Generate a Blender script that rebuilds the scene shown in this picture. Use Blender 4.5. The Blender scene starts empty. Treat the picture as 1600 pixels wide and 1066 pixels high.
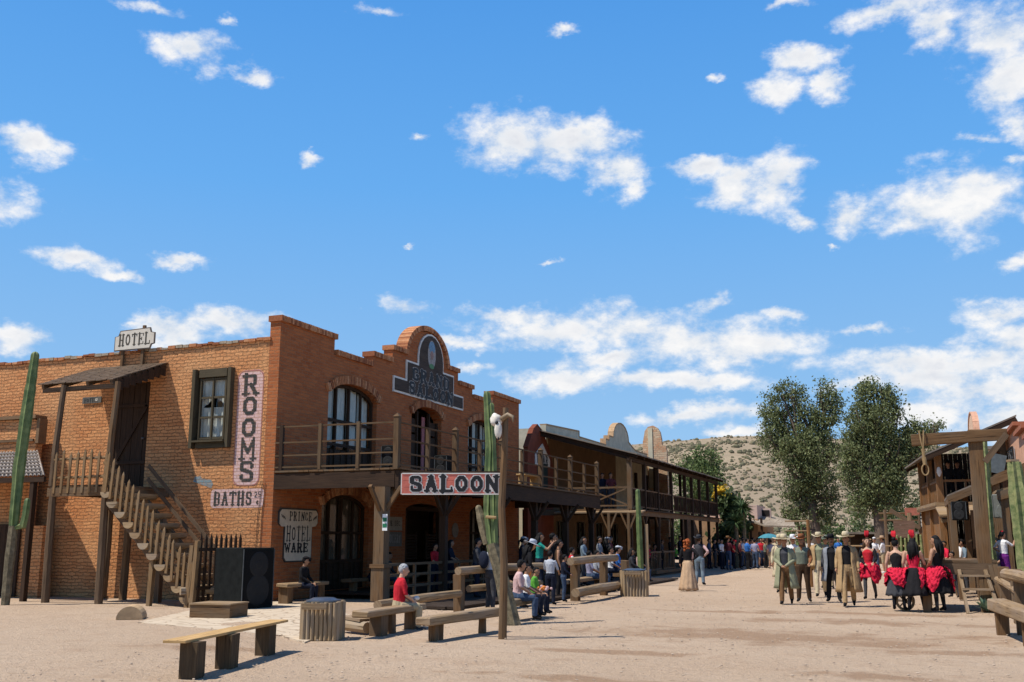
import bpy, bmesh, math, random
import numpy as np
from mathutils import Vector, Matrix
from math import sin, cos, pi, radians as R, atan2, sqrt, tan
random.seed(7); rng = np.random.default_rng(7)
U = random.uniform
sc = bpy.context.scene
col = sc.collection
# ------------------------------------------------------------------ camera
FPX = 1560.0; CAMH = 1.65; YAW = R(21.8); TH = math.atan(310/FPX)
cd = bpy.data.cameras.new('camera'); cam = bpy.data.objects.new('camera', cd); col.objects.link(cam)
cd.sensor_fit = 'HORIZONTAL'; cd.sensor_width = 36; cd.lens = 36*FPX/1600
cd.clip_start = .1; cd.clip_end = 5000
cam.location = (0, 0, CAMH); cam.rotation_euler = (pi/2+TH, 0, YAW)
sc.camera = cam
sc.render.resolution_x = 1024; sc.render.resolution_y = 682
# ------------------------------------------------------------------ light
SUN_EL = R(61.5); SUN_A = R(50)          # shadows run towards azimuth 50 deg (clockwise from +Y)
sd = bpy.data.lights.new('sun', 'SUN'); sd.energy = 5.0; sd.angle = R(.53); sd.color = (1, .955, .88)
sun = bpy.data.objects.new('sun', sd); col.objects.link(sun)
ddir = Vector((sin(SUN_A)*cos(SUN_EL), cos(SUN_A)*cos(SUN_EL), -sin(SUN_EL)))
sun.rotation_euler = ddir.to_track_quat('-Z', 'Y').to_euler(); sun.location = (-20, -8, 40)
sc.view_settings.view_transform = 'Standard'; sc.view_settings.look = 'None'
sc.view_settings.exposure = 0.16; sc.view_settings.gamma = 1
sc.render.engine = 'CYCLES'
sc.cycles.max_bounces = 6; sc.cycles.diffuse_bounces = 2; sc.cycles.glossy_bounces = 2; sc.cycles.transparent_max_bounces = 8
# pixel of the 1600-wide photo -> place in the world (only used to read off real positions)
_F = Vector((-sin(YAW)*cos(TH), cos(YAW)*cos(TH), sin(TH))); _R = Vector((cos(YAW), sin(YAW), 0)); _U = _R.cross(_F); _C = Vector((0, 0, CAMH))
def ray(px, py): return _F + _R*((px-800)/FPX) + _U*((533-py)/FPX)
def gp(px, py, z=0.0):
    d = ray(px, py); return _C + d*((z-CAMH)/d.z)
def atx(px, py, x):
    d = ray(px, py); return _C + d*(x/d.x)
def aty(px, py, y):
    d = ray(px, py); return _C + d*(y/d.y)
# ------------------------------------------------------------------ sky with clouds
CLOUDS = [(240,8,48,14),(350,33,16,13),(248,65,20,10),(305,82,62,26),(395,122,32,13),(585,18,40,10),(880,50,30,9),
(40,222,55,26),(478,250,22,8),(655,207,24,8),(840,222,80,36),(790,222,75,40),(890,225,80,36),(960,262,42,32),(985,295,22,20),(1090,268,52,16),
(1150,290,55,30),(1215,285,48,42),(1250,345,30,18),(1220,140,38,24),(1262,92,48,18),(1303,132,26,28),(1115,125,18,8),
(1240,8,50,10),(1400,12,80,18),(1450,42,34,30),(1560,50,75,50),(1580,125,52,45),(1592,195,24,30),(1545,210,28,13),
(1440,330,62,42),(1520,315,80,52),(1335,335,34,25),(1582,245,24,10),(1588,408,34,16),(125,405,66,18),(190,428,50,12),(288,410,42,14),
(640,480,42,18),(270,515,60,26),(345,500,60,20),(385,505,48,20),(210,507,28,8),(30,527,50,20),(1110,473,36,14),(1228,488,34,13),(1360,513,55,11),
(1560,488,60,20),(790,497,60,14),(860,515,110,26),(980,512,140,34),(1085,530,120,32),(1175,548,95,28),(960,560,70,14),(755,570,42,12),
(895,588,85,22),(1010,592,80,14),(1110,598,80,16),(1080,655,80,12),(1140,640,70,14),(1420,570,110,24),(1540,560,100,30),(1590,535,60,30),(1530,610,110,28),(1440,640,80,20),
(1580,660,110,30),(1340,600,70,10),(1460,588,120,22),(700,540,60,12),(1160,675,60,10),(855,405,20,6),(640,385,14,5),(1300,380,20,5),
(-120,300,140,30),(-200,520,160,35),(1760,300,120,60),(1750,560,160,50),(1900,150,140,60),(-300,100,100,40)]
def make_world():
    w = bpy.data.worlds.new('World'); sc.world = w; w.use_nodes = True
    nt = w.node_tree; N = nt.nodes; L = nt.links; N.clear()
    out = N.new('ShaderNodeOutputWorld'); bg = N.new('ShaderNodeBackground'); L.new(bg.outputs[0], out.inputs[0])
    sky = N.new('ShaderNodeTexSky'); sky.sky_type = 'NISHITA'; sky.sun_disc = False
    sky.sun_elevation = SUN_EL; sky.sun_rotation = SUN_A + pi
    sky.altitude = 1900; sky.air_density = 1.0; sky.dust_density = .35; sky.ozone_density = 2.2
    tc = N.new('ShaderNodeTexCoord')
    def M(op, a, b=None, c=None):
        n = N.new('ShaderNodeMath'); n.operation = op
        for i, v in enumerate((a, b, c)):
            if v is None: continue
            if isinstance(v, (int, float)): n.inputs[i].default_value = v
            else: L.new(v, n.inputs[i])
        return n.outputs[0]
    sep = N.new('ShaderNodeSeparateXYZ'); L.new(tc.outputs['Generated'], sep.inputs[0])
    az = M('ARCTAN2', sep.outputs[0], sep.outputs[1]); el = M('ARCSINE', sep.outputs[2])
    comb = N.new('ShaderNodeCombineXYZ'); L.new(az, comb.inputs[0]); L.new(el, comb.inputs[1])
    def noise(scale, det, rough, off):
        mp = N.new('ShaderNodeMapping'); mp.inputs['Scale'].default_value = (scale, scale, scale*1.6); mp.inputs['Location'].default_value = off
        L.new(tc.outputs['Generated'], mp.inputs[0])
        n = N.new('ShaderNodeTexNoise'); n.inputs['Scale'].default_value = 1; n.inputs['Detail'].default_value = det; n.inputs['Roughness'].default_value = rough
        L.new(mp.outputs[0], n.inputs['Vector']); return n
    wn = noise(13, 6, .65, (3, 1, 7))
    vs = N.new('ShaderNodeVectorMath'); vs.operation = 'SUBTRACT'; L.new(wn.outputs['Color'], vs.inputs[0]); vs.inputs[1].default_value = (.5, .5, .5)
    vm = N.new('ShaderNodeVectorMath'); vm.operation = 'MULTIPLY_ADD'; L.new(vs.outputs[0], vm.inputs[0]); vm.inputs[1].default_value = (.075, .045, 0); L.new(comb.outputs[0], vm.inputs[2])
    cur = None; curb = None
    for (cx, cy, rx, ry) in CLOUDS:
        d = ray(cx, cy).normalized(); a0 = atan2(d.x, d.y); e0 = math.asin(d.z)
        k = d.dot(_F)                       # shrink of angles away from the optical axis
        sx = rx/FPX*k*1.0/cos(e0)*1.1; sy = ry/FPX*k*1.15
        n = N.new('ShaderNodeVectorMath'); n.operation = 'MULTIPLY_ADD'; L.new(vm.outputs[0], n.inputs[0])
        n.inputs[1].default_value = (1/sx, 1/sy, 0); n.inputs[2].default_value = (-a0/sx, -e0/sy, 0)
        ln = N.new('ShaderNodeVectorMath'); ln.operation = 'LENGTH'; L.new(n.outputs[0], ln.inputs[0])
        o = ln.outputs['Value']
        if rx*ry < 800: o = M('ADD', o, .16+.22*(1-rx*ry/800))
        cur = o if cur is None else M('SMOOTH_MIN', cur, o, .35)
    f1 = noise(26, 7, .62, (0, 0, 0)); f2 = noise(9, 3, .5, (5, 5, 5))
    s = M('SUBTRACT', 1.0, cur)
    s = M('ADD', M('MULTIPLY', s, 1.35), .12)
    s = M('ADD', s, M('MULTIPLY', M('SUBTRACT', f1.outputs[0], .5), 3.4))
    s = M('ADD', s, M('MULTIPLY', M('SUBTRACT', f2.outputs[0], .5), .9))
    ramp = N.new('ShaderNodeMapRange'); ramp.interpolation_type = 'SMOOTHSTEP'; L.new(s, ramp.inputs[0])
    ramp.inputs[1].default_value = -.2; ramp.inputs[2].default_value = 1.2
    dens = M('MULTIPLY', ramp.outputs[0], .97)
    # cloud body: thick parts white, fainter and greyer where thin
    cr = N.new('ShaderNodeMixRGB'); cr.inputs[1].default_value = (6.2, 6.8, 7.6, 1); cr.inputs[2].default_value = (8.8, 8.7, 8.6, 1)
    g = N.new('ShaderNodeMapRange'); L.new(f1.outputs[0], g.inputs[0]); g.inputs[1].default_value = .35; g.inputs[2].default_value = .62
    L.new(g.outputs[0], cr.inputs[0])
    gr = N.new('ShaderNodeValToRGB'); L.new(M('DIVIDE', el, pi/2), gr.inputs[0]); e = gr.color_ramp.elements
    e[0].position = 0; e[0].color = (.40,.66,.95,1); e[1].position = 1; e[1].color = (.012,.05,.2,1)
    for p, c in ((.1,(.28,.56,.94,1)),(.22,(.15,.46,.96,1)),(.36,(.082,.345,.87,1)),(.42,(.065,.30,.80,1)),(.55,(.03,.12,.40,1))): q = e.new(p); q.color = c
    gs = N.new('ShaderNodeVectorMath'); gs.operation = 'SCALE'; L.new(gr.outputs[0], gs.inputs[0]); gs.inputs['Scale'].default_value = 8.4
    th = N.new('ShaderNodeMapRange'); L.new(s, th.inputs[0]); th.inputs[1].default_value = .9; th.inputs[2].default_value = 2.0
    f3 = noise(15, 5, .6, (2, 9, 4)); f3r = N.new('ShaderNodeMapRange'); L.new(f3.outputs[0], f3r.inputs[0]); f3r.inputs[1].default_value = .42; f3r.inputs[2].default_value = .6
    cg = N.new('ShaderNodeMixRGB'); L.new(M('MULTIPLY', th.outputs[0], M('MULTIPLY', f3r.outputs[0], .8)), cg.inputs[0]); L.new(cr.outputs[0], cg.inputs[1]); cg.inputs[2].default_value = (5.9, 6.2, 6.9, 1); cr = cg
    tint = N.new('ShaderNodeMixRGB'); tint.inputs[0].default_value = .93; L.new(sky.outputs[0], tint.inputs[1]); L.new(gs.outputs[0], tint.inputs[2])
    mix = N.new('ShaderNodeMixRGB'); L.new(dens, mix.inputs[0]); L.new(tint.outputs[0], mix.inputs[1]); L.new(cr.outputs[0], mix.inputs[2])
    L.new(mix.outputs[0], bg.inputs[0]); bg.inputs[1].default_value = .1
    w.cycles.sampling_method = 'MANUAL'; w.cycles.sample_map_resolution = 512
make_world()
# ------------------------------------------------------------------ material helpers
MATS = {}
class NT:
    def __init__(s, name):
        s.m = bpy.data.materials.new(name); s.m.use_nodes = True; s.nt = s.m.node_tree; s.N = s.nt.nodes; s.L = s.nt.links
        s.b = s.N['Principled BSDF']; s.tc = s.N.new('ShaderNodeTexCoord')
    def put(s, inp, v):
        if hasattr(v, 'is_linked'): s.L.new(v, inp)
        elif v is not None: inp.default_value = v
    def math(s, op, a, b=None, clamp=False):
        n = s.N.new('ShaderNodeMath'); n.operation = op; n.use_clamp = clamp; s.put(n.inputs[0], a); s.put(n.inputs[1], b); return n.outputs[0]
    def mapping(s, src, scale=(1,1,1), loc=(0,0,0)):
        n = s.N.new('ShaderNodeMapping'); s.L.new(src, n.inputs[0]); n.inputs['Scale'].default_value = scale; n.inputs['Location'].default_value = loc; return n.outputs[0]
    def noise(s, vec, scale, det=4, rough=.55, out=0):
        n = s.N.new('ShaderNodeTexNoise'); s.L.new(vec, n.inputs['Vector']); n.inputs['Scale'].default_value = scale
        n.inputs['Detail'].default_value = det; n.inputs['Roughness'].default_value = rough; return n.outputs[out]
    def mix(s, f, a, b, blend='MIX'):
        n = s.N.new('ShaderNodeMixRGB'); n.blend_type = blend; s.put(n.inputs[0], f)
        for i, v in ((1, a), (2, b)):
            if isinstance(v, tuple): n.inputs[i].default_value = (*v[:3], 1)
            else: s.L.new(v, n.inputs[i])
        return n.outputs[0]
    def rng(s, v, a, b, c=0., d=1.):
        n = s.N.new('ShaderNodeMapRange'); s.L.new(v, n.inputs[0])
        for i, x in enumerate((a, b, c, d)): n.inputs[i+1].default_value = x
        return n.outputs[0]
    def bump(s, h, strength=.5, dist=.02):
        n = s.N.new('ShaderNodeBump'); s.L.new(h, n.inputs['Height']); n.inputs['Strength'].default_value = strength; n.inputs['Distance'].default_value = dist
        s.L.new(n.outputs[0], s.b.inputs['Normal']); return n
    def fin(s, color, rough=.85, spec=.3):
        if isinstance(color, tuple): s.b.inputs['Base Color'].default_value = (*color[:3], 1)
        else: s.L.new(color, s.b.inputs['Base Color'])
        s.put(s.b.inputs['Roughness'], rough); s.b.inputs['Specular IOR Level'].default_value = spec
        return s.m
def plain(name, c, rough=.8, var=.18, sc_=9, bump=.15, spec=.3, metal=0, bs=40):
    if name in MATS: return MATS[name]
    t = NT(name); n = t.noise(t.tc.outputs['Object'], sc_, 5, .6)
    colr = t.mix(t.rng(n, .3, .7), tuple(x*(1-var) for x in c), tuple(min(1, x*(1+var)) for x in c))
    t.bump(t.noise(t.tc.outputs['Object'], bs, 3), bump, .01); t.b.inputs['Metallic'].default_value = metal
    MATS[name] = t.fin(colr, rough, spec); return MATS[name]
def wood(name, c1, c2, rough=.8, grey=None, gs=26):
    if name in MATS: return MATS[name]
    t = NT(name); uv = t.tc.outputs['UV']
    g = t.noise(t.mapping(uv, (1.6, gs, 1)), 1, 6, .65); big = t.noise(t.mapping(uv, (.9, 2.2, 1), (4, 2, 1)), 1, 3)
    colr = t.mix(t.rng(g, .32, .68), c1, c2)
    if grey: colr = t.mix(t.rng(big, .42, .68), colr, grey)
    else: colr = t.mix(t.rng(big, .3, .75, 0, .55), colr, tuple(x*.55 for x in c1))
    crack = t.noise(t.mapping(uv, (1.1, gs*1.7, 1), (9, 3, 1)), 1, 2)
    colr = t.mix(t.rng(crack, .62, .68), colr, tuple(x*.35 for x in c1))
    t.bump(g, .5, .012)
    MATS[name] = t.fin(colr, rough, .2); return MATS[name]
def cloth(name, c, var=.12, rough=.9):
    if name in MATS: return MATS[name]
    t = NT(name); o = t.tc.outputs['Object']
    w = t.noise(t.mapping(o, (9, 9, 5)), 1, 3, .6)
    colr = t.mix(t.rng(w, .3, .7), tuple(x*(1-var) for x in c), tuple(min(1, x*(1+var)) for x in c))
    t.bump(w, .9, .03)
    MATS[name] = t.fin(colr, rough, .15); return MATS[name]
def brick(name, c1, c2, mort, rough_amt=.02, bw=.25, rh=.095, ms=.014, bstr=1.0, bdist=.03, blotch=(0.5, .36, .2)):
    if name in MATS: return MATS[name]
    t = NT(name); sp = t.N.new('ShaderNodeSeparateXYZ'); t.L.new(t.tc.outputs['Object'], sp.inputs[0])
    u = t.math('ADD', sp.outputs[0], sp.outputs[1])
    cb = t.N.new('ShaderNodeCombineXYZ'); t.L.new(u, cb.inputs[0]); t.L.new(sp.outputs[2], cb.inputs[1])
    nz = t.noise(cb.outputs[0], 3.2, 3, .6, 1)
    sub = t.N.new('ShaderNodeVectorMath'); sub.operation = 'MULTIPLY_ADD'; t.L.new(nz, sub.inputs[0]); sub.inputs[1].default_value = (rough_amt*4, rough_amt*2.4, 0); t.L.new(cb.outputs[0], sub.inputs[2])
    nz2 = t.noise(cb.outputs[0], 18, 3, .6, 1)
    sub2 = t.N.new('ShaderNodeVectorMath'); sub2.operation = 'MULTIPLY_ADD'; t.L.new(nz2, sub2.inputs[0]); sub2.inputs[1].default_value = (rough_amt*1.2, rough_amt*1.2, 0); t.L.new(sub.outputs[0], sub2.inputs[2])
    br = t.N.new('ShaderNodeTexBrick'); t.L.new(sub2.outputs[0], br.inputs['Vector']); br.inputs['Scale'].default_value = 1
    br.inputs['Brick Width'].default_value = bw; br.inputs['Row Height'].default_value = rh; br.inputs['Mortar Size'].default_value = ms; br.inputs['Mortar Smooth'].default_value = .5
    br.inputs['Color1'].default_value = (*c1, 1); br.inputs['Color2'].default_value = (*c2, 1); br.inputs['Mortar'].default_value = (*mort, 1); br.inputs['Bias'].default_value = -.1
    big = t.noise(cb.outputs[0], .55, 5, .62)
    colr = t.mix(t.rng(big, .35, .7, 0, .5), br.outputs['Color'], blotch)
    fine = t.noise(cb.outputs[0], 45, 3, .6)
    colr = t.mix(1., colr, t.mix(fine, (.72,.72,.72), (1.25,1.25,1.25)), 'MULTIPLY')
    h = t.math('SUBTRACT', t.math('MULTIPLY', t.noise(cb.outputs[0], 14, 4, .6), .55), br.outputs['Fac'])
    t.bump(h, bstr, bdist)
    MATS[name] = t.fin(colr, .93, .12); MATS[name+'_h'] = None
    return MATS[name]
def painted_brick(name, c, wear):
    if name in MATS: return MATS[name]
    t = NT(name); sp = t.N.new('ShaderNodeSeparateXYZ'); t.L.new(t.tc.outputs['Object'], sp.inputs[0])
    u = t.math('ADD', sp.outputs[0], sp.outputs[1])
    cb = t.N.new('ShaderNodeCombineXYZ'); t.L.new(u, cb.inputs[0]); t.L.new(sp.outputs[2], cb.inputs[1])
    br = t.N.new('ShaderNodeTexBrick'); t.L.new(cb.outputs[0], br.inputs['Vector']); br.inputs['Scale'].default_value = 1
    br.inputs['Brick Width'].default_value = .25; br.inputs['Row Height'].default_value = .095; br.inputs['Mortar Size'].default_value = .012; br.inputs['Mortar Smooth'].default_value = .5
    n = t.noise(cb.outputs[0], 9, 5, .7); n2 = t.noise(cb.outputs[0], 40, 3, .6)
    colr = t.mix(t.rng(n, .5, .72, 0, .8), c, wear)
    colr = t.mix(t.math('MULTIPLY', br.outputs['Fac'], .5), colr, wear)
    t.bump(t.math('SUBTRACT', t.math('MULTIPLY', n2, .4), br.outputs['Fac']), .9, .02)
    MATS[name] = t.fin(colr, .9, .15); return MATS[name]
# ------------------------------------------------------------------ mesh builder
class MB:
    def __init__(s): s.v = []; s.f = []; s.mi = []; s.uv = []; s.n = 0
    def add(s, vs, fs, mi=0, uvs=None):
        b = len(s.v); s.v += [tuple(p) for p in vs]
        for k, f in enumerate(fs):
            s.f.append([b+i for i in f]); s.mi.append(mi)
            if uvs: s.uv.append(uvs[k])
            else:
                p = [Vector(vs[i]) for i in f]; nrm = (p[1]-p[0]).cross(p[-1]-p[0]); a = [abs(x) for x in nrm]; ax = a.index(max(a))
                s.uv.append([((q.y, q.z) if ax == 0 else (q.x, q.z) if ax == 1 else (q.x, q.y)) for q in p])
        return s
    def box(s, c, d, rz=0., mi=0, rx=0., ry=0.):
        M_ = Matrix.Translation(c) @ Matrix.Rotation(rz, 4, 'Z') @ Matrix.Rotation(rx, 4, 'X') @ Matrix.Rotation(ry, 4, 'Y')
        ax = max(range(3), key=lambda i: d[i]); e = [Vector((0,0,0)) for _ in range(3)]
        for i in range(3): e[i][i] = 1
        p0 = M_ @ (-e[ax]*d[ax]/2); p1 = M_ @ (e[ax]*d[ax]/2)
        o = [i for i in range(3) if i != ax]
        return s.bar(p0, p1, d[o[0]], d[o[1]], mi=mi, axes=((M_.to_3x3() @ e[o[0]]), (M_.to_3x3() @ e[o[1]])))
    def bar(s, p0, p1, w, h, mi=0, axes=None, taper=1., rough=0.):
        p0 = Vector(p0); p1 = Vector(p1); d = p1-p0; L = d.length; d = d/L
        if axes: a, b = axes
        else:
            up = Vector((0,0,1)) if abs(d.z) < .95 else Vector((0,1,0))
            a = d.cross(up).normalized(); b = a.cross(d).normalized()
        vs = []
        for p, k in ((p0, 1.), (p1, taper)):
            for x, y in ((-1,-1),(1,-1),(1,1),(-1,1)):
                j = Vector((U(-1,1), U(-1,1), U(-1,1)))*rough
                vs.append(p + a*(x*w/2*k) + b*(y*h/2*k) + j)
        fs = [(0,3,2,1),(4,5,6,7),(0,1,5,4),(1,2,6,5),(2,3,7,6),(3,0,4,7)]
        ou = U(0, 50); ov = U(0, 50); pv = [0, w, w+h, 2*w+h, 2*w+2*h]
        uvs = [[(ou+x, ov+y) for x, y in ((0,0),(0,h),(w,h),(w,0))], [(ou+x, ov+y) for x, y in ((0,0),(w,0),(w,h),(0,h))]]
        for i in range(4): uvs.append([(ou, ov+pv[i]), (ou, ov+pv[i+1]), (ou+L, ov+pv[i+1]), (ou+L, ov+pv[i])])
        return s.add(vs, fs, mi, uvs)
    def tube(s, pts, rad, n=10, mi=0, cap=True, ell=1., wob=0., sharp=None):
        pts = [Vector(p) for p in pts]; m = len(pts)
        if not hasattr(rad, '__len__'): rad = [rad]*m
        vs = []; L = 0; us = []; ou = U(0, 50)
        a = None
        for i in range(m):
            d = (pts[min(i+1, m-1)]-pts[max(i-1, 0)]).normalized()
            if a is None:
                up = Vector((0,0,1)) if abs(d.z) < .9 else Vector((1,0,0))
                a = up - d*up.dot(d)
            else: a = a - d*a.dot(d)
            a.normalize(); b = d.cross(a)
            if i: L += (pts[i]-pts[i-1]).length
            us.append(ou+L)
            for k in range(n):
                t = 2*pi*k/n; r = rad[i]*(1+U(-wob, wob))
                if sharp: r *= sharp(k, n)
                vs.append(pts[i]+a*cos(t)*r+b*sin(t)*r*ell)
        fs = []; uvs = []; per = 2*pi*max(rad)
        for i in range(m-1):
            for k in range(n):
                k2 = (k+1) % n
                fs.append((i*n+k, i*n+k2, (i+1)*n+k2, (i+1)*n+k))
                uvs.append([(us[i], ou+per*k/n), (us[i], ou+per*(k+1)/n), (us[i+1], ou+per*(k+1)/n), (us[i+1], ou+per*k/n)])
        if cap:
            for base, rev in ((0, True), ((m-1)*n, False)):
                f = [base+k for k in range(n)]; 
                if rev: f = f[::-1]
                fs.append(tuple(f)); uvs.append([(cos(2*pi*k/n)*.1, sin(2*pi*k/n)*.1) for k in range(n)])
        return s.add(vs, fs, mi, uvs)
    def ell(s, c, r, nu=14, nv=9, mi=0, M_=None, fn=None):
        vs = []; fs = []
        for j in range(nv+1):
            ph = pi*j/nv
            for i in range(nu):
                t = 2*pi*i/nu; p = Vector((sin(ph)*cos(t), sin(ph)*sin(t), cos(ph)))
                k = fn(p) if fn else 1.
                q = Vector((p.x*r[0]*k, p.y*r[1]*k, p.z*r[2]*k))
                if M_: q = M_ @ q
                vs.append(Vector(c)+q)
        for j in range(nv):
            for i in range(nu):
                a = j*nu+i; b = j*nu+(i+1) % nu
                if j == 0: fs.append((a, a+nu, b+nu))
                elif j == nv-1: fs.append((a, a+nu, b))
                else: fs.append((a, a+nu, b+nu, b))
        return s.add(vs, fs, mi)
    def sheet(s, pts, mi=0): return s.add(pts, [tuple(range(len(pts)))], mi)
    def prism(s, poly, to3, thick, mi=0):
        # poly: list of 2-D points, convex or simple; to3(u, v, w) -> 3-D
        n = len(poly); vs = [to3(u, v, 0) for u, v in poly]+[to3(u, v, thick) for u, v in poly]
        fs = [tuple(range(n))[::-1], tuple(range(n, 2*n))]+[(i, (i+1) % n, n+(i+1) % n, n+i) for i in range(n)]
        return s.add(vs, fs, mi)
    def mesh(s, name, mats):
        me = bpy.data.meshes.new(name); me.from_pydata(s.v, [], s.f)
        ul = me.uv_layers.new(name='UVMap'); buf = np.array([c for f in s.uv for c in f], dtype=np.float32).ravel()
        if len(buf) == len(me.loops)*2: ul.data.foreach_set('uv', buf)
        me.polygons.foreach_set('material_index', s.mi)
        for m in (mats if isinstance(mats, (list, tuple)) else [mats]): me.materials.append(m)
        me.update(); return me
    def build(s, name, mats, parent=None, smooth=False, bevel=0, local=False):
        if parent is not None and not local:
            r = parent
            while r.parent: r = r.parent
            inv = (Matrix.Translation(r.location) @ r.rotation_euler.to_matrix().to_4x4()).inverted()
            s.v = [tuple(inv @ Vector(p)) for p in s.v]
        me = s.mesh(name, mats)
        if smooth: me.polygons.foreach_set('use_smooth', [True]*len(me.polygons))
        o = bpy.data.objects.new(name, me); col.objects.link(o); o.parent = parent
        if bevel:
            b = o.modifiers.new('bevel', 'BEVEL'); b.width = bevel; b.segments = 1; b.limit_method = 'ANGLE'
        return o
def tag(o, label=None, cat=None, group=None, kind=None):
    for k, v in (('label', label), ('category', cat), ('group', group), ('kind', kind)):
        if v: o[k] = v
    return o
def thing(name, label, cat, loc=(0,0,0), rz=0., group=None):
    o = bpy.data.objects.new(name, None); col.objects.link(o); o.location = loc; o.rotation_euler = (0, 0, rz); o.empty_display_size = .2
    return tag(o, label, cat, group)
def copy_tree(o, loc, rz, label, group=None):
    def cp(a, par):
        c = a.copy(); col.objects.link(c); c.parent = par
        for ch in [x for x in bpy.data.objects if x.parent == a]: cp(ch, c)
        return c
    c = cp(o, None); c.location = loc; c.rotation_euler = (0, 0, rz); c['label'] = label
    if group: c['group'] = group
    return c
def plate(outlines, to3, thick, holes=()):
    """flat slab of a 2-D outline with holes; returns MB in 3-D"""
    cu = bpy.data.curves.new('t', 'CURVE'); cu.dimensions = '2D'; cu.fill_mode = 'BOTH'; cu.extrude = thick/2
    for ol in list(outlines)+list(holes):
        sp = cu.splines.new('POLY'); sp.points.add(len(ol)-1); sp.use_cyclic_u = True
        for p, q in zip(sp.points, ol): p.co = (q[0], q[1], 0, 1)
    ob = bpy.data.objects.new('t', cu); col.objects.link(ob)
    dg = bpy.context.evaluated_depsgraph_get(); me = bpy.data.meshes.new_from_object(ob.evaluated_get(dg))
    mb = MB(); mb.add([Vector(to3(v.co.x, v.co.y, v.co.z+thick/2)) for v in me.vertices], [tuple(p.vertices) for p in me.polygons])
    bpy.data.objects.remove(ob); bpy.data.curves.remove(cu); bpy.data.meshes.remove(me)
    return mb
def arch(u0, u1, v0, vs, rise, n=12):
    """opening outline: bottom v0, springing vs, segmental rise"""
    pts = [(u0, v0), (u1, v0)]
    for i in range(n+1):
        t = i/n; u = u1+(u0-u1)*t; x = (u-(u0+u1)/2)/((u1-u0)/2)
        pts.append((u, vs+rise*sqrt(max(0, 1-x*x*.92))-rise*sqrt(.08)))
    return pts
def archtop(u, u0, u1, vs, rise):
    x = (u-(u0+u1)/2)/((u1-u0)/2); return vs+rise*sqrt(max(0, 1-x*x*.92))-rise*sqrt(.08)
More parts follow.
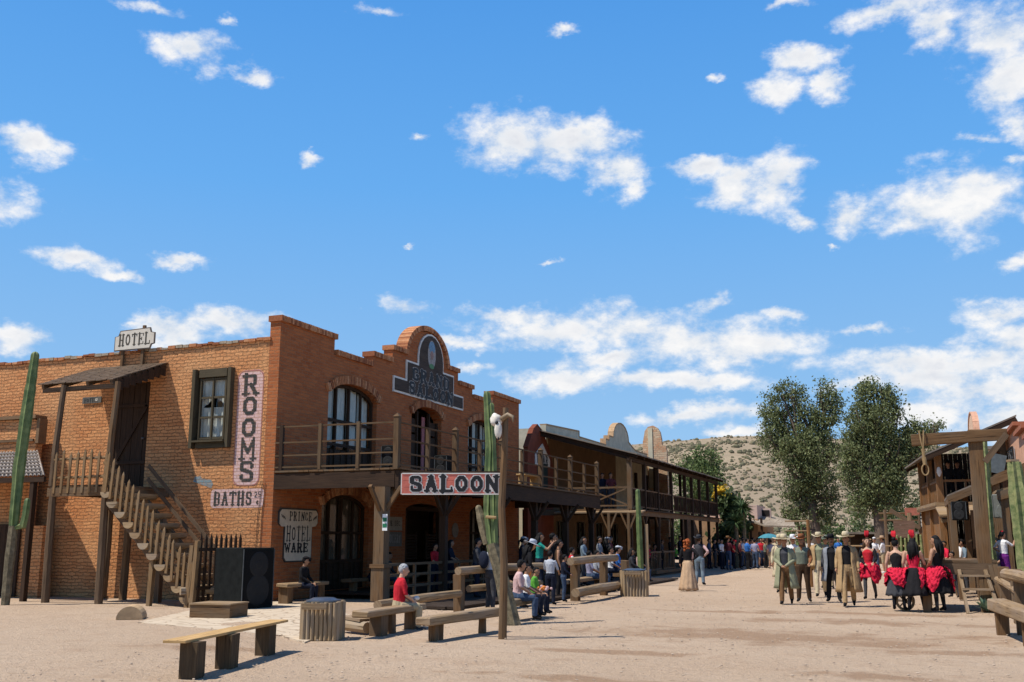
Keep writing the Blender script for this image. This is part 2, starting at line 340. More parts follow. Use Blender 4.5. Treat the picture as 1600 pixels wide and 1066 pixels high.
# ------------------------------------------------------------------ slab-serif sign letters (rasterised strokes, merged row runs)
V = .2; T_ = .1
def _ring(): return [(.5+.33*cos(t), .5+.42*sin(t), .5+.33*cos(t+pi/4), .5+.42*sin(t+pi/4), .17) for t in [pi/8+i*pi/4 for i in range(8)]]
GL = {
'R': [(.22,0,.22,1,V),(.22,.95,.7,.95,T_),(.22,.5,.7,.5,T_),(.72,.6,.72,.86,V),(.5,.5,.82,0,.18),(.04,.04,.42,.04,T_),(.66,.04,.98,.04,T_),(.04,.95,.3,.95,T_)],
'O': _ring(), 'Q': _ring(),
'M': [(.18,0,.18,1,.16),(.82,0,.82,1,.16),(.18,.95,.5,.35,.15),(.82,.95,.5,.35,.15),(.02,.04,.34,.04,T_),(.66,.04,.98,.04,T_)],
'S': [(.78,.7,.78,.86,.13),(.7,.93,.3,.93,.13),(.22,.86,.22,.62,.18),(.26,.58,.74,.44,.16),(.78,.38,.78,.14,.18),(.7,.07,.3,.07,.13),(.22,.14,.22,.3,.13)],
'B': [(.22,0,.22,1,V),(.1,.95,.66,.95,T_),(.22,.52,.66,.52,T_),(.1,.05,.66,.05,T_),(.74,.62,.74,.86,V*.9),(.78,.14,.78,.42,V*.9)],
'A': [(.5,.98,.2,.04,.17),(.5,.98,.8,.04,.17),(.3,.36,.7,.36,T_),(.04,.04,.36,.04,T_),(.64,.04,.96,.04,T_),(.34,.95,.6,.95,T_)],
'T': [(.5,0,.5,1,V),(.08,.94,.92,.94,.12),(.09,.94,.09,.76,.1),(.91,.94,.91,.76,.1),(.32,.04,.68,.04,T_)],
'H': [(.22,0,.22,1,V),(.78,0,.78,1,V),(.22,.5,.78,.5,T_),(.05,.04,.4,.04,T_),(.6,.04,.95,.04,T_),(.05,.96,.4,.96,T_),(.6,.96,.95,.96,T_)],
'L': [(.26,0,.26,1,V),(.08,.05,.9,.05,.12),(.89,.05,.89,.26,.1),(.08,.96,.45,.96,T_)],
'E': [(.22,0,.22,1,V),(.06,.05,.88,.05,T_),(.06,.95,.88,.95,T_),(.22,.5,.62,.5,T_),(.88,.05,.88,.24,.1),(.88,.95,.88,.78,.1),(.62,.38,.62,.62,.1)],
'G': [(.8,.72,.8,.84,.13),(.72,.93,.34,.93,.12),(.22,.82,.22,.18,V),(.34,.07,.72,.07,.12),(.8,.12,.8,.42,.16),(.56,.43,.94,.43,T_)],
'N': [(.2,0,.2,1,.16),(.82,0,.82,1,.16),(.2,.95,.82,.06,.18),(.04,.04,.38,.04,T_),(.66,.96,.98,.96,T_)],
'D': [(.22,0,.22,1,V),(.06,.95,.62,.95,T_),(.06,.05,.62,.05,T_),(.78,.2,.78,.8,V),(.62,.95,.78,.8,.13),(.62,.05,.78,.2,.13)],
'P': [(.22,0,.22,1,V),(.06,.95,.66,.95,T_),(.22,.48,.66,.48,T_),(.74,.58,.74,.86,V),(.04,.04,.44,.04,T_)],
'I': [(.5,0,.5,1,V),(.3,.04,.7,.04,T_),(.3,.96,.7,.96,T_)],
'C': [(.8,.7,.8,.84,.13),(.72,.93,.34,.93,.12),(.22,.82,.22,.18,V),(.34,.07,.72,.07,.12),(.8,.14,.8,.3,.13)],
'W': [(.1,.96,.3,.04,.15),(.3,.04,.5,.8,.12),(.5,.8,.7,.04,.15),(.7,.04,.9,.96,.12),(.0,.96,.26,.96,T_),(.76,.96,1,.96,T_)],
'K': [(.22,0,.22,1,V),(.78,.96,.3,.5,.15),(.4,.56,.82,.04,.18),(.05,.04,.4,.04,T_),(.62,.04,.98,.04,T_),(.05,.96,.4,.96,T_)],
'2': [(.2,.75,.3,.93,.14),(.3,.93,.7,.93,.12),(.78,.84,.78,.62,.16),(.74,.55,.2,.1,.16),(.16,.06,.84,.06,.12)],
'5': [(.24,.95,.8,.95,.12),(.24,.95,.24,.55,.15),(.24,.56,.7,.56,.12),(.78,.46,.78,.16,.18),(.7,.07,.2,.1,.13)],
'c': [(.75,.6,.35,.66,.14),(.26,.56,.26,.3,.18),(.35,.18,.75,.24,.14),(.5,.05,.5,.8,.08)],
'Y': [(.5,0,.5,.5,V),(.5,.48,.12,.96,.16),(.5,.48,.88,.96,.16),(.32,.04,.68,.04,T_)],
'U': [(.2,.2,.2,1,V),(.8,.2,.8,1,V*.8),(.2,.2,.35,.07,.15),(.35,.07,.65,.07,.13),(.65,.07,.8,.2,.15)],
}
def letters(mb, text, to3, u0, v0, w, h, gap=.12, grow=0., mi=0, vertical=False, res=22, fat=1.):
    """text in a box w x h (per whole string) starting u0,v0; to3(u,v)"""
    n = len(text)
    cw = w if vertical else w/(n+(n-1)*gap); ch = (h/(n+(n-1)*gap)) if vertical else h
    for i, c in enumerate(text):
        if c == ' ': continue
        if vertical: ou = u0; ov = v0+h-(i+1)*ch-i*ch*gap
        else: ou = u0+i*cw*(1+gap); ov = v0
        st = GL[c]; pad = .2
        ny = int(res*1.4); nx = res
        xs = np.linspace(-pad, 1+pad, nx+1); ys = np.linspace(-pad, 1+pad, ny+1)
        gx = (xs[:-1]+xs[1:])/2; gy = (ys[:-1]+ys[1:])/2; X_, Y_ = np.meshgrid(gx, gy)
        g = grow/min(cw, ch); asp = ch/cw
        mask = np.zeros(X_.shape, bool)
        for (x0, y0, x1, y1, t) in st:
            A = np.array((x0, y0*asp)); B = np.array((x1, y1*asp)); D = B-A; PX = X_-A[0]; PY = Y_*asp-A[1]
            q = np.clip((PX*D[0]+PY*D[1])/(D@D), 0, 1); dist = np.hypot(PX-q*D[0], PY-q*D[1])
            mask |= dist < t*fat/2*max(1, asp**.3) + grow/cw
        for r in range(ny):
            k = 0
            while k < nx:
                if mask[r, k]:
                    e = k
                    while e < nx and mask[r, e]: e += 1
                    a, b_ = xs[k], xs[e]; y0, y1 = ys[r], ys[r+1]
                    mb.sheet([to3(ou+a*cw, ov+y0*ch), to3(ou+b_*cw, ov+y0*ch), to3(ou+b_*cw, ov+y1*ch), to3(ou+a*cw, ov+y1*ch)], mi)
                    k = e
                else: k += 1
# ------------------------------------------------------------------ materials
M_side = brick('side_brick', (.64,.275,.108), (.50,.185,.066), (.30,.13,.058), .05, bw=.28, rh=.098, ms=.012, bstr=1., bdist=.05, blotch=(.72,.42,.20))  # mortar tone darkened to carry the shadow in the joints
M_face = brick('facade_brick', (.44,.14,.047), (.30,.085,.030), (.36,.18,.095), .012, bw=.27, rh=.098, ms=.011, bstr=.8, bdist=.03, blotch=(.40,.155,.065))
M_cope = plain('coping_brick', (.42,.17,.07), .92, .3, 14, .5)
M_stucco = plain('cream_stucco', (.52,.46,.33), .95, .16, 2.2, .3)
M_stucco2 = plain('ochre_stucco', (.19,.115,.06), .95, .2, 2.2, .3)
M_pink = plain('pink_adobe', (.62,.33,.20), .95, .14, 2.5, .3)
M_cream = plain('pale_stone', (.62,.47,.27), .95, .14, 2.5, .3)
M_redad = plain('red_adobe', (.19,.052,.026), .95, .2, 3, .3)
M_dark = plain('dark_interior', (.02,.015,.012), .95)
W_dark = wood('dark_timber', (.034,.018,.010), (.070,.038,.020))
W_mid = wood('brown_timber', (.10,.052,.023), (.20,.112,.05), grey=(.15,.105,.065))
W_rl = wood('balcony_timber', (.065,.034,.016), (.15,.085,.038), grey=(.12,.08,.045))
W_brown = wood('brown_shingle', (.075,.045,.026), (.17,.105,.06), grey=(.15,.11,.075))
W_orange = wood('orange_timber', (.17,.075,.026), (.33,.155,.055), grey=(.20,.12,.06))
W_pale = wood('weathered_timber', (.19,.118,.058), (.37,.25,.135), grey=(.30,.22,.15))
W_log = wood('peeled_log', (.24,.155,.08), (.43,.30,.165), grey=(.30,.24,.175), gs=14)
W_post = wood('old_post', (.10,.062,.036), (.21,.135,.078))
W_plank = wood('yellow_plank', (.46,.27,.10), (.62,.40,.18))
W_win = wood('window_timber', (.065,.050,.028), (.12,.095,.055))
W_roof = wood('grey_shingle', (.13,.10,.075), (.24,.19,.145), grey=(.22,.19,.16))
M_glass = (lambda t: (t.b.inputs.__getitem__('Transmission Weight').__setattr__('default_value', 0.), t.fin((.012,.014,.016), .08, .5))[1])(NT('window_glass'))
M_curt = cloth('curtain_cloth', (.16,.12,.09), .15)
M_curtw = cloth('white_curtain', (.66,.62,.56), .12)
M_black = plain('black_paint', (.018,.018,.018), .6)
M_speak = plain('speaker_black', (.012,.013,.012), .85, .3, 6, .1, .08)
M_metal = plain('bin_lid_metal', (.16,.18,.21), .38, .15, 12, .1, .5, .8)
M_corr = plain('corrugated_sheet', (.30,.25,.21), .6, .2, 5, .1, .4, .2)
M_skull = plain('bleached_bone', (.66,.61,.52), .8, .25, 7)
M_rope = plain('straw_rope', (.30,.20,.095), .95)
M_white = plain('sign_white', (.70,.66,.58), .8, .12)
M_red = plain('sign_red', (.60,.16,.11), .75, .16, 7)
M_green = plain('placard_green', (.02,.16,.075), .6)
# ------------------------------------------------------------------ ground
def make_ground():
    bm = MB(); 
    # one sheet, fine near the camera and coarse towards the horizon
    xs = np.concatenate([np.linspace(-2500,-60,14)[:-1], np.linspace(-60,-20,12)[:-1], np.linspace(-20,10,76)[:-1], np.linspace(10,60,16)[:-1], np.linspace(60,2500,12)])
    ys = np.concatenate([np.linspace(-200,2,10)[:-1], np.linspace(2,40,96)[:-1], np.linspace(40,110,36)[:-1], np.linspace(110,3000,20)])
    def z(x, y):
        if abs(x) > 55 or y > 105 or y < 0: return 0
        return .009*sin(x*1.3+y*.7)+.007*sin(x*.5-y*1.1+2)+.005*sin(x*2.7+1)*sin(y*2.1)-.02
    vs = [(x, y, z(x, y)) for y in ys for x in xs]; nx = len(xs)
    fs = [(j*nx+i, j*nx+i+1, (j+1)*nx+i+1, (j+1)*nx+i) for j in range(len(ys)-1) for i in range(nx-1)]
    bm.add(vs, fs)
    t = NT('dirt'); o = t.tc.outputs['Object']
    big = t.noise(o, .16, 5, .6); mid = t.noise(o, 1.1, 6, .65); fine = t.noise(o, 26, 4, .7); st = t.noise(t.mapping(o, (.7, 2.6, 1)), 1., 6, .7)
    c = t.mix(t.rng(big, .35, .65), (.455,.32,.21), (.53,.39,.268))
    c = t.mix(t.rng(mid, .52, .72, 0, .65), c, (.37,.235,.145))
    c = t.mix(t.rng(st, .58, .72, 0, .6), c, (.30,.19,.115))
    c = t.mix(t.rng(fine, .3, .7, .0, .5), c, (.54,.41,.30))
    peb = t.N.new('ShaderNodeTexVoronoi'); t.L.new(o, peb.inputs['Vector']); peb.inputs['Scale'].default_value = 13
    c = t.mix(t.rng(peb.outputs['Distance'], .05, .16, .45, 0), c, (.24,.16,.11))
    # damp hoof-trodden patches out in the street
    sp = t.N.new('ShaderNodeSeparateXYZ'); t.L.new(o, sp.inputs[0])
    for (cx, cy, rx, ry) in ((-2.6,18.5,3.4,1.3),(-.6,13.7,.9,.35),(.7,19.6,.8,.5),(.2,16.9,1.3,.35),(-1.5,22.3,2.6,.6),(-4.5,15.2,1.2,.3),(-3.8,12.2,1.6,.3),(-7.2,9.6,1.1,.3),(-.9,10.6,.8,.25),(-10.5,13.2,1.4,.35),(-1.2,25.0,3.0,.5),(-4.6,24.5,1.6,.35)):
        dx = t.math('DIVIDE', t.math('SUBTRACT', sp.outputs[0], cx), rx); dy = t.math('DIVIDE', t.math('SUBTRACT', sp.outputs[1], cy), ry)
        d = t.math('SQRT', t.math('ADD', t.math('MULTIPLY', dx, dx), t.math('MULTIPLY', dy, dy)))
        d = t.math('ADD', d, t.math('MULTIPLY', t.math('SUBTRACT', mid, .5), 4.2))
        c = t.mix(t.rng(d, .5, 1.15, .65, 0), c, (.29,.17,.095))
    sc1 = t.noise(t.mapping(o, (2.2, 6.5, 1), (7,1,0)), 1., 5, .75); c = t.mix(t.rng(sc1, .6, .68, 0, .6), c, (.24,.15,.09))
    sc2 = t.noise(o, 7, 5, .75); c = t.mix(t.rng(sc2, .56, .70, 0, .45), c, (.30,.205,.13)); c = t.mix(t.rng(sc2, .30, .42, .35, 0), c, (.60,.49,.38))
    h = t.math('ADD', t.math('MULTIPLY', mid, 1.6), t.math('ADD', fine, t.math('MULTIPLY', st, 1.2)))
    t.bump(t.math('ADD', h, t.math('MULTIPLY', sc2, 1.5)), 1., .04)
    tag(bm.build('ground', t.fin(c, .96, .1), smooth=True), kind='structure')
make_ground()
def make_paving():
    mb = MB(); bound = [gp(*p) for p in ((440,992),(215,972),(330,946),(432,938),(520,950),(560,966),(476,1003))]
    to3 = lambda u, v, w: (u, v, -.038+w)
    p = plate([[(b.x, b.y) for b in bound]], to3, .034)
    t = NT('flagstone'); o = t.tc.outputs['Object']
    vo = t.N.new('ShaderNodeTexVoronoi'); vo.feature = 'DISTANCE_TO_EDGE'; t.L.new(o, vo.inputs['Vector']); vo.inputs['Scale'].default_value = 2.6
    c = t.mix(t.noise(o, 2, 4), (.48,.38,.27), (.60,.49,.36)); c = t.mix(t.rng(vo.outputs['Distance'], .0, .06), (.33,.24,.16), c)
    t.bump(t.rng(vo.outputs['Distance'], 0, .08), .5, .03)
    tag(p.build('paved_path', t.fin(c, .9, .1)), kind='structure')
make_paving()
def make_pebbles():
    mb = MB()
    for i in range(4200):
        y = 7+ (rng.random()**1.6)*26; x = -11+rng.random()*14
        if x < -13+y*.1: continue
        r = .006+.014*rng.random()**3
        mb.ell((x, y, r*.2), (r*(1+rng.random()*.6), r, r*.55), 6, 4)
    tag(mb.build('pebbles', plain('pebble', (.40,.31,.23), .9, .35, 3)), kind='stuff')
make_pebbles()
# ------------------------------------------------------------------ saloon
XF = -16.5; YC = 23.46; YE = 42.1; YM = 32.8
def face3(u, v, w=0.): return (XF+w, u, v)      # u along the street, v up, w out of the wall
def side3(u, v, w=0.): return (u, YC-w, v)      # u = x, v up, w towards the camera
B = thing('hotel_saloon_building', 'two storey orange brick hotel and saloon with stepped parapet on the left corner', 'building', (XF, YC, 0))
TH_ = .35
# facade
prof = [(YC, 0), (YE, 0), (YE, 7.72), (39.0, 7.72), (39.0, 7.30), (36.9, 7.30), (36.9, 7.66), (35.5, 7.66), (35.5, 8.12), (34.45, 8.12)]
for i in range(13):
    t = pi*i/12; prof.append((YM+1.6*cos(t), 8.12+1.12*sin(t) if 0 < i < 12 else 8.12))
prof += [(30.1, 8.12), (30.1, 7.66), (28.75, 7.66), (28.75, 7.30), (26.35, 7.30), (26.35, 7.78), (YC, 7.78)]
openings = [arch(26.1, 29.1, 3.62, 6.1, .55), arch(31.6, 34.05, 3.62, 6.05, .5), arch(36.5, 39.5, 3.62, 6.1, .55),
            arch(25.95, 28.75, .15, 2.65, .5), arch(31.3, 34.2, .15, 2.7, .3), arch(36.7, 39.3, .15, 2.7, .4)]
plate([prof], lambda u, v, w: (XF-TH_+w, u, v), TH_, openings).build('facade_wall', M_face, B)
# side wall, behind it the rear volumes
XL = -29.5
sp_ = [(XL, -.1), (XF-TH_-.003, -.1), (XF-TH_-.003, 7.28), (-18.2, 7.26), (-20.2, 7.23), (-22.3, 7.2), (-24.5, 7.22), (XL, 7.17)]
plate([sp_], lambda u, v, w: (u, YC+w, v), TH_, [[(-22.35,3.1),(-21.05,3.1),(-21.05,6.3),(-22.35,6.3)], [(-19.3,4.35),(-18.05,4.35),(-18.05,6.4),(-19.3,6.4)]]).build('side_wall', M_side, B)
mb = MB(); mb.box((XF-TH_/2-.002, YC-.002+.17, 7.94+.06), (TH_+.1, .4, .14)); 
b = MB()   # building core: roof slab, floors, back walls
b.box((-22.9, 33, 6.9), (12.2, 18, .2)); b.box((-22.9, 33, 3.35), (12.2, 18, .3)); b.box((-29, 33, 3.4), (.3, 18, 6.8)); b.box((-22.9, 41.9, 3.6), (12.0, .3, 7.0)); b.box((-22.9, 33, .05), (12.2, 18, .1)); b.box((-18.6, 30.4, 3.4), (.2, 13.5, 6.7))
b.build('roof_slab', M_stucco2, B)
# soldier-course copings of single bricks
M_cope2 = plain('coping_brick_dark', (.27,.095,.04), .92, .25, 14, .5); M_cope3 = plain('coping_brick_pale', (.52,.25,.12), .92, .25, 14, .5); M_mort = plain('old_mortar', (.17,.11,.07), .95)
CMS = [M_cope, M_cope2, M_cope3, M_mort]
cp = MB()
def cope(u0, u1, v):
    n = max(1, int((u1-u0)/.075)); w = (u1-u0)/n
    for i in range(n):
        cp.box((XF-TH_/2+.02+U(-.006,.006), u0+w*(i+.5), v+.085+U(-.004,.004)), (TH_+.12, w*.82, .17), mi=random.choice((0,0,1,2)))
    cp.box((XF-TH_/2+.02, (u0+u1)/2, v+.075), (TH_+.06, u1-u0-.02, .13), mi=3)
for a, b_, v in ((YC-.06, 26.42, 7.78), (26.42, 28.7, 7.30), (28.7, 30.05, 7.66), (30.05, 31.2, 8.12), (34.4, 35.55, 8.12), (35.55, 36.95, 7.66), (36.95, 38.95, 7.30), (38.95, YE+.06, 7.72)): cope(a, b_, v)
n = 58
for i in range(n):
    t = pi*(i+.5)/n; r = 1.72; cy, cz = YM+r*cos(t), 8.12+1.24*sin(t)
    nz = atan2(1.24*cos(t)*-1*-1, 1.72*sin(t)) if False else t
    cp.box((XF-TH_/2+.02, cy, cz), (TH_+.12, .19, .068), rx=t, mi=random.choice((0,0,1,2)))
cp.build('coping', CMS, B)
# brick arches over the openings
for (u0, u1, vs, rise) in ((26.1,29.1,6.1,.55),(31.6,34.05,6.05,.5),(36.5,39.5,6.1,.55),(25.95,28.75,2.65,.5)):
    n = int((u1-u0)/.085); va = MB()
    for i in range(n+1):
        u = u0-.12+(u1-u0+.24)*i/n; uc = min(max(u, u0+.001), u1-.001); e = .01
        h = archtop(uc, u0, u1, vs, rise); sl = (archtop(min(uc+.02, u1), u0, u1, vs, rise)-archtop(max(uc-.02, u0), u0, u1, vs, rise))/.04
        a = -math.atan(sl)
        va.box((XF+.035, u+sin(a)*.0, h+.14), (.11, .062, .26), rx=-a*.85, mi=random.choice((0,0,1,2)))
    va.build('arch_bricks', CMS, B)
# arched windows (frame with glazing bars, curtains behind)
def arched_window(u0, u1, v0, vs, rise, nb, vrail, panes=True, name='window', vb=None, cm=M_curtw, rec=.2):
    xr = XF-rec; f = MB(); w = .09
    def bar2(ua, va_, ub, vb_, d=.08, ww=w): f.bar((xr, ua, va_), (xr, ub, vb_), d if abs(ub-ua) > 1e9 else d, ww) if False else f.bar((xr, ua, va_), (xr, ub, vb_), ww, d)
    bar2(u0+w/2, v0, u0+w/2, archtop(u0+w/2, u0, u1, vs, rise)); bar2(u1-w/2, v0, u1-w/2, archtop(u1-w/2, u0, u1, vs, rise))
    for i in range(1, nb):
        u = u0+(u1-u0)*i/nb; bar2(u, v0, u, archtop(u, u0, u1, vs, rise), .07, .1 if i == nb//2 else .07)
    for v in vrail: f.bar((xr+.004, u0+.02, v), (xr+.004, u1-.02, v), .07, .09)
    N_ = 12
    for i in range(N_):
        a = u0+(u1-u0)*i/N_; c = u0+(u1-u0)*(i+1)/N_; f.bar((xr+.002, a, archtop(a, u0, u1, vs, rise)-.05), (xr+.002, c, archtop(c, u0, u1, vs, rise)-.05), .075, .11)
    if vb:    # solid boarded lower part
        f.box((xr-.03, (u0+u1)/2, (v0+vb)/2), (.04, u1-u0-.1, vb-v0))
        for i in range(9): u = u0+(u1-u0)*(i+.5)/9; f.bar((xr+.0, u, v0), (xr+.0, u, vb), .03, .04)
    fr = f.build(name, W_dark, B)
    g = MB(); pts = [(xr-.05, u, v) for u, v in arch(u0+.03, u1-.03, (vb or v0)+.02, vs-.02, rise)]
    g.sheet(pts); g.build('pane', M_pane, fr)
    c = MB(); k = 40; ys = [u0+.12+(u1-u0-.24)*i/k for i in range(k+1)]
    for i in range(k):
        gap = (i % (k//nb)) in (0,) 
        if gap: continue
        x0 = xr-.12-.02*sin(ys[i]*26); x1 = xr-.12-.02*sin(ys[i+1]*26)
        zt = min(archtop(ys[i], u0, u1, vs, rise), archtop(ys[i+1], u0, u1, vs, rise))-.08
        c.sheet([(x0, ys[i], (vb or v0)+.1), (x1, ys[i+1], (vb or v0)+.1), (x1, ys[i+1], zt), (x0, ys[i], zt)])
    c.build('curtain', cm, fr)
    return fr
t = NT('clear_pane'); t.N.remove(t.b); tr = t.N.new('ShaderNodeBsdfTransparent'); gl = t.N.new('ShaderNodeBsdfGlossy'); gl.inputs['Roughness'].default_value = .03
tr.inputs[0].default_value = (.82,.86,.84,1); mx = t.N.new('ShaderNodeMixShader'); mx.inputs[0].default_value = .05; t.L.new(tr.outputs[0], mx.inputs[1]); t.L.new(gl.outputs[0], mx.inputs[2])
t.L.new(mx.outputs[0], t.N['Material Output'].inputs[0]); M_pane = t.m
arched_window(26.1, 29.1, 3.62, 6.1, .55, 4, (5.3, 4.55), vb=4.4)
arched_window(36.5, 39.5, 3.62, 6.1, .55, 4, (5.3, 4.55), vb=4.2)
arched_window(25.95, 28.75, .15, 2.65, .5, 4, (1.85, 1.0), vb=.95, cm=M_curt)
arched_window(36.7, 39.3, .15, 2.7, .4, 4, (1.9, 1.0), vb=.95, cm=M_curt)
# upper door: dark leaves with a gap and a pink drape
d = MB(); 
for u in (31.68, 33.97, 32.35, 33.3): d.bar((XF-.18, u, 3.62), (XF-.18, u, 6.25 if u in (32.35, 33.3) else 5.95), .09, .09)
d.box((XF-.22, 32.0, 4.5), (.05, .62, 1.75)); d.box((XF-.22, 33.65, 4.5), (.05, .6, 1.75)); d.box((XF-.22, 32.0, 5.7), (.04, .6, .5)); d.box((XF-.22, 33.65, 5.7), (.04, .56, .5))
do = d.build('door', W_dark, B); MB().box((XF-.3, 33.1, 4.9), (.04, .22, 2.4)).build('drape', cloth('pink_drape', (.42,.16,.15)), do)
# lower doorway with batwing doors
d = MB()
for u in (31.4, 34.1): d.bar((XF-.1, u, .15), (XF-.1, u, 2.65), .14, .14)
d.box((XF-.1, 32.75, 2.72), (.14, 2.8, .14)); do = d.build('doorway', W_dark, B)
for s in (0, 1):
    q = MB(); y0 = 31.5 if s == 0 else 33.1
    for k in range(9): q.box((XF-.12, y0+.45, 1.0+k*.1), (.03, .8, .06), ry=.5)
    q.bar((XF-.12, y0+.05, .95), (XF-.12, y0+.05, 1.95), .05, .05); q.bar((XF-.12, y0+.87, .95), (XF-.12, y0+.87, 1.9), .05, .05); q.build('batwing_door', W_dark, do)
# side door at the head of the stair, side window
d = MB()
for k in range(6): d.box((-22.24+k*.217, YC+.10+(k%2)*.008, 4.7), (.205, .06, 3.15))
d.bar((-22.3, YC+.05, 5.6), (-21.1, YC+.05, 5.6), .05, .1); d.bar((-22.3, YC+.05, 3.9), (-21.1, YC+.05, 3.9), .05, .1); d.bar((-22.25, YC+.05, 3.9), (-21.15, YC+.05, 5.6), .05, .1)
do = d.build('door', W_dark, B); MB().ell((-21.2, YC+.0, 4.6), (.04, .05, .04), 8, 6).build('handle', M_metal, do)
f = MB(); x0, x1, z0, z1 = -19.45, -17.93, 4.22, 6.52
f.bar((x0+.13, YC-.05, z0), (x0+.13, YC-.05, z1), .11, .26); f.bar((x1-.13, YC-.05, z0), (x1-.13, YC-.05, z1), .11, .26)
f.bar((x0+.27, YC-.053, z1-.12), (x1-.27, YC-.053, z1-.12), .11, .24); f.bar((x0+.27, YC-.05, z0+.1), (x1-.27, YC-.05, z0+.1), .1, .2)
f.bar((x0+.2, YC-.14, z0+.19), (x1-.2, YC-.14, z0+.19), .2, .05)
wf = f.build('window', W_win, B)
s_ = MB(); ix0, ix1, iz0, iz1 = x0+.28, x1-.28, z0+.24, z1-.26; yy = YC-.035
for x in (ix0+.04, ix1-.04, (ix0+ix1)/2): s_.bar((x, yy, iz0), (x, yy, iz1), .05, .07)
for z in (iz0+.04, iz1-.04, iz0+(iz1-iz0)*.36, iz0+(iz1-iz0)*.68): s_.bar((ix0, yy+.004, z), (ix1, yy+.004, z), .05, .06)
s_.build('sash', W_win, wf); MB().sheet([(ix0, YC+.01, iz0), (ix1, YC+.01, iz0), (ix1, YC+.01, iz1), (ix0, YC+.01, iz1)]).build('pane', M_pane, wf)
c = MB()
for half, sgn in ((0, 1), (1, -1)):
    for tier, (za, zb) in enumerate(((iz1-.02, iz0+.95), (iz0+1.05, iz0+.1))):
        for k in range(10):
            a = ix0+(ix1-ix0)*(half*.5+k*.05); b2 = a+(ix1-ix0)*.05; d_ = (k if half == 0 else 9-k)/9
            c.sheet([(a, YC+.09+.02*sin(k*1.9), zb+(.28*d_ if tier == 0 else 0)), (b2, YC+.09+.02*sin(k*1.9+1.9), zb+(.28*d_ if tier == 0 else 0)), (b2, YC+.09+.02*sin(k*1.9+1.9), za-(.1 if tier else 0)), (a, YC+.09+.02*sin(k*1.9), za-(.1 if tier else 0))])
c.build('curtain', M_curtw, wf)
tb = MB(); x = XL
while x < XF-.5:
    w_ = U(.16,.3); zt = 7.16+(x-XL)/(XF-XL)*.12; tb.box((x+w_/2, YC+.15, zt+U(.01,.05)), (w_-.02, .42, U(.05,.10)), rz=U(-.06,.06), mi=random.choice((0,1,2,3))); x += w_
tb.build('wall_top_bricks', [M_cope2, M_cope, M_cope3, plain('loose_mortar', (.34,.27,.19), .95, .3, 9)], B)
for k, xx in enumerate((-16.86, -16.72)): MB().tube([(xx-.04*k, YC-.02, 3.2), (xx-.1, YC-.02, 2.3), (xx-.12, YC-.02, 1.2), (xx-.13, YC-.02, .1)], .008, 5).build('cable', M_black, B)
# painted wall signs
def rounded(u0, u1, v0, v1, r, n=5):
    pts = []
    for cx, cy, a0 in ((u1-r, v0+r, -pi/2), (u1-r, v1-r, 0), (u0+r, v1-r, pi/2), (u0+r, v0+r, pi)):
        for i in range(n+1): a = a0+pi/2*i/n; pts.append((cx+r*cos(a), cy+r*sin(a)))
    return pts
P_pink = painted_brick('paint_pink', (.66,.44,.40), (.50,.26,.14)); P_blk = painted_brick('paint_black', (.045,.05,.045), (.16,.10,.07))
P_red = painted_brick('paint_redline', (.42,.14,.11), (.50,.26,.14)); P_wht = painted_brick('paint_white', (.55,.46,.36), (.34,.18,.10)); P_blue = painted_brick('paint_blue', (.20,.27,.28), (.50,.26,.14))
mb = MB(); R0 = rounded(-17.88, -16.98, 3.12, 6.42, .22); mb.sheet([side3(u, v, .004) for u, v in R0], 0)
for k in range(len(R0)):
    a, c_ = R0[k], R0[(k+1) % len(R0)]; sh = lambda p: ((p[0]+17.43)*.93-17.43, (p[1]-4.77)*.98+4.77); i0, i1 = sh(a), sh(c_); j = lambda p: ((p[0]+17.43)*.985-17.43, (p[1]-4.77)*.995+4.77); a, c_ = j(a), j(c_)
    mb.sheet([side3(*a, .008), side3(*c_, .008), side3(*i1, .008), side3(*i0, .008)], 2)
letters(mb, 'ROOMS', lambda u, v: side3(u, v, .012), -17.72, 3.25, .60, 3.03, vertical=True, gap=.10, mi=1, fat=1.1)
mb.build('painted_rooms_sign', [P_pink, P_blk, P_red], B)
mb = MB(); mb.sheet([side3(u, v, .004) for u, v in rounded(-18.6, -16.8, 2.52, 3.05, .12)], 0)
letters(mb, 'BATHS', lambda u, v: side3(u, v, .009), -18.5, 2.60, 1.32, .36, gap=.10, mi=1, fat=1.25)
letters(mb, '25', lambda u, v: side3(u, v, .009), -17.12, 2.80, .22, .16, mi=1, fat=1.2); letters(mb, 'c', lambda u, v: side3(u, v, .009), -17.06, 2.59, .12, .16, mi=1, fat=1.2)
mb.build('painted_baths_sign', [P_pink, P_blk], B)
mb = MB(); mb.sheet([side3(u, v, .004) for u, v in ((-19.25,3.28),(-18.6,3.08),(-18.55,3.2),(-18.62,3.32),(-18.95,3.36),(-19.0,3.44),(-19.2,3.42))]); mb.build('worn_paint_patch', P_blue, B)
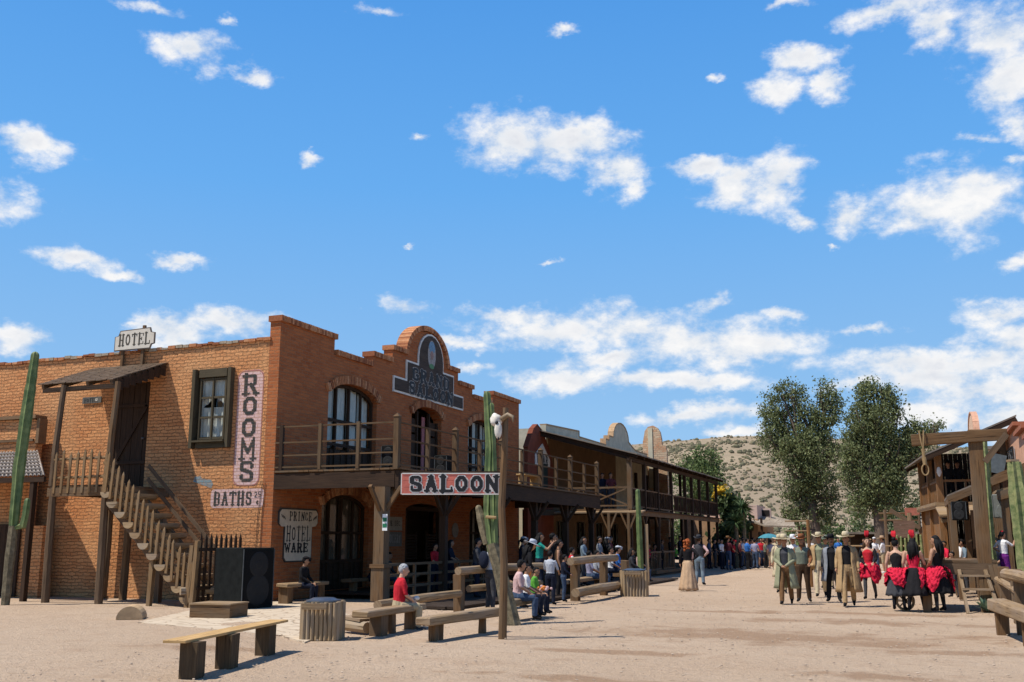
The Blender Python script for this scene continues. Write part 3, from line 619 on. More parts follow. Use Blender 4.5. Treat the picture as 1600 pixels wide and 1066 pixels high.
# balcony: deck, fascia, posts, rails
XB = -12.67; BY = [23.46, 27.13, 30.76, 34.5, 37.9, 41.5]; ZD = 3.52
dk = MB(); 
for k in range(25): x = XF+.03+(XB+.1-XF)*(k+.5)/25; dk.bar((x, YC-.02+U(-.02,.02), ZD-.03), (x, 41.7, ZD-.03), .155, .05)
dk.build('balcony_deck', W_mid, B)
fs = MB(); fs.bar((XB+.02, YC-.0, ZD-.32), (XB+.02, 41.7, ZD-.32), .1, .5); fs.bar((XF, YC+.05, ZD-.3), (XB-.05, YC+.05, ZD-.3), .1, .42); fs.bar((XF, 41.65, ZD-.3), (XB-.05, 41.65, ZD-.3), .1, .42)
for y in np.arange(25, 41.5, 1.2): fs.bar((XF, y, ZD-.16), (XB-.06, y, ZD-.16), .1, .2)
fs.build('balcony_fascia', W_dark, B)
def finial_post(x, y, z0, z1, w, name, par, m=W_mid):
    q = MB(); q.bar((x, y, z0), (x, y, z1), w, w, rough=.004); q.add([(x-w*.62, y-w*.62, z1), (x+w*.62, y-w*.62, z1), (x+w*.62, y+w*.62, z1), (x-w*.62, y+w*.62, z1), (x, y, z1+w*.75)], [(3,2,1,0),(0,1,4),(1,2,4),(2,3,4),(3,0,4)])
    return q.build(name, m, par)
for y in BY: finial_post(XB, y, ZD-.05, 4.86, .15, 'balcony_post', B, W_rl)
for y in [(BY[i]+BY[i+1])/2 for i in range(5)]: MB().bar((XB, y, ZD), (XB, y, 4.7), .10, .10, rough=.004).build('balcony_post', W_rl, B)
for x in (-16.3, -15.05, -13.85): MB().bar((x, YC+.02, ZD), (x, YC+.02, 4.78), .10, .10, rough=.004).build('balcony_post', W_rl if x > -16 else W_dark, B)
for z in (4.72, 4.28, 3.92, 3.6):
    r_ = MB(); r_.bar((XB+.01, YC, z), (XB+.01, 41.6, z+.02), .04, .042, rough=.004); r_.bar((XF, YC+.01, z+.01), (XB, YC+.01, z), .04, .042); r_.build('balcony_rail', W_rl, B)
# porch posts with braces, floor and low rails
for i, y in enumerate((23.2, 26.9, 30.8, 34.5, 38.0, 41.4)):
    q = MB(); w = .30 if i == 0 else .2
    q.bar((XB-.25, y, .1), (XB-.25, y, 3.0), w, w, rough=.006)
    if i == 0: q.box((XB-.25, y, .98), (.42, .42, .09)); q.bar((XB-.25, y, .1), (XB-.25, y, .93), .36, .36)
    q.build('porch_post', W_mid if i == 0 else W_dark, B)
    q = MB(); q.bar((XB-.25, y+.08, 2.35), (XB-.25, y+.65, 3.0), .09, .09); q.bar((XB-.25, y-.08, 2.35), (XB-.25, y-.65, 3.0), .09, .09); q.bar((XB-.17, y, 2.35), (XB+.3, y, 3.0), .09, .09)
    q.build('brace', W_mid if i == 0 else W_dark, B)
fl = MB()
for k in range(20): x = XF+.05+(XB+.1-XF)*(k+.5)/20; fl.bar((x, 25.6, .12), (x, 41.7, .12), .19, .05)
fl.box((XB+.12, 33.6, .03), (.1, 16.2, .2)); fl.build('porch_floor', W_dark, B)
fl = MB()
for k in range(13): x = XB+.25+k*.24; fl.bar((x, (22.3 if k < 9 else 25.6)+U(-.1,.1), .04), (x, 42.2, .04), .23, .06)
fl.build('shadow_boards', wood('shadow_board_timber', (.03,.02,.014), (.075,.05,.034)), B)  # dark planks added over the sand in place of a broad ground shadow
for a, b_ in ((23.3, 26.8), (27.1, 30.7), (34.6, 37.9), (38.1, 41.3)):
    rl = MB()
    for z in (1.0, .72, .42): rl.bar((XB-.25, a, z), (XB-.25, b_, z), .06, .07)
    for y in np.arange(a+.9, b_-.3, .9): rl.bar((XB-.25, y, .1), (XB-.25, y, 1.0), .07, .07)
    rl.build('porch_rail', W_mid, B)
# boards and placards on the shaded wall and posts
PB = MB(); outl = [(23.72,2.1),(23.72,2.42),(23.82,2.52),(25.62,2.52),(25.72,2.42),(25.72,2.14),(25.62,2.04),(25.42,2.02),(25.42,1.12),(25.32,1.02),(24.12,1.02),(24.02,1.12),(24.02,2.02),(23.82,2.02)]
ps = thing('prince_hotel_sign', 'cream T shaped board lettered PRINCE HOTEL WARE on the corner brick wall', 'sign', (XF, 24.7, 1.0))
plate([outl], lambda u, v, w: (XF+.004+w, u, v), .035).build('board', plain('board_dark_edge', (.06,.05,.04)), ps)
plate([[(24.72+(u-24.72)*.955, 1.77+(v-1.77)*.945) for u, v in outl]], lambda u, v, w: (XF+.041+w, u, v), .006).build('face', plain('board_cream', (.60,.50,.37), .85, .14, 4), ps)
f3 = lambda u, v: (XF+.052, u, v)
for a_ in (('PRINCE', 24.22, 2.18, 1.15, .24, 1.2), ('HOTEL', 24.1, 1.6, 1.22, .42, .9), ('WARE', 24.05, 1.3, 1.18, .24, 1.4)):
    lt = MB(); letters(lt, a_[0], f3, *a_[1:5], fat=a_[5]); lt.build('lettering', M_black, ps)
for us, v0_, k_, a_ in (((23.86, 23.93, 24.0), 2.3, -.4, .5), ((25.47, 25.54, 25.6), 2.24, .4, -.5)):
    lt = MB()
    for u in us: lt.box((XF+.052, u, v0_+k_*(u-us[0])), (.004, .03, .1), rx=a_)
    lt.build('scroll_ornament', M_black, ps)
g = thing('grand_saloon_sign', 'dark wooden GRAND SALOON board with white edge and arched top on the parapet', 'sign', (XF, YM, 6.7))
def gs(k):  # board outline, k = inset
    o = [(30.12+k, 6.66+k), (35.9-k, 6.66+k), (35.9-k, 7.22-k), (35.0-k, 7.22-k), (35.0-k, 7.92-k), (34.05-k, 7.92-k)]
    for i in range(11): a = pi*i/10; o.append((33.0+(1.05-k)*cos(a)*1.0, 8.2+(1.0-k)*sin(a)))
    o += [(31.95+k, 7.92-k), (31.05+k, 7.92-k), (31.05+k, 7.22-k), (30.12+k, 7.22-k)]
    return o
plate([gs(0)], lambda u, v, w: (XF+.004+w, u, v), .05).build('white_edge', M_white, g)
plate([gs(.07)], lambda u, v, w: (XF+.056+w, u, v), .012).build('board', wood('sign_board', (.055,.04,.03), (.11,.08,.06)), g)
lt = MB(); f3 = lambda u, v: (XF+.078, u, v); f4 = lambda u, v: (XF+.073, u, v)
for tx, a, b_, w, h in (('GRAND', 31.45, 7.28, 3.1, .42), ('SALOON', 31.2, 6.75, 3.7, .42)):
    lt = MB(); letters(lt, tx, f4, a, b_, w, h, grow=.022, mi=1, fat=1.5, gap=.2); letters(lt, tx, f3, a, b_, w, h, mi=0, fat=1.5, gap=.2)
    lt.build('lettering', [M_black, plain('letter_outline', (.38,.35,.31))], g)
em = MB()     # plain painted oval emblem
em.sheet([(XF+.074, 33.0+.33*cos(a), 8.42+.54*sin(a)) for a in np.linspace(0, 2*pi, 25)[:-1]], 0)
em.sheet([(XF+.078, 33.0+.26*cos(a), 8.7+.22*sin(a)) for a in np.linspace(0, 2*pi, 17)[:-1]], 1); em.sheet([(XF+.078, 33.0+.2*cos(a), 7.98+.1*sin(a)) for a in np.linspace(0, 2*pi, 13)[:-1]], 2)
em.sheet([(XF+.082, 33.0+.13*cos(a), 8.4+.17*sin(a)) for a in np.linspace(0, 2*pi, 13)[:-1]], 3)
em.build('painted_emblem', [plain('emblem_grey', (.32,.30,.28), .8, .4, 12), plain('emblem_blue', (.16,.28,.38), .8, .4, 14), plain('emblem_green', (.10,.24,.12)), plain('emblem_warm', (.3,.2,.17), .8, .4, 14)], g)
# small wall signs on the shaded ground floor wall
def wall_board(name, label, u0, u1, v0, v1, m, text=None, tm=None, rows=()):
    t_ = thing(name, label, 'sign', (XF, (u0+u1)/2, v0)); MB().box((XF+.02, (u0+u1)/2, (v0+v1)/2), (.03, u1-u0, v1-v0)).build('board', m, t_)
    q = MB()
    for tx, a, b_, w, h in rows: letters(q, tx, lambda u, v: (XF+.04, u, v), a, b_, w, h)
    q.build('lettering', tm, t_); return t_
# hotel sign on posts over the canopy, little name board
hs = thing('hotel_roof_sign', 'white HOTEL board with notched corners on two short posts above the stair canopy', 'sign', (-21.6, YC-.1, 6.8))
o = [(-22.4,7.27),(-22.4,7.72),(-22.27,7.74),(-22.2,7.9),(-21.05,7.93),(-21.0,7.79),(-20.86,7.76),(-20.86,7.42),(-20.97,7.4),(-21.02,7.27)]
plate([o], lambda u, v, w: (u, YC-.14-w, v), .03).build('border', plain('hotel_border', (.12,.09,.07)), hs)
plate([[(-21.62+(u+21.62)*.955, 7.6+(v-7.6)*.9) for u, v in o]], lambda u, v, w: (u, YC-.172-w, v), .006).build('face', plain('hotel_white', (.62,.56,.46), .85, .1, 5), hs)
lt = MB(); letters(lt, 'HOTEL', lambda u, v: (u, YC-.182, v), -22.24, 7.42, 1.22, .36, gap=.1, fat=1.1); lt.build('lettering', plain('hotel_ink', (.07,.06,.045)), hs)
for x in (-22.12, -21.35): MB().bar((x, YC-.09, 6.78), (x, YC-.09, 8.02 if x > -22 else 7.85), .09, .07).build('post', W_mid, hs)
ns = thing('small_hotel_plate', 'small dark weathered plate on the brick wall beneath the canopy', 'sign', (-23.2, YC, 5.8))
MB().box((-23.24, YC-.03, 5.84), (.74, .03, .19)).build('board', plain('plate_grey', (.12,.115,.10)), ns)
lt = MB(); letters(lt, 'HOTEL', lambda u, v: (u, YC-.05, v), -23.54, 5.78, .5, .12); lt.build('lettering', M_black, ns)
mb = MB()
for k in range(6): mb.box((-23.05+.03*cos(k), YC-.052, 5.84+.03*sin(k)), (.02, .004, .05), ry=k)
mb.build('arrow_mark', M_white, ns)
# ------------------------------------------------------------------ outside stair with landing and canopy
S = thing('outdoor_staircase', 'brown timber stair with log treads and picket rails up to a roofed landing', 'staircase', (-20, 21.5, 0))
LX0, LX1, LY, LZ = -22.05, -20.1, 21.05, 3.08
for x, y, n_ in ((LX0+.05, LY, 0), (LX1-.05, LY, 1), (-21.0, 22.9, 2), (LX0+.05, 23.2, 2)):
    MB().tube([(x+(.06 if n_ < 2 else 0), y, -.05), (x+.02, y, 1.6), (x, y, LZ)], [.11, .105, .095], 7, wob=.06).build('landing_post', W_post if n_ != 2 else W_mid, S)
lx = MB()
for k in range(12): y = LY+(23.44-LY)*(k+.5)/12; lx.bar((LX0, y, LZ), (LX1, y, LZ), .19, .05)
lx.build('landing_floor', W_mid, S)
lb = MB(); lb.bar((LX0-.08, LY-.05, LZ-.16), (LX1+.1, LY-.05, LZ-.16), .07, .24); lb.bar((LX0-.02, LY, LZ-.14), (LX0-.02, 23.44, LZ-.14), .07, .2); lb.bar((LX1, LY, LZ-.14), (LX1, 23.44, LZ-.14), .07, .2); lb.build('landing_beam', W_mid, S)
def picket(x, y, z0, z1, dx=0., par=S, w=.075, m=W_pale):
    q = MB(); q.bar((x, y, z0), (x+dx*.9, y, z1-.09), .035, w, axes=(Vector((0,1,0)), Vector((1,0,0))), rough=.003)
    q.bar((x+dx*.9, y, z1-.09), (x+dx, y, z1), .035, w, axes=(Vector((0,1,0)), Vector((1,0,0))), taper=.15); q.build('baluster', m, par)
W_rail = wood('stair_rail_timber', (.15,.085,.036), (.29,.175,.08), grey=(.22,.15,.085))
for k in range(8): picket(LX0+.16+k*.25, LY-.09, LZ-.2, LZ+.95+U(-.05,.05), U(-.02,.05), m=W_rail)
for z in (LZ+.22, LZ+.72): MB().tube([(LX0, LY-.04, z), (LX1, LY-.04, z+.02)], .035, 6).build('rail', W_rail, S)
for x in (LX0, LX1): MB().tube([(x+(.0), LY-.01, LZ), (x-.02, LY+.02, 4.2), (x-.12, LY+.22, 5.92)], [.1,.09,.08], 7, wob=.08).build('canopy_post', W_post if x == LX0 else W_mid, S)
# canopy: shed roof against the wall
CX0, CX1 = -23.2, -20.42; cz = lambda y: 6.05+(y-21.4)*.385
cn = MB()
for r_ in range(9):
    y0 = 21.3+r_*.235; y1 = y0+.27
    x = CX0
    while x < CX1-.05:
        w_ = min(U(.14,.24), CX1-x); o_ = U(-.02,.02)
        cn.add([(x, y0+o_, cz(y0)+.02), (x+w_-.012, y0+o_, cz(y0)+.02), (x+w_-.012, y1, cz(y1)+.0), (x, y1, cz(y1)+.0), (x, y0+o_, cz(y0)-.012), (x+w_-.012, y0+o_, cz(y0)-.012), (x+w_-.012, y1, cz(y1)-.03), (x, y1, cz(y1)-.03)], [(0,1,2,3),(7,6,5,4),(0,4,5,1),(1,5,6,2),(2,6,7,3),(3,7,4,0)],
               uvs=[[(y0+x*7, x), (y0+x*7, x+w_), (y1+x*7, x+w_), (y1+x*7, x)]]+[[(0,x),(0,x+.1),(.1,x+.1),(.1,x)]]*5)
        x += w_
cn.build('canopy_roof', W_brown, S)
for x in (CX0+.15, -22.3, -21.4, CX1-.12): MB().bar((x, 21.35, cz(21.35)-.09), (x, 23.44, cz(23.44)-.09), .09, .12).build('rafter', W_post, S)
MB().bar((CX0+.1, 21.45, cz(21.45)-.22), (CX1-.05, 21.45, cz(21.45)-.22), .1, .13).build('canopy_beam', W_post, S)
sh = MB()
for k in range(8): sh.box((CX1+.0, 21.55+k*.24, cz(21.55+k*.24)-.2), (.03, .23, .3))
sh.build('side_boards', W_dark, S)
# stringers, log treads, pickets
SX0, SX1, SZ0, SZ1, SY0, SY1 = -20.05, -16.95, 2.98, .05, 20.85, 22.55
nst = 11; dx = (SX1-SX0)/nst; dz = (SZ1-SZ0)/nst
for y in (SY0+.22, SY1-.15): MB().bar((SX0-.1, y, SZ0-.18), (SX1+.05, y, SZ1-.2), .08, .26).build('stringer', W_post, S)
for k in range(nst):
    x = SX0+dx*(k+.4); z = SZ0+dz*(k+.35); w_ = .17; q = MB(); N_ = 9
    pts = [(w_*cos(pi+pi*i/(N_-1))*(1.05), w_*.95*sin(pi+pi*i/(N_-1))) for i in range(N_)]
    pts = [(a+U(-.008,.008), b_) for a, b_ in pts]; y0 = SY0-.03+U(-.05,.03); y1 = SY1+.1
    vs = [(x+a, y0, z+b_) for a, b_ in pts]+[(x+a, y1, z+b_) for a, b_ in pts]
    fs_ = [tuple(range(N_)), tuple(range(2*N_-1, N_-1, -1))]+[(i, N_+i, N_+(i+1) % N_, (i+1) % N_) for i in range(N_)]
    q.add(vs, fs_); q.build('tread', W_log if k < 3 or k % 2 else W_pale, S)
for k in range(17):
    t_ = (k+.5)/17; x = SX0+(SX1-SX0)*t_; z = SZ0+(SZ1-SZ0)*t_
    picket(x, SY0-.02, z-.02, z+1.0+U(-.04,.08), U(-.01,.07), m=W_rail)
for h in (.35, .72):
    MB().bar((SX0-.05, SY0+.03, SZ0+h), (SX1, SY0+.03, SZ1+h), .04, .1).build('rail', W_rail, S)
    MB().bar((SX0-.05, SY1, SZ0+h), (SX1, SY1, SZ1+h), .04, .1).build('rail', W_post, S)
for x, y, h in ((SX1+.02, SY0, 1.62), (SX1-.14, SY0+.02, 1.5)): MB().bar((x-.0, y, -.12), (x+.08, y, h), .11, .11, rough=.006).build('newel_post', W_rail, S)
MB().bar((-18.35, SY0+.1, -.1), (-18.3, SY0+.1, 1.45), .12, .12, rough=.01).build('stair_post', W_rail, S)
MB().bar((-19.2, SY1-.3, -.1), (-19.2, SY1-.3, 2.2), .14, .14, rough=.01).build('stair_post', W_post, S)
MB().tube([(SX1-.25, SY0-.12, .38), (SX1+.6, SY1-.4, .40)], [.10,.09], 8, wob=.08, ell=.7).build('tread', W_log, S)
# picket fence closing the stair foot
PF = thing('picket_fence', 'short dark picket fence closing off the foot of the stair behind the black speakers', 'fence', (-16.85, 21.5, 0))
for k in range(9):
    y = 20.95+k*.2; q = MB(); q.bar((-16.83, y, .1), (-16.83, y, 1.66), .035, .085, axes=(Vector((1,0,0)), Vector((0,1,0)))); q.bar((-16.83, y, 1.66), (-16.83, y, 1.8+U(-.03,.03)), .035, .085, axes=(Vector((1,0,0)), Vector((0,1,0))), taper=.1); q.build('picket', W_dark, PF)
for z in (.45, 1.4): MB().bar((-16.79, 20.85, z), (-16.79, 22.65, z), .04, .08).build('rail', W_dark, PF)
# ------------------------------------------------------------------ low annex on the far left
A = thing('corrugated_roof_annex', 'low brick annex with a corrugated porch roof at the left edge', 'building', (-26, 22.5, 0))
plate([[(-29.4,2.0),(-24.75,2.0),(-24.75,5.2),(-24.85,5.25),(-29.4,5.32)]], lambda u, v, w: (u, 22.85+w, v), .25).build('wall', M_side, A)
MB().box((-27.1, 22.95, 5.33), (4.75, .45, .1)).box((-24.7, 22.98, 4.9), (.12, .3, .75)).build('coping', M_stucco2, A)
MB().box((-27.1, 22.8, 4.62), (4.6, .06, .08)).build('ledge', W_mid, A)
MB().box((-26.7, 22.86, 1.0), (5.3, .2, 2.1)).build('lower_wall', M_side, A)
cr = MB(); n_ = 46; ex0, ex1, bx0, bx1 = -27.6, -22.5, -29.6, -24.6
for k in range(n_*2):
    a = k/(n_*2); b_ = (k+1)/(n_*2); za = .022*(1 if k % 2 else -1); zb = -za
    cr.add([(ex0-2+(ex1-ex0+2)*a, 21.2, 3.42+za), (ex0-2+(ex1-ex0+2)*b_, 21.2, 3.42+zb), (bx0-.6+(bx1-bx0+.6)*b_, 22.84, 4.3+zb), (bx0-.6+(bx1-bx0+.6)*a, 22.84, 4.3+za)], [(0,1,2,3)])
o_ = cr.build('porch_roof', M_corr, A, smooth=True)
m_ = o_.modifiers.new('thick', 'SOLIDIFY'); m_.thickness = .012
MB().bar((-29.6, 21.25, 3.3), (-22.55, 21.25, 3.3), .08, .14).build('eave_beam', W_dark, A)
for x in (-23.0, -26.2): MB().bar((x, 21.3, -.05), (x, 21.3, 3.25), .14, .14).build('porch_post', W_dark, A)
dd = MB(); 
for k in range(6): dd.box((-25.9+k*.19, 22.7+.004*(k % 2), 1.05), (.18, .05, 2.1))
dd.build('door', W_dark, A)
for zz in range(7):      # corrugation laps read as lines along the roof
    y_ = 21.3+zz*.22; MB().bar((-29.6, y_, 3.47+(y_-21.2)*.535), (-22.65-.0-(y_-21.2)*1.25, y_, 3.47+(y_-21.2)*.535), .05, .035).build('roof_batten', M_corr, A)
# ------------------------------------------------------------------ cacti
t = NT('cactus_skin'); o = t.tc.outputs['Object']; uvn = t.noise(o, 5, 4); 
cc = t.mix(t.rng(uvn, .35, .7), (.075,.12,.04), (.19,.235,.085)); cc = t.mix(t.rng(t.noise(o, 1.3, 3), .55, .75, 0, .6), cc, (.22,.24,.10)); t.bump(t.noise(o, 30, 3), .2, .01)
M_cact = t.fin(cc, .6, .35)
t = NT('cactus_skin_pale'); o = t.tc.outputs['Object']; cc = t.mix(t.rng(t.noise(o, 6, 5, .7), .35, .65), (.10,.14,.05), (.30,.30,.13)); cc = t.mix(t.rng(t.noise(o, 22, 4, .7), .6, .7, 0, .8), cc, (.10,.07,.035)); t.bump(t.noise(o, 30, 3), .4, .02); M_cactp = t.fin(cc, .75, .2)
M_bark = plain('cactus_bark', (.155,.125,.075), .95, .5, 9, 1.)
def ribs(nr, depth): return lambda k, n: 1-depth*(0 if k % 2 == 0 else 1)
def cact_col(pts, rad, nr=8, m=M_cact, name='stem', par=None, depth=.22, dome=True):
    q = MB(); P_ = [Vector(p) for p in pts]; rr = list(rad)
    # densify
    D, Rr = [], []
    for i in range(len(P_)-1):
        st = max(2, int((P_[i+1]-P_[i]).length/.18))
        for k in range(st): t_ = k/st; D.append(P_[i].lerp(P_[i+1], t_)); Rr.append((rr[i]*(1-t_)+rr[i+1]*t_)*(1+U(-.06,.06)))
    D.append(P_[-1]); Rr.append(rr[-1])
    if dome:
        d = (P_[-1]-P_[-2]).normalized()
        for a in (.35, .65, .88, .99): D.append(P_[-1]+d*rr[-1]*a*1.1); Rr.append(rr[-1]*sqrt(1-a*a))
    q.tube(D, Rr, nr*2, sharp=ribs(nr, depth)); return q.build(name, m, par)
c0 = gp(8, 945); CT = thing('tall_cactus', 'tall single stemmed green cactus with one short arm at the left edge', 'cactus', c0)
k1 = c0+Vector((-.02,-.0,.0)); yy = c0.y
cact_col([(c0.x, yy, -.1), (c0.x+.0, yy, .9), (c0.x+.03, yy, 2.0)], [.11,.13,.12], 7, M_bark, 'trunk', CT, .1, False)
cact_col([(c0.x+.03, yy, 2.0), (c0.x+.03, yy, 3.5), (c0.x+.12, yy, 5.0), (c0.x+.22, yy, 6.5)], [.12,.15,.155,.11], 6, M_cact, 'stem', CT, .34)
cact_col([(c0.x+.12, yy, 1.95), (c0.x+.38, yy-.02, 2.0), (c0.x+.43, yy-.02, 2.3), (c0.x+.45, yy-.02, 2.62)], [.06,.09,.09,.08], 5, M_cact, 'arm', CT, .25)
cb = gp(798, 975); yy = cb.y; CS = thing('saloon_cactus', 'tall ribbed green cactus with woody leaning trunk behind the red SALOON board', 'cactus', cb)
def cx(px, py): return aty(px, py, yy)
cact_col([tuple(cb+Vector((.05,0,-.1))), cx(787,915), cx(778,880), cx(769,850)], [.20,.15,.14,.13], 7, M_bark, 'trunk', CS, .16, False)
cact_col([cx(768,862), cx(762,800), cx(766,700), cx(761,618)], [.10,.095,.11,.085], 6, M_cact, 'stem', CS, .36)
cact_col([cx(774,868), cx(771,800), cx(770,730), cx(767,635)], [.085,.08,.09,.075], 6, M_cact, 'stem', CS, .36)
cact_col([cx(762,850), cx(752,810), cx(748,795)], [.10,.10,.07], 5, M_bark, 'cut_stem', CS, .2)
cact_col([cx(771,860), cx(775,790), cx(776,750), cx(776,740)], [.06,.06,.05,.05], 5, M_cact, 'stem', CS, .28)
MB().tube([cx(763,808)+Vector((0,-.12,0)), cx(779,809)+Vector((0,-.12,0))], .03, 6).build('rope_tie', M_rope, CS)
p0 = gp(1002, 915); CC = thing('pillar_cactus', 'thin pillar cactus beside the second log bin at the porch edge', 'cactus', p0)
hz = atx(995, 768, p0.x).z
cact_col([(p0.x, p0.y, 0), (p0.x-.03, p0.y, 2.0), (p0.x-.05, p0.y, hz)], [.12,.11,.09], 5, M_cact, 'stem', CC, .25)
MB().bar((p0.x+.22, p0.y+.1, 0), (p0.x+.22, p0.y+.1, 2.2), .12, .06, rough=.01).build('support_slat', W_pale, CC)
for i, (px, py, zt, r_, y_, lab) in enumerate(((1556, 948, 715, .12, 29.0, 'slim pillar cactus directly behind the gallows post'), (1548, 930, 742, .10, 31.0, 'slimmest pillar cactus, farther back behind the gallows brace'))):
    b0 = aty(px, py, y_); tp = aty(1536+i*7, zt-25, y_); CG = thing('pillar_cactus', lab, 'cactus', (b0.x, y_, 0))
    cact_col([(b0.x, y_, 0), (b0.x*.5+tp.x*.5-.02, y_, tp.z*.5), (tp.x, y_, tp.z)], [r_*1.1, r_, r_*.85], 5, M_cactp, 'stem', CG, .36)
b0 = gp(1612, 962); tp = aty(1584, 722, b0.y); CG = thing('thick_cactus', 'thick pale green cactus standing behind the log bench at the right edge', 'cactus', (b0.x, b0.y, 0))
cact_col([(b0.x, b0.y, -.05), (b0.x*.6+tp.x*.4, b0.y, 1.4), (tp.x+.02, b0.y, tp.z*.8), (tp.x, b0.y, tp.z)], [.2,.19,.20,.15], 7, M_cactp, 'stem', CG, .36, False)
MB().box((tp.x-.02, b0.y, tp.z+.03), (.2, .2, .05), rz=.4).build('cut_top', W_pale, CG)
# ------------------------------------------------------------------ pole, skull and SALOON board
pb = gp(785, 997); PT = 3.95
PL = thing('saloon_pole', 'slender wooden pole in front of the saloon with a cattle skull at its head', 'pole', pb)
MB().tube([pb+Vector((0,0,-.1)), pb+Vector((.03,0,1.2)), pb+Vector((-.02,0,2.2)), pb+Vector((.03,0,3.1)), (pb.x+.06, pb.y, PT)], [.075,.068,.062,.06,.05], 9, wob=.06).build('shaft', W_mid, PL)
SK = thing('cattle_skull', 'white cattle skull with one curled horn wired to the head of the pole', 'skull', (pb.x, pb.y, 3.6))
q = MB(); sx, sy, sz = pb.x-.02, pb.y-.1, 3.72
q.ell((sx-.07, sy, sz), (.105, .09, .12), 14, 10, fn=lambda p: 1+.14*sin(4*p.x)*sin(5*p.z)+.08*sin(9*p.y+2))
q.ell((sx-.01, sy-.04, sz-.2), (.07, .065, .19), 12, 9, fn=lambda p: 1-.3*max(0,-p.z)); q.build('cranium', M_skull, SK, smooth=True)
q = MB(); q.tube([(sx+.04, sy, sz+.02), (sx+.16, sy, sz+.09), (sx+.26, sy-.02, sz+.05), (sx+.27, sy-.04, sz-.05)], [.05,.045,.03,.01], 8); q.build('horn', plain('horn', (.25,.18,.11), .6, .3), SK, smooth=True)
q = MB(); q.ell((sx-.02, sy-.085, sz-.05), (.03,.025,.035), 8, 6); q.ell((sx+.02, sy-.1, sz-.33), (.018,.018,.026), 8, 6); q.build('eye_socket', M_black, SK, smooth=True)
rv = _R; SLn = 1.78; sl = Vector((pb.x, pb.y, 0))-rv*SLn+Vector((0,.03,0))
SG = thing('saloon_board', 'red painted SALOON board with black letters hung out from the skull pole', 'sign', (sl.x, sl.y, 2.8), atan2(rv.y, rv.x))
SH = .36; ZB = 2.43; zt_ = ZB+SH
def sg3(u, v, w=0.): return Vector((u, -w, v))
q = MB()
for k in range(3): q.box((SLn/2-.02, 0, SH*(k+.5)/3-.37), (SLn-.03, .03, SH/3-.004))
q.build('planks', M_red, SG, local=True)
q = MB(); 
q.bar((-.0,-.0,-.37), (SLn,-.0,-.37), .045, .02); q.bar((0,0,SH-.37), (SLn,0,SH-.37), .045, .02); q.bar((0,0,-.37), (0,0,SH-.37), .045, .02); q.build('white_edge', M_white, SG, local=True)
q = MB(); q.bar((-.03,.03,SH-.35), (SLn+.06,.03,SH-.35), .05, .04); q.bar((SLn+.0,.03,-.45), (SLn+.0,.03,SH-.3), .05, .04); q.build('bracket', W_dark, SG, local=True)
lt = MB(); 
letters(lt, 'SALOON', lambda u, v: sg3(u, v, .020), .12, -.325, SLn-.2, .27, gap=.1, grow=.018, mi=1, fat=1.6)
letters(lt, 'SALOON', lambda u, v: sg3(u, v, .024), .12, -.325, SLn-.2, .27, gap=.1, fat=1.6)
lt.build('lettering', [M_black, plain('letter_edge_white', (.62,.56,.50))], SG, local=True)
# ------------------------------------------------------------------ benches, logs, rails, bins, speakers
def P3(v): return (round(v[0], 3), round(v[1], 3), round(v[2], 3))
a, b_ = gp(272, 1003, .43), gp(436, 970, .43)
BN = thing('plank_bench', 'bench of one yellow plank on three dark wooden blocks in the open foreground', 'bench', gp(352, 1040))
MB().bar(a, b_, .3, .035).build('seat', W_plank, BN, bevel=.004)
for px, py in ((299, 1057), (354, 1041), (414, 1022)):
    q_ = gp(px, py); dr = (b_-a).normalized(); MB().bar((q_.x, q_.y, -.04), (q_.x, q_.y, .412), .24, .22, axes=(dr, Vector((-dr.y, dr.x, 0))), rough=.008).build('leg', wood('bench_block', (.06,.038,.02), (.15,.098,.05)), BN)
def log_bench(name, label, p0, p1, w, h, legs, m=W_pale, round_=False):
    t_ = thing(name, label, 'bench', ((p0[0]+p1[0])/2, (p0[1]+p1[1])/2, 0)); p0 = Vector(p0); p1 = Vector(p1)
    if round_:
        MB().tube([p0, p0.lerp(p1, .5)+Vector((0,0,.015)), p1], [h/2, h/2*1.05, h/2], 10, wob=.06).build('seat', m, t_)
    else:
        q = MB(); n_ = 6
        for i in range(1): q.bar(p0, p1, w, h, rough=.015)
        q.build('seat', m, t_, bevel=.02)
    for t2, lw in legs:
        p = p0.lerp(p1, t2); MB().bar((p.x, p.y, -.05), (p.x, p.y, p.z-h/2+.01), lw, lw*.9, rough=.012).build('leg', W_mid, t_, bevel=.015)
    return t_
bA0, bA1, bB0, bB1 = gp(562, 961, .38), gp(654, 947, .38), gp(660, 971, .33), gp(772, 956, .33)
log_bench('log_bench', 'long squared log bench under the grey haired woman, behind the front log bin', bA0, bA1, .34, .12, ((.3,.26), (.5,.16), (.85,.2)))
log_bench('log_bench', 'squared log bench left of the pole with its pale end towards the street', bB0, bB1, .3, .15, ((.14,.14), (.24,.08), (.82,.12)))
fx = -7.98; fy = [atx(p, 930, fx).y for p in (808, 821, 833)]
log_bench('log_bench', 'log seat under the family beside the cactus trunk', (fx, fy[0]-.5, .36), (fx, fy[2]+.4, .36), .3, .14, ((.1,.18), (.9,.18)))
log_bench('log_bench', 'hewn bench against the brick corner under the boy in black', (-15.6, 22.75, .46), (-15.6, 24.8, .46), .36, .1, ((.1,.3), (.85,.3)))
log_bench('log_bench', 'bench below the dark arched ground floor window', (-15.75, 26.2, .46), (-15.75, 30.6, .46), .36, .1, ((.1,.2), (.85,.2)), W_mid)
SLg = thing('short_log', 'short cut log lying beside the front log bin', 'log', gp(565, 985)); q = MB()
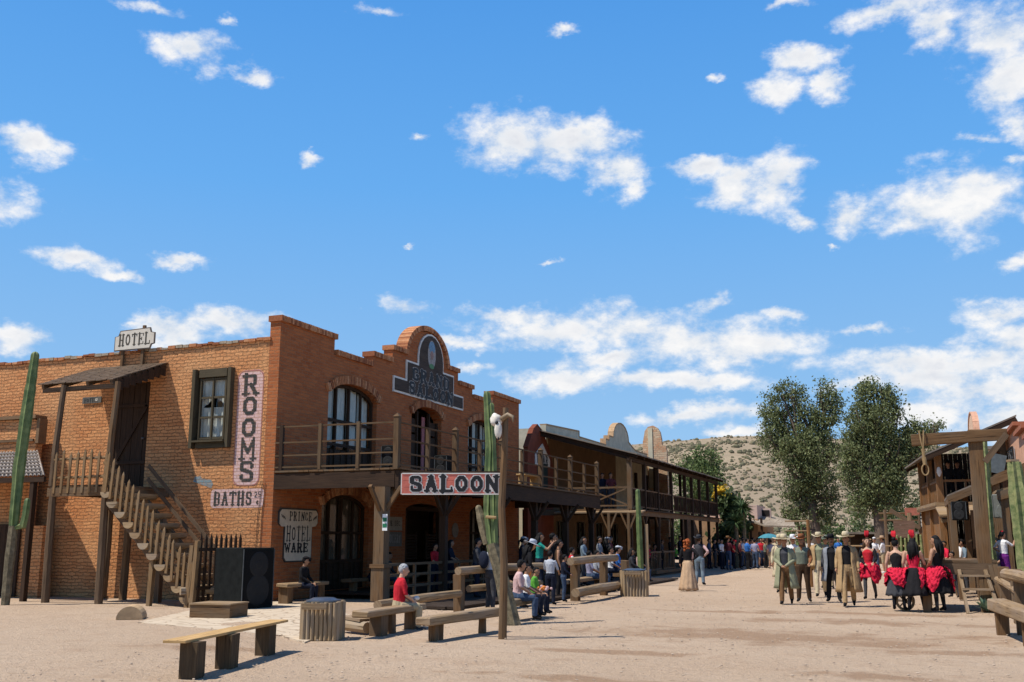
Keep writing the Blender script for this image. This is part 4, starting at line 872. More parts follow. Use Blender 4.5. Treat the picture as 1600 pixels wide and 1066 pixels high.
q.tube([gp(574, 990)+Vector((0,0,.1)), gp(574, 990)+Vector((-.7,.35,.11))], [.1,.11], 10, wob=.04); q.build('trunk', W_log, SLg); q = MB(); q.bar(gp(574,990)+Vector((-.1,.1,.22)), gp(574,990)+Vector((-.75,.45,.24)), .25, .05); q.build('top_board', W_pale, SLg)
HL = thing('half_log', 'short half round log lying on the dirt left of the stair foot', 'log', gp(205, 967)); q = MB(); c_ = gp(205, 965); ax_ = Vector((-.55,.8,0)).normalized(); sd_ = Vector((ax_.y,-ax_.x,0))
pts = [(cos(pi*i/12)*.27, sin(pi*i/12)*.27-.02) for i in range(13)]; L0 = c_-ax_*.3; L1 = c_+ax_*.45
vs = [L0+sd_*a_+Vector((0,0,z_)) for a_, z_ in pts]+[L1+sd_*a_+Vector((0,0,z_)) for a_, z_ in pts]
q.add(vs, [tuple(range(13)), tuple(range(25,12,-1))]+[(i, 13+i, 14+i, i+1) for i in range(12)]); q.build('log_body', plain('sawn_log', (.46,.31,.17), .95, .25, 5, .4), HL)
# rail frame near the cactus
def rail_frame(name, label, posts, bars, ph, m=W_pale, pw=.22):
    t_ = thing(name, label, 'railing', (posts[0][0], posts[0][1], 0))
    for x, y in posts: MB().bar((x, y, -.05), (x, y, ph), pw, pw, rough=.012).build('post', W_mid, t_, bevel=.015)
    for p0, p1, r_ in bars: MB().tube([p0, (Vector(p0)+Vector(p1))/2+Vector((0,0,.015)), p1], [r_, r_*1.06, r_], 9, wob=.05).build('rail', m, t_)
    return t_
rail_frame('hitching_rail', 'log hitching rail between the grey haired woman and the cactus', [(-10.0, 21.7), (-9.75, 26.0)], [((-9.85,21.3,.94),(-9.6,26.2,.94),.09), ((-9.85,17.6,.4),(-9.95,21.6,.42),.09), ((-9.85,21.9,.52),(-9.6,26.1,.5),.08)], .86)
rail_frame('hitching_rail', 'knotty log hitching rail next to the second log bin', [(-8.95, 27.1), (-9.0, 30.0), (-9.05, 32.6)], [((-8.85,26.4,1.06),(-8.95,31.2,1.08),.11), ((-8.45,25.6,.28),(-8.55,29.9,.30),.12)], .98)
log_bench('log_bench', 'log seat behind the knotty rail in porch shade', (-9.8, 28.5, .42), (-9.9, 33.0, .42), .3, .12, ((.1,.2), (.85,.2)))
def log_bin(name, label, c_, w, h, rz, tag_):
    t_ = thing(name, label, 'trash bin', c_, rz)
    q = MB(); n_ = 8
    for s in range(4):
        for k in range(n_):
            u = -w/2+w*(k+.5)/n_; r_ = w/n_*.5; x, y = ((u, -w/2), (w/2, u), (u, w/2), (-w/2, u))[s]
            q.tube([(x, y, -.02), (x+U(-.01,.01), y, h+U(-.012,.01))], [r_*U(.95,1.02), r_], 8)
    q.build('log_cladding', W_log, t_, local=True, smooth=False)
    q = MB(); q.tube([(0,0,h+.0), (0,0,h+.03)], [w*.5, w*.5], 24); q.tube([(0,0,h+.03), (0,0,h+.065)], [w*.44, w*.3], 24); q.build('lid', M_metal, t_, local=True)
    MB().tube([(0,0,.05), (0,0,h+.01)], [w*.47, w*.47], 20).build('drum', M_black, t_, local=True)
    MB().box((-w*.12, -w/2-.09, h-.06), (w*.7, .05, .1)).build('cross_slat', W_pale, t_, local=True)
    return t_
bc = (gp(480,998)+gp(550,998))/2; log_bin('log_bin', 'log clad trash bin with round metal lid in front of the saloon', (bc.x-.22, bc.y+.12, 0), .60, .60, R(20), 0)
log_bin('log_bin', 'log clad trash bin farther up the street next to the pillar cactus', (-8.1, 30.2, 0), .72, .72, R(20), 1)
def speaker(label, c_, rz, w, d, h, z0=0.):
    t_ = thing('loudspeaker', label, 'loudspeaker', (c_[0], c_[1], z0), rz)
    MB().box((0, 0, h/2), (w, d, h)).build('cabinet', M_speak, t_, local=True, bevel=.02)
    q = MB()
    q.box((0, -d/2-.006, h*.5), (w*.88, .008, h*.9)); q.build('grille', plain('grille', (.010,.010,.010), .9, .4, 60, .6, .08), t_, local=True)
    for zz, r_ in ((h*.72, w*.3), (h*.3, w*.36)): 
        q = MB(); q.tube([(0,-d/2-.012,zz), (0,-d/2-.022,zz)], [r_, r_*.9], 20); q.tube([(0,-d/2-.022,zz), (0,-d/2-.028,zz)], [r_*.35, r_*.3], 16); q.build('cone', plain('cone', (.013,.013,.013), .75), t_, local=True)
    for sx_ in (-1, 1): MB().bar((sx_*(w/2-.012),-d/2-.004,.03), (sx_*(w/2-.012),-d/2-.004,h-.03), .02, .02).build('edge_strip', plain('edge_grey', (.06,.065,.065), .6), t_, local=True)
    return t_
speaker('large black stage loudspeaker standing beside the painted brick corner', (-15.66, 21.2), R(80), 1.04, .98, 1.45)
speaker('small loudspeaker on the saloon balcony by the corner post', (-13.1, 23.95), R(0), .42, .36, .62, ZD)
speaker('small loudspeaker on the balcony in front of the upper door', (-13.2, 27.4), R(0), .42, .36, .62, ZD)
PX_ = thing('wooden_step', 'dark wooden step block with pale top beside the stair foot', 'step', gp(335, 965)); q_ = gp(337, 967)
MB().box((q_.x-.35, q_.y+.55, .13), (.95, .8, .28), rz=.15).build('block', W_mid, PX_); MB().box((q_.x-.35, q_.y+.55, .285), (.98, .84, .03), rz=.15).build('top_board', W_pale, PX_)
# green and white placard on the corner post, extra boards in the porch
EP = thing('green_placard', 'small white and green placard fixed to the big corner porch post', 'sign', (XB-.2, 23.0, 2.0))
MB().box((XB-.06, 23.02, 2.08), (.14, .01, .42)).build('board', plain('placard_white', (.75,.75,.72)), EP); MB().box((XB-.06, 23.013, 2.15), (.12, .006, .1)).build('pictogram', M_green, EP); MB().box((XB-.06, 23.013, 2.0), (.12, .006, .1)).build('pictogram', M_green, EP)
wall_board('porch_board', 'faded cream board on the dark porch wall above the seated people', 29.6, 31.0, 1.95, 2.4, plain('faded_board', (.36,.32,.25)), 0, M_black, (('BOCK BEC', 29.75, 2.1, 1.1, .17),))
wall_board('porch_board', 'darker faded board just below the cream porch board', 29.6, 31.0, 1.42, 1.9, plain('faded_board_dark', (.17,.155,.13)), 0, plain('faded_ink', (.33,.30,.26)), (('SADDLERY', 29.7, 1.55, 1.2, .26),))
rd = thing('round_wall_sign', 'small round pale sign on the shaded brick between doorway and right window', 'sign', (XF, 35.3, 2.0))
MB().tube([(XF+.004,35.35,2.0), (XF+.03,35.35,2.0)], [.28,.28], 20).build('disc', plain('round_board', (.25,.22,.18)), rd)
# ------------------------------------------------------------------ small red gable shop next to the saloon
GB = thing('red_gable_shop', 'narrow red adobe shopfront with a pitched parapet right of the saloon', 'building', (-16.2, 42.6, 0))
plate([[(42.15,0),(45.6,0),(45.6,5.0),(44.9,5.9),(44.1,6.6),(43.4,6.85),(42.9,6.6),(42.15,5.7)]], lambda u, v, w: (-16.30+w, u, v), .2).build('wall', M_redad, GB)
q = MB()
for (a, b_) in (((45.6,5.0),(44.9,5.9)),((44.9,5.9),(44.1,6.6)),((44.1,6.6),(43.4,6.85)),((43.4,6.85),(42.9,6.6)),((42.9,6.6),(42.15,5.7))): q.bar((-16.2, a[0], a[1]+.03), (-16.2, b_[0], b_[1]+.03), .24, .07)
q.build('coping', M_redad, GB)
gsn = thing('gable_sign', 'small white house shaped sign with dark strokes on the red gable', 'sign', (-16.1, 43.9, 5.2))
plate([[(43.05,5.0),(45.0,5.0),(45.0,5.35),(44.0,6.05),(43.05,5.5)]], lambda u, v, w: (-16.09+w, u, v), .04).build('board', M_white, gsn)
lt = MB(); letters(lt, 'WEAR', lambda u, v: (-16.04, u, v), 43.2, 5.1, 1.5, .4, fat=1.2); lt.build('lettering', M_black, gsn)
MB().box((-16.2, 43.9, 4.3), (.5, 1.0, 1.6)).build('window', plain('green_shade', (.02,.035,.03)), GB)
# ------------------------------------------------------------------ long stucco building with two storey gallery
GX = -11.9; G0, G1 = 44.0, 65.0; WX = -16.5
G = thing('gallery_building', 'long cream building with scalloped parapet and dark two storey timber gallery', 'building', (GX, 54, 0))
pw = [(45.7,0),(65.6,0),(65.6,7.2),(62.6,7.2),(61.9,7.35)]
for i in range(11): t_ = pi*i/10; pw.append((59.2+1.75*cos(t_), 7.6+1.0*sin(t_)))
pw += [(56.6,7.6),(56.6,7.35),(55.9,7.35),(55.9,7.0),(50.9,7.0),(50.9,7.3),(45.7,7.12)]
plate([pw], lambda u, v, w: (WX-.3+w, u, v), .3, [arch(u, u+1.5, .1, 2.5, .1) for u in (47, 50.2, 53.6, 56.5, 59.8)]).build('wall', M_stucco, G)
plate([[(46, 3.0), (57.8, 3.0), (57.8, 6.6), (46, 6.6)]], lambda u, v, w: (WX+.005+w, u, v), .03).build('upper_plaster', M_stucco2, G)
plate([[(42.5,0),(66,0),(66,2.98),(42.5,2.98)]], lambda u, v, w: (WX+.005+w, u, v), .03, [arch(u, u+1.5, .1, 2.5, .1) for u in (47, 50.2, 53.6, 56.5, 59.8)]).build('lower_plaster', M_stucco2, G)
q = MB(); prev = None
top = [p for p in pw[3:]]
for a, b_ in zip(pw[2:-1], pw[3:]): q.bar((WX-.15, a[0], a[1]+.035), (WX-.15, b_[0], b_[1]+.035), .36, .07)
q.build('coping', plain('tan_coping', (.42,.27,.15), .95, .25, 9, .4), G)
MB().box((WX-4, 55.5, 3.4), (.3, 20, 6.8)).box((WX-2.2, 45.9, 3.5), (4.0, .3, 7.0)).box((WX-2.2, 65.8, 3.3), (4.0,.3,6.6)).box((WX-2.2, 55.7, 6.7), (3.9, 19.5, .15)).build('rear_walls', M_stucco, G)
# second parapet farther on, seen edge-on, brick
P2 = thing('arched_brick_parapet', 'weathered brick and plaster arched parapet rising behind the gallery roof', 'wall', (-15.5, 66, 0))
M_ruin = brick('ruin_brick', (.52,.24,.12), (.62,.45,.28), (.50,.36,.22), .03, bw=.3, rh=.14, blotch=(.62,.50,.36))
pp = [(66.3,0),(68.2,0),(68.2,8.2),(67.8,8.9),(67.2,8.4),(66.3,8.2)]
plate([pp], lambda u, v, w: (-16.95+w, u, v), .3).build('wall', M_ruin, P2)
ar = [(-16.95,0),(-15.25,0),(-15.25,7.5),(-15.3,7.55),(-15.3,7.8),(-15.55,7.85),(-15.6,8.3),(-15.68,8.75),(-15.85,9.02),(-16.15,9.2),(-16.5,9.12),(-16.72,8.85),(-16.85,8.2)]
plate([ar], lambda u, v, w: (u, 66+w, v), .3).build('end_wall', M_ruin, P2)
MB().bar((-16.35, 65.97, 5.0), (-16.35, 65.97, 9.05), .3, .06).build('plaster_strip', M_stucco, P2)
# roof
rf = MB(); zr = lambda x: 5.42+(GX+.45-x)*.27
for k in range(64):
    y0 = 43.7+k*.345; w_ = .33; dz_ = U(-.015,.015); x0, x1 = GX+.5+U(-.05,.05), WX+.02
    x1 = x1 if y0 < 57 else WX-.3
    rf.add([(x0,y0,zr(x0)+dz_),(x0,y0+w_,zr(x0)+dz_),(x1,y0+w_,zr(x1)),(x1,y0,zr(x1)),(x0,y0,zr(x0)-.05+dz_),(x0,y0+w_,zr(x0)-.05+dz_),(x1,y0+w_,zr(x1)-.05),(x1,y0,zr(x1)-.05)], [(0,1,2,3),(7,6,5,4),(0,4,5,1),(1,5,6,2),(2,6,7,3),(3,7,4,0)],
           uvs=[[(x0,y0),(x0,y0+w_),(x1,y0+w_),(x1,y0)]]*2+[[(0,y0),(0,y0+.1),(.1,y0+.1),(.1,y0)]]*4)
rf.build('gallery_roof', W_roof, G)
q = MB()
for y in np.arange(43.9, 65.6, 1.35): q.bar((GX+.4, y, zr(GX+.4)-.12), (WX+.02, y, zr(WX)-.12), .09, .13)
q.bar((GX, 43.8, 5.22), (GX, 65.6, 5.22), .12, .18); q.bar((GX, 43.9, 5.25), (WX, 43.9, zr(WX)-.22), .1, .12); q.build('roof_frame', W_dark, G)
gpy = [44.0, 46.6, 49.2, 52.2, 55.6, 57.4, 59.6, 62.2, 65.0]
for i, y in enumerate(gpy):
    MB().bar((GX, y, 2.9), (GX, y, 5.2), .2 if i == 0 else .16, .2 if i == 0 else .16, rough=.006).build('gallery_post', W_mid if i == 0 else W_dark, G)
    MB().bar((GX, y, .1), (GX, y, 2.9), .16, .16, rough=.006).build('gallery_post', W_dark, G)
for x, y in ((-14.2, 65.0), (-16.4, 62.2), (-16.4, 65.0), (-14.2, 58.2)): MB().bar((x, y, .1), (x, y, 5.8), .16, .16).build('gallery_post', W_dark, G)
q = MB()
for k in range(24): x = WX+.05+(GX+.15-WX)*(k+.5)/24; q.bar((x, 43.9, 2.97), (x, 65.3, 2.97), .19, .05)
q.build('gallery_floor', W_dark, G)
q = MB(); q.bar((GX+.06, 43.85, 2.86), (GX+.06, 65.3, 2.86), .08, .28); q.bar((WX, 43.85, 2.86), (GX, 43.85, 2.86), .08, .26)
q.build('floor_beam', W_mid, G)
lg_ = MB(); lg_.add([(WX+1.2,43.4,2.86),(GX+.7,43.4,2.86),(GX+.7,44.0,2.93),(WX+1.2,44.0,2.93),(WX+1.2,43.4,2.8),(GX+.7,43.4,2.8),(GX+.7,44.0,2.88),(WX+1.2,44.0,2.88)], [(0,1,2,3),(7,6,5,4),(0,4,5,1),(1,5,6,2),(2,6,7,3),(3,7,4,0)]); lg_.build('skirt_roof', W_pale, G)
# upper railing: rails and twisted branch pickets, end bay with crossed braces
q = MB(); q.bar((GX, 44, 3.92), (GX, 65.1, 3.92), .07, .06); q.bar((GX, 44, 3.12), (GX, 65.1, 3.12), .06, .06); q.bar((WX+.1, 43.98, 3.95), (GX, 43.98, 3.95), .08, .08); q.bar((WX+.1, 43.98, 3.14), (GX, 43.98, 3.14), .07, .07); q.build('gallery_rail', W_mid, G)
for (xa, xb_) in ((-15.9, -14.1), (-13.9, -12.05)):
    q = MB(); q.bar((xa, 43.97, 3.18), (xb_, 43.97, 3.9), .05, .06); q.bar((xa, 44.01, 3.9), (xb_, 44.01, 3.18), .05, .06); q.build('cross_brace', W_mid, G)
for x in (-16.0, -14.0): MB().bar((x, 43.98, 3.0), (x, 43.98, 3.95), .1, .1).build('gallery_post', W_mid, G)
q = MB(); y = 44.2
while y < 65: q.tube([(GX+U(-.02,.02), y, 3.1), (GX+U(-.03,.03), y+U(-.09,.09), 3.5), (GX, y+U(-.12,.12), 3.95)], U(.02,.035), 5); y += U(.12,.26)
q.build('branch_pickets', W_dark, G)
MB().box((GX-.06, 63.3, 3.5), (.03, 2.6, .8)).build('dark_panel', M_black, G)
# porch rail with slanting branches, step and boards
for a, b_ in ((46.8, 49.0), (49.4, 52.0), (59.8, 64.8)):
    q = MB(); q.bar((GX+.15, a, 1.05), (GX+.15, b_, 1.05), .06, .08); q.bar((GX+.15, a, .25), (GX+.15, b_, .25), .06, .08)
    k = a
    while k < b_: q.tube([(GX+.15, k, .25), (GX+.15, min(b_, k+U(-.3,.4)), 1.05)], .03, 5); k += .33
    q.build('porch_rail', W_mid, G)
q = MB(); q.box((-14.2, 55, .1), (4.9, 21.5, .16)); q.bar((GX+.5, 46, .16), (GX+.5, 53, .14), .3, .14, rough=.02); q.build('porch_floor', W_mid, G)
q = MB()
for y in (46.6, 49.2, 52.2): q.bar((GX, y, 2.2), (GX, y+.5, 2.75), .06, .07); q.bar((GX, y, 2.2), (GX, y-.5, 2.75), .06, .07)
q.build('porch_braces', W_mid, G)
# dark door leaves in the ground floor openings
for k, u in enumerate((47, 50.2, 53.6, 56.5, 59.8)):
    q = MB(); q.bar((WX-.1, u+.06, .1), (WX-.1, u+.06, 2.5), .08, .1); q.bar((WX-.1, u+1.44, .1), (WX-.1, u+1.44, 2.5), .08, .1); q.bar((WX-.1, u+.75, .1), (WX-.1, u+.75, 2.5), .06, .08); q.bar((WX-.1, u, 1.3), (WX-.1, u+1.5, 1.3), .06, .08); q.build('door_frame', W_dark, G)
# V braced light posts of the lower porch between saloon and gallery
for px in (952, 983):
    v_ = aty(px, 850, 43.3); q = MB(); q.bar((v_.x, 43.3, .05), (v_.x, 43.3, 2.8), .11, .11); q.build('porch_post', W_mid, G)
    q = MB(); q.bar((v_.x-.05, 43.3, 2.1), (v_.x-.35, 43.3, 2.8), .06, .07); q.bar((v_.x+.05, 43.3, 2.1), (v_.x+.35, 43.3, 2.8), .06, .07); q.build('v_brace', W_mid, G)
bb = thing('balcony_bench', 'small orange wooden bench standing on the far end of the saloon balcony', 'bench', (-13.2, 34.6, 3.55))
MB().box((-13.3, 34.9, 3.98), (.36, 1.6, .05)).build('seat', W_plank, bb)
for y in (34.3, 35.5): MB().box((-13.3, y, 3.76), (.32, .06, .40)).build('leg', W_plank, bb)
# ------------------------------------------------------------------ low adobe house beyond
Hh = thing('low_adobe_house', 'low adobe house with grey board porch roof beyond the gallery', 'building', (-10.5, 70, 0))
MB().box((-12.6, 73.5, 1.5), (5.2, 8, 3.0)).build('walls', plain('tan_adobe', (.42,.25,.14), .95, .2, 2), Hh)
MB().box((-11.9, 72.2, 3.45), (3.6, 4, 1.0)).box((-10.35, 72.6, 3.4), (1.7, .4, .75)).build('parapet', plain('pale_pink_adobe', (.58,.42,.34), .95, .1, 2), Hh)
MB().box((-9.95, 72.38, 3.45), (.75, .04, .42)).build('vent', M_dark, Hh)
q = MB(); ra = [aty(1196,821,68), aty(1242,822,68), aty(1240,814,74), aty(1197,803,74), aty(1152,800,72), aty(1150,806,69)]
q.add(ra, [(0,1,2,3),(0,3,4,5)], uvs=[[(p.y*.3, p.x*.35) for p in (ra[0],ra[1],ra[2],ra[3])], [(p.y*.3, p.x*.35) for p in (ra[0],ra[3],ra[4],ra[5])]])
q = q.build('porch_roof', wood('pale_shingle', (.26,.20,.14), (.46,.38,.29)), Hh); m_ = q.modifiers.new('thick', 'SOLIDIFY'); m_.thickness = .1
for x, y in ((-7.2,68.4),(-7.2,70.8),(-7.2,73.2),(-9.6,68.4),(-10.3,68.3)): MB().bar((x, y, 0), (x, y, 2.5+max(0,(-7.2-x))*.22), .14, .14).build('porch_post', W_dark, Hh)
MB().box((-7.0, 72.5, 2.32), (.1, 8.4, .16)).build('eave_beam', W_dark, Hh)
for y in (70, 72, 74.5): MB().box((-9.97, y, 1.1), (.06, .9, 2.1)).build('door', M_dark, Hh)
# ------------------------------------------------------------------ far shed, gate sign, fences at the street end
Sh = thing('far_shed', 'low dark timber shed with flat roof under the far eucalyptus', 'building', (-3, 88, 0))
q = MB(); q.box((-1.2, 88, 2.15), (9, 5, .16)); q.build('roof', W_roof, Sh); q = MB()
for x in (-5.2, -3.1, -1, 1.1, 3.2): MB().bar((x, 86, 0), (x, 86, 2.1), .16, .16).build('post', W_post, Sh)
MB().box((-1.2, 89.8, 1.05), (8.6, .2, 2.1)).build('back_wall', W_dark, Sh)
MB().tube([(-2.4, 85.6, 2.25), (-2.4, 86.5, 2.25)], [.9,.9], 18).build('round_sign_top', W_mid, Sh) if False else None
GT = thing('rustic_gateway', 'far rustic gateway with a faded red name board across its posts', 'gateway', (0, 72, 0))
for x in (-2.0, 3.9): MB().tube([(x,72,0),(x,72,3.6)], [.13,.1], 7).build('post', W_mid, GT)
for z in (2.9, 3.35): MB().tube([(-2.4,72,z),(4.2,72,z+.02)], .06, 6).build('cross_pole', W_mid, GT)
MB().box((.55, 71.88, 3.45), (2.6, .06, .5)).build('name_board', plain('faded_red', (.33,.11,.07), .85, .25, 5), GT)
sb = thing('plank_notice', 'grey plank notice board standing above the far organ cactus', 'sign', (-.45, 52, 0))
MB().bar((-.45,52,0), (-.45,52,1.9), .12, .12).build('post', W_mid, sb); q = MB(); 
for k in range(4): q.box((-.62, 51.9, 1.83+k*.2), (.95, .04, .19))
q.build('board', wood('notice_wood', (.16,.09,.06), (.26,.16,.11)), sb)
MB().tube([(-.35, 52.3, 0), (-.35, 52.3, 2.9)], [.14,.1], 6).build('tall_stake', W_pale, sb)
for (x0, yy_, n_, hh, lab) in ((-.95, 50.5, 7, 1.85, 'clump of pale organ pipe cactus below the plank notice'), (.62, 48, 5, 1.75, 'clump of organ pipe cactus left of the orange timber house')):
    oc = thing('organ_cactus', lab, 'cactus', (x0, yy_, 0))
    for k in range(n_): x = x0+k*.17; cact_col([(x, yy_+U(-.1,.1), 0), (x+U(-.02,.02), yy_, hh*.6), (x, yy_, hh*U(.85,1.0))], [.07,.075,.06], 5, M_cactp, 'stem', oc, .25)
fp = thing('leaning_post', 'tall square gate post at the street end with a leaning crosspiece', 'post', (.15, 56, 0))
MB().bar((.15,56,0), (.15,56,2.9), .26, .26).build('shaft', W_mid, fp); MB().bar((-1.3,56,3.15), (.1,55.9,2.2), .2, .2).build('crosspiece', W_post, fp)
ff = thing('far_pole_fence', 'low pole fence crossing the far end of the street', 'fence', (0, 66, 0))
for k in range(9): MB().tube([(-4+k*1.2, 66, 0), (-4+k*1.2, 66, 1.5)], [.07,.06], 6).build('post', W_mid, ff)
for z in (.6, 1.25): MB().tube([(-4.2, 66, z), (6, 66, z+.03)], .05, 6).build('rail', W_pale, ff)
tp = thing('thin_flag_post', 'thin reddish post with crossbar behind the walking cowboys', 'post', (-3.45, 34.5, 0))
pz = gp(1268, 917); tp.location = (pz.x, pz.y, 0)
MB().tube([(pz.x,pz.y,-.05),(pz.x,pz.y,2.35)], [.07,.06], 7).build('shaft', W_orange, tp)
MB().tube([(pz.x-.8,pz.y,2.3),(pz.x+.15,pz.y,2.3)], [.025,.025], 6).build('crossbar', W_pale, tp); MB().tube([(pz.x-.8,pz.y,1.95),(pz.x+.1,pz.y,1.95)], [.02,.02], 6).build('crossbar', W_pale, tp)
# ------------------------------------------------------------------ gallows and platform
GP = thing('gallows_platform', 'heavy timber gallows platform on splayed legs by the saloon girls', 'platform', (1.1, 26.2, 0))
px0, px1, py0, py1, pz_ = .0, 1.60, 26.35, 28.7, 1.17
q = MB()
for k in range(9): q.bar((px0, py0+.27*k+.13, pz_-.03), (px1+.05, py0+.27*k+.13, pz_-.03), .26, .06)
q.build('deck', W_mid, GP)
q = MB(); q.bar((px0, py0, pz_-.2), (px1, py0, pz_-.2), .08, .26); q.bar((px0, py1, pz_-.2), (px1, py1, pz_-.2), .08, .26); q.build('side_beam', W_post, GP)
MB().bar((px1, py0-.03, pz_-.2), (px1, py1, pz_-.2), .1, .25).build('side_beam', W_mid, GP)
for x, y, dx_ in ((px0+.12, py0, -.05), (px1-.05, py0-.02, .12), (px0+.1, py1, 0), (px1-.1, py1, .05)): MB().bar((x, y, pz_-.1), (x+dx_, y-.12, -.05), .2, .14, rough=.006).build('leg', W_mid, GP)
LD = thing('short_ladder', 'short two rung timber ladder leaning on the gallows platform', 'ladder', (1.0, 25.7, 0))
for x, dx_ in ((.82, .1), (1.38, .2)): MB().bar((x, py0-.05, .95), (x+dx_, py0-.55, -.02), .07, .05).build('stile', W_pale, LD)
for z in (.82, .52): MB().bar((.8+.1*(1-z), py0-.12-.5*(.95-z), z), (1.45+.1*(1-z), py0-.12-.5*(.95-z), z), .04, .05).build('rung', W_pale, LD)
GL_ = thing('gallows', 'brown timber gallows post and beam with knee brace above the platform', 'gallows', (1.42, 26.5, 0))
MB().bar((1.38, 26.5, -.1), (1.43, 26.5, 4.24), .31, .31, rough=.006).build('post', W_mid, GL_, bevel=.01)
MB().bar((-.0, 26.35, 4.03), (2.12, 26.35, 4.1), .16, .27, rough=.008).build('beam', W_mid, GL_, bevel=.01)
MB().bar((1.58, 26.25, 3.45), (2.1, 26.25, 4.1), .1, .14).build('brace', W_post, GL_)
NO = thing('noose', 'straw coloured hangman rope looped over the gallows beam', 'rope', (.26, 26.3, 3.2))
q = MB()
for dx_ in (-.05, .05): q.tube([(.24+dx_, 26.52, 4.0), (.24+dx_, 26.42, 4.26), (.24+dx_, 26.22, 4.24), (.24+dx_*.6, 26.2, 4.0), (.25, 26.22, 3.78)], .018, 6)
q.tube([(.25,26.22,3.8),(.25,26.22,3.74),(.25,26.22,3.55)], [.05,.04,.035], 8, wob=.12); q.tube([(.25+.0,26.22,3.6),(.27,26.22,3.42)], [.05,.045], 8, wob=.15)
n_ = 20; q.tube([(.26+.075*sin(2*pi*i/n_), 26.22, 3.3+.13*cos(2*pi*i/n_)) for i in range(n_+1)], .016, 6, cap=False); q.build('rope', M_rope, NO)
wh = thing('wagon_wheel', 'old wooden wheel on its side behind the left saloon girl', 'wheel', (-.55, 26.5, .3)); q = MB()
q.tube([(-.42+.19*cos(2*pi*i/20), 26.45+.05*cos(2*pi*i/20), .2+.2*sin(2*pi*i/20)) for i in range(21)], .035, 6, cap=False); q.build('rim', W_pale, wh); q = MB()
for k in range(4): a = pi*k/4; q.bar((-.42-.18*cos(a), 26.45, .2-.18*sin(a)), (-.42+.18*cos(a), 26.45, .2+.18*sin(a)), .03, .03)
q.build('spokes', W_pale, wh); MB().tube([(-.42, 26.38, .2), (-.42, 26.54, .2)], [.06,.06], 8).build('hub', W_mid, wh)
ag = thing('agave', 'pale green agave growing below the gallows platform', 'plant', (1.35, 28.6, 0)); q = MB()
for k in range(26):
    a = U(0, 2*pi); l = U(.25,.42); e = U(.2,1.2); c_ = Vector((1.35, 27.4, .03)); d = Vector((cos(a)*cos(e), sin(a)*cos(e), sin(e))); s_ = Vector((-sin(a), cos(a), 0))*.05
    m_ = c_+d*l*.5; q.add([c_-s_*.6, c_+s_*.6, m_+s_, m_-s_, c_+d*l], [(0,1,2,3),(3,2,4)])
q.build('leaves', plain('agave_leaf', (.20,.30,.20), .6, .3, 6), ag)
ag.location = (1.35, 27.4, 0); [setattr(o, 'matrix_parent_inverse', Matrix.Identity(4)) for o in ()]
# ------------------------------------------------------------------ right side: orange timber house
TB = thing('timber_balcony_house', 'two storey orange timber house with shed roof and picket balcony on the right', 'building', (.84, 40, 0), R(5.9))
def TBm(): return MB()
L_ = 5.5; W5 = 6.0
for x, y in ((0,0),(0,2.75),(0,5.5),(2.2,0),(4.4,0),(6.0,0)): TBm().bar((x,y,0), (x,y,4.85 if x < 1 else 4.85+x*.33), .22, .22, rough=.005).build('post', W_orange if x == 0 else W_post, TB, local=True)
q = TBm()
for k in range(30): y = .1+k*.18; q.box((.02, y+.09, 1.4), (.04, .17, 2.75))
q.build('plank_wall', W_orange, TB, local=True)
q = TBm()
for k in range(30): q.box((5.8, .1+k*.18, 3.0), (.04,.17,5.8))
for k in range(32): q.box((.1+k*.18, 5.45, 2.6), (.17,.04,5.1))
q.build('back_wall', W_dark, TB, local=True)
q = TBm(); q.box((3, 2.7, 2.82), (6.5, 6.1, .07)); q.build('balcony_floor', W_mid, TB, local=True)
q = TBm(); q.bar((-.2,-.35,2.86), (-.2,5.9,2.86), .08, .22); q.bar((-.2,-.35,2.86), (6,-.35,2.86), .08, .22); q.build('floor_beam', W_pale, TB, local=True)
q = TBm(); q.bar((0,.0,3.75), (0,5.5,3.75), .08, .08); q.bar((0,0,3.75), (6,0,3.75), .08, .08); q.build('balcony_rail', W_orange, TB, local=True)
for k in range(17): TBm().bar((0,.15+k*.32,2.9), (0,.15+k*.32,3.9), .05, .09).build('baluster', W_orange, TB, local=True)
for k in range(17): TBm().bar((.2+k*.34,0,2.9), (.2+k*.34,0,3.72), .05, .06).build('baluster', W_mid, TB, local=True)
q = TBm(); zz = lambda x: 4.9+x*.42
for k in range(24):
    y0 = -.9+k*.3; q.add([(-.55,y0,zz(-.55)),(-.55,y0+.29,zz(-.55)),(2.6,y0+.29,zz(2.6)),(2.6,y0,zz(2.6)),(-.55,y0,zz(-.55)-.06),(-.55,y0+.29,zz(-.55)-.06),(2.6,y0+.29,zz(2.6)-.06),(2.6,y0,zz(2.6)-.06)], [(3,2,1,0),(4,5,6,7),(1,5,4,0),(2,6,5,1),(3,7,6,2),(0,4,7,3)])
q.build('shed_roof', W_roof, TB, local=True)
q = TBm(); q.bar((-.5,-.85,zz(-.5)-.15), (2.6,-.85,zz(2.6)-.15), .08, .2); q.bar((0,-.8,4.75), (0,6.2,4.75), .1, .16); q.bar((-.5,6.1,4.5), (.3,6.1,4.95), .1, .12); q.build('roof_beam', W_dark, TB, local=True)
q = TBm()
for y in (0.02, 2.75): q.bar((-.02,y+.1,2.1), (-.02,y+.6,2.72), .08, .08)
for x in (.2, 2.3): q.bar((x,-.05,2.1), (x+.5,-.05,2.75), .08, .08)
q.build('brace', W_orange, TB, local=True)
q = TBm()
for x0_ in (.3, 1.5, 2.7): q.bar((x0_,-.6,1.0), (x0_+1,-.6,1.0), .3, .05); q.bar((x0_+.1,-.6,0), (x0_+.1,-.6,1.0), .2, .08); q.bar((x0_+.9,-.6,0), (x0_+.9,-.6,1.0), .2, .08)
q.build('porch_counter', W_mid, TB, local=True)
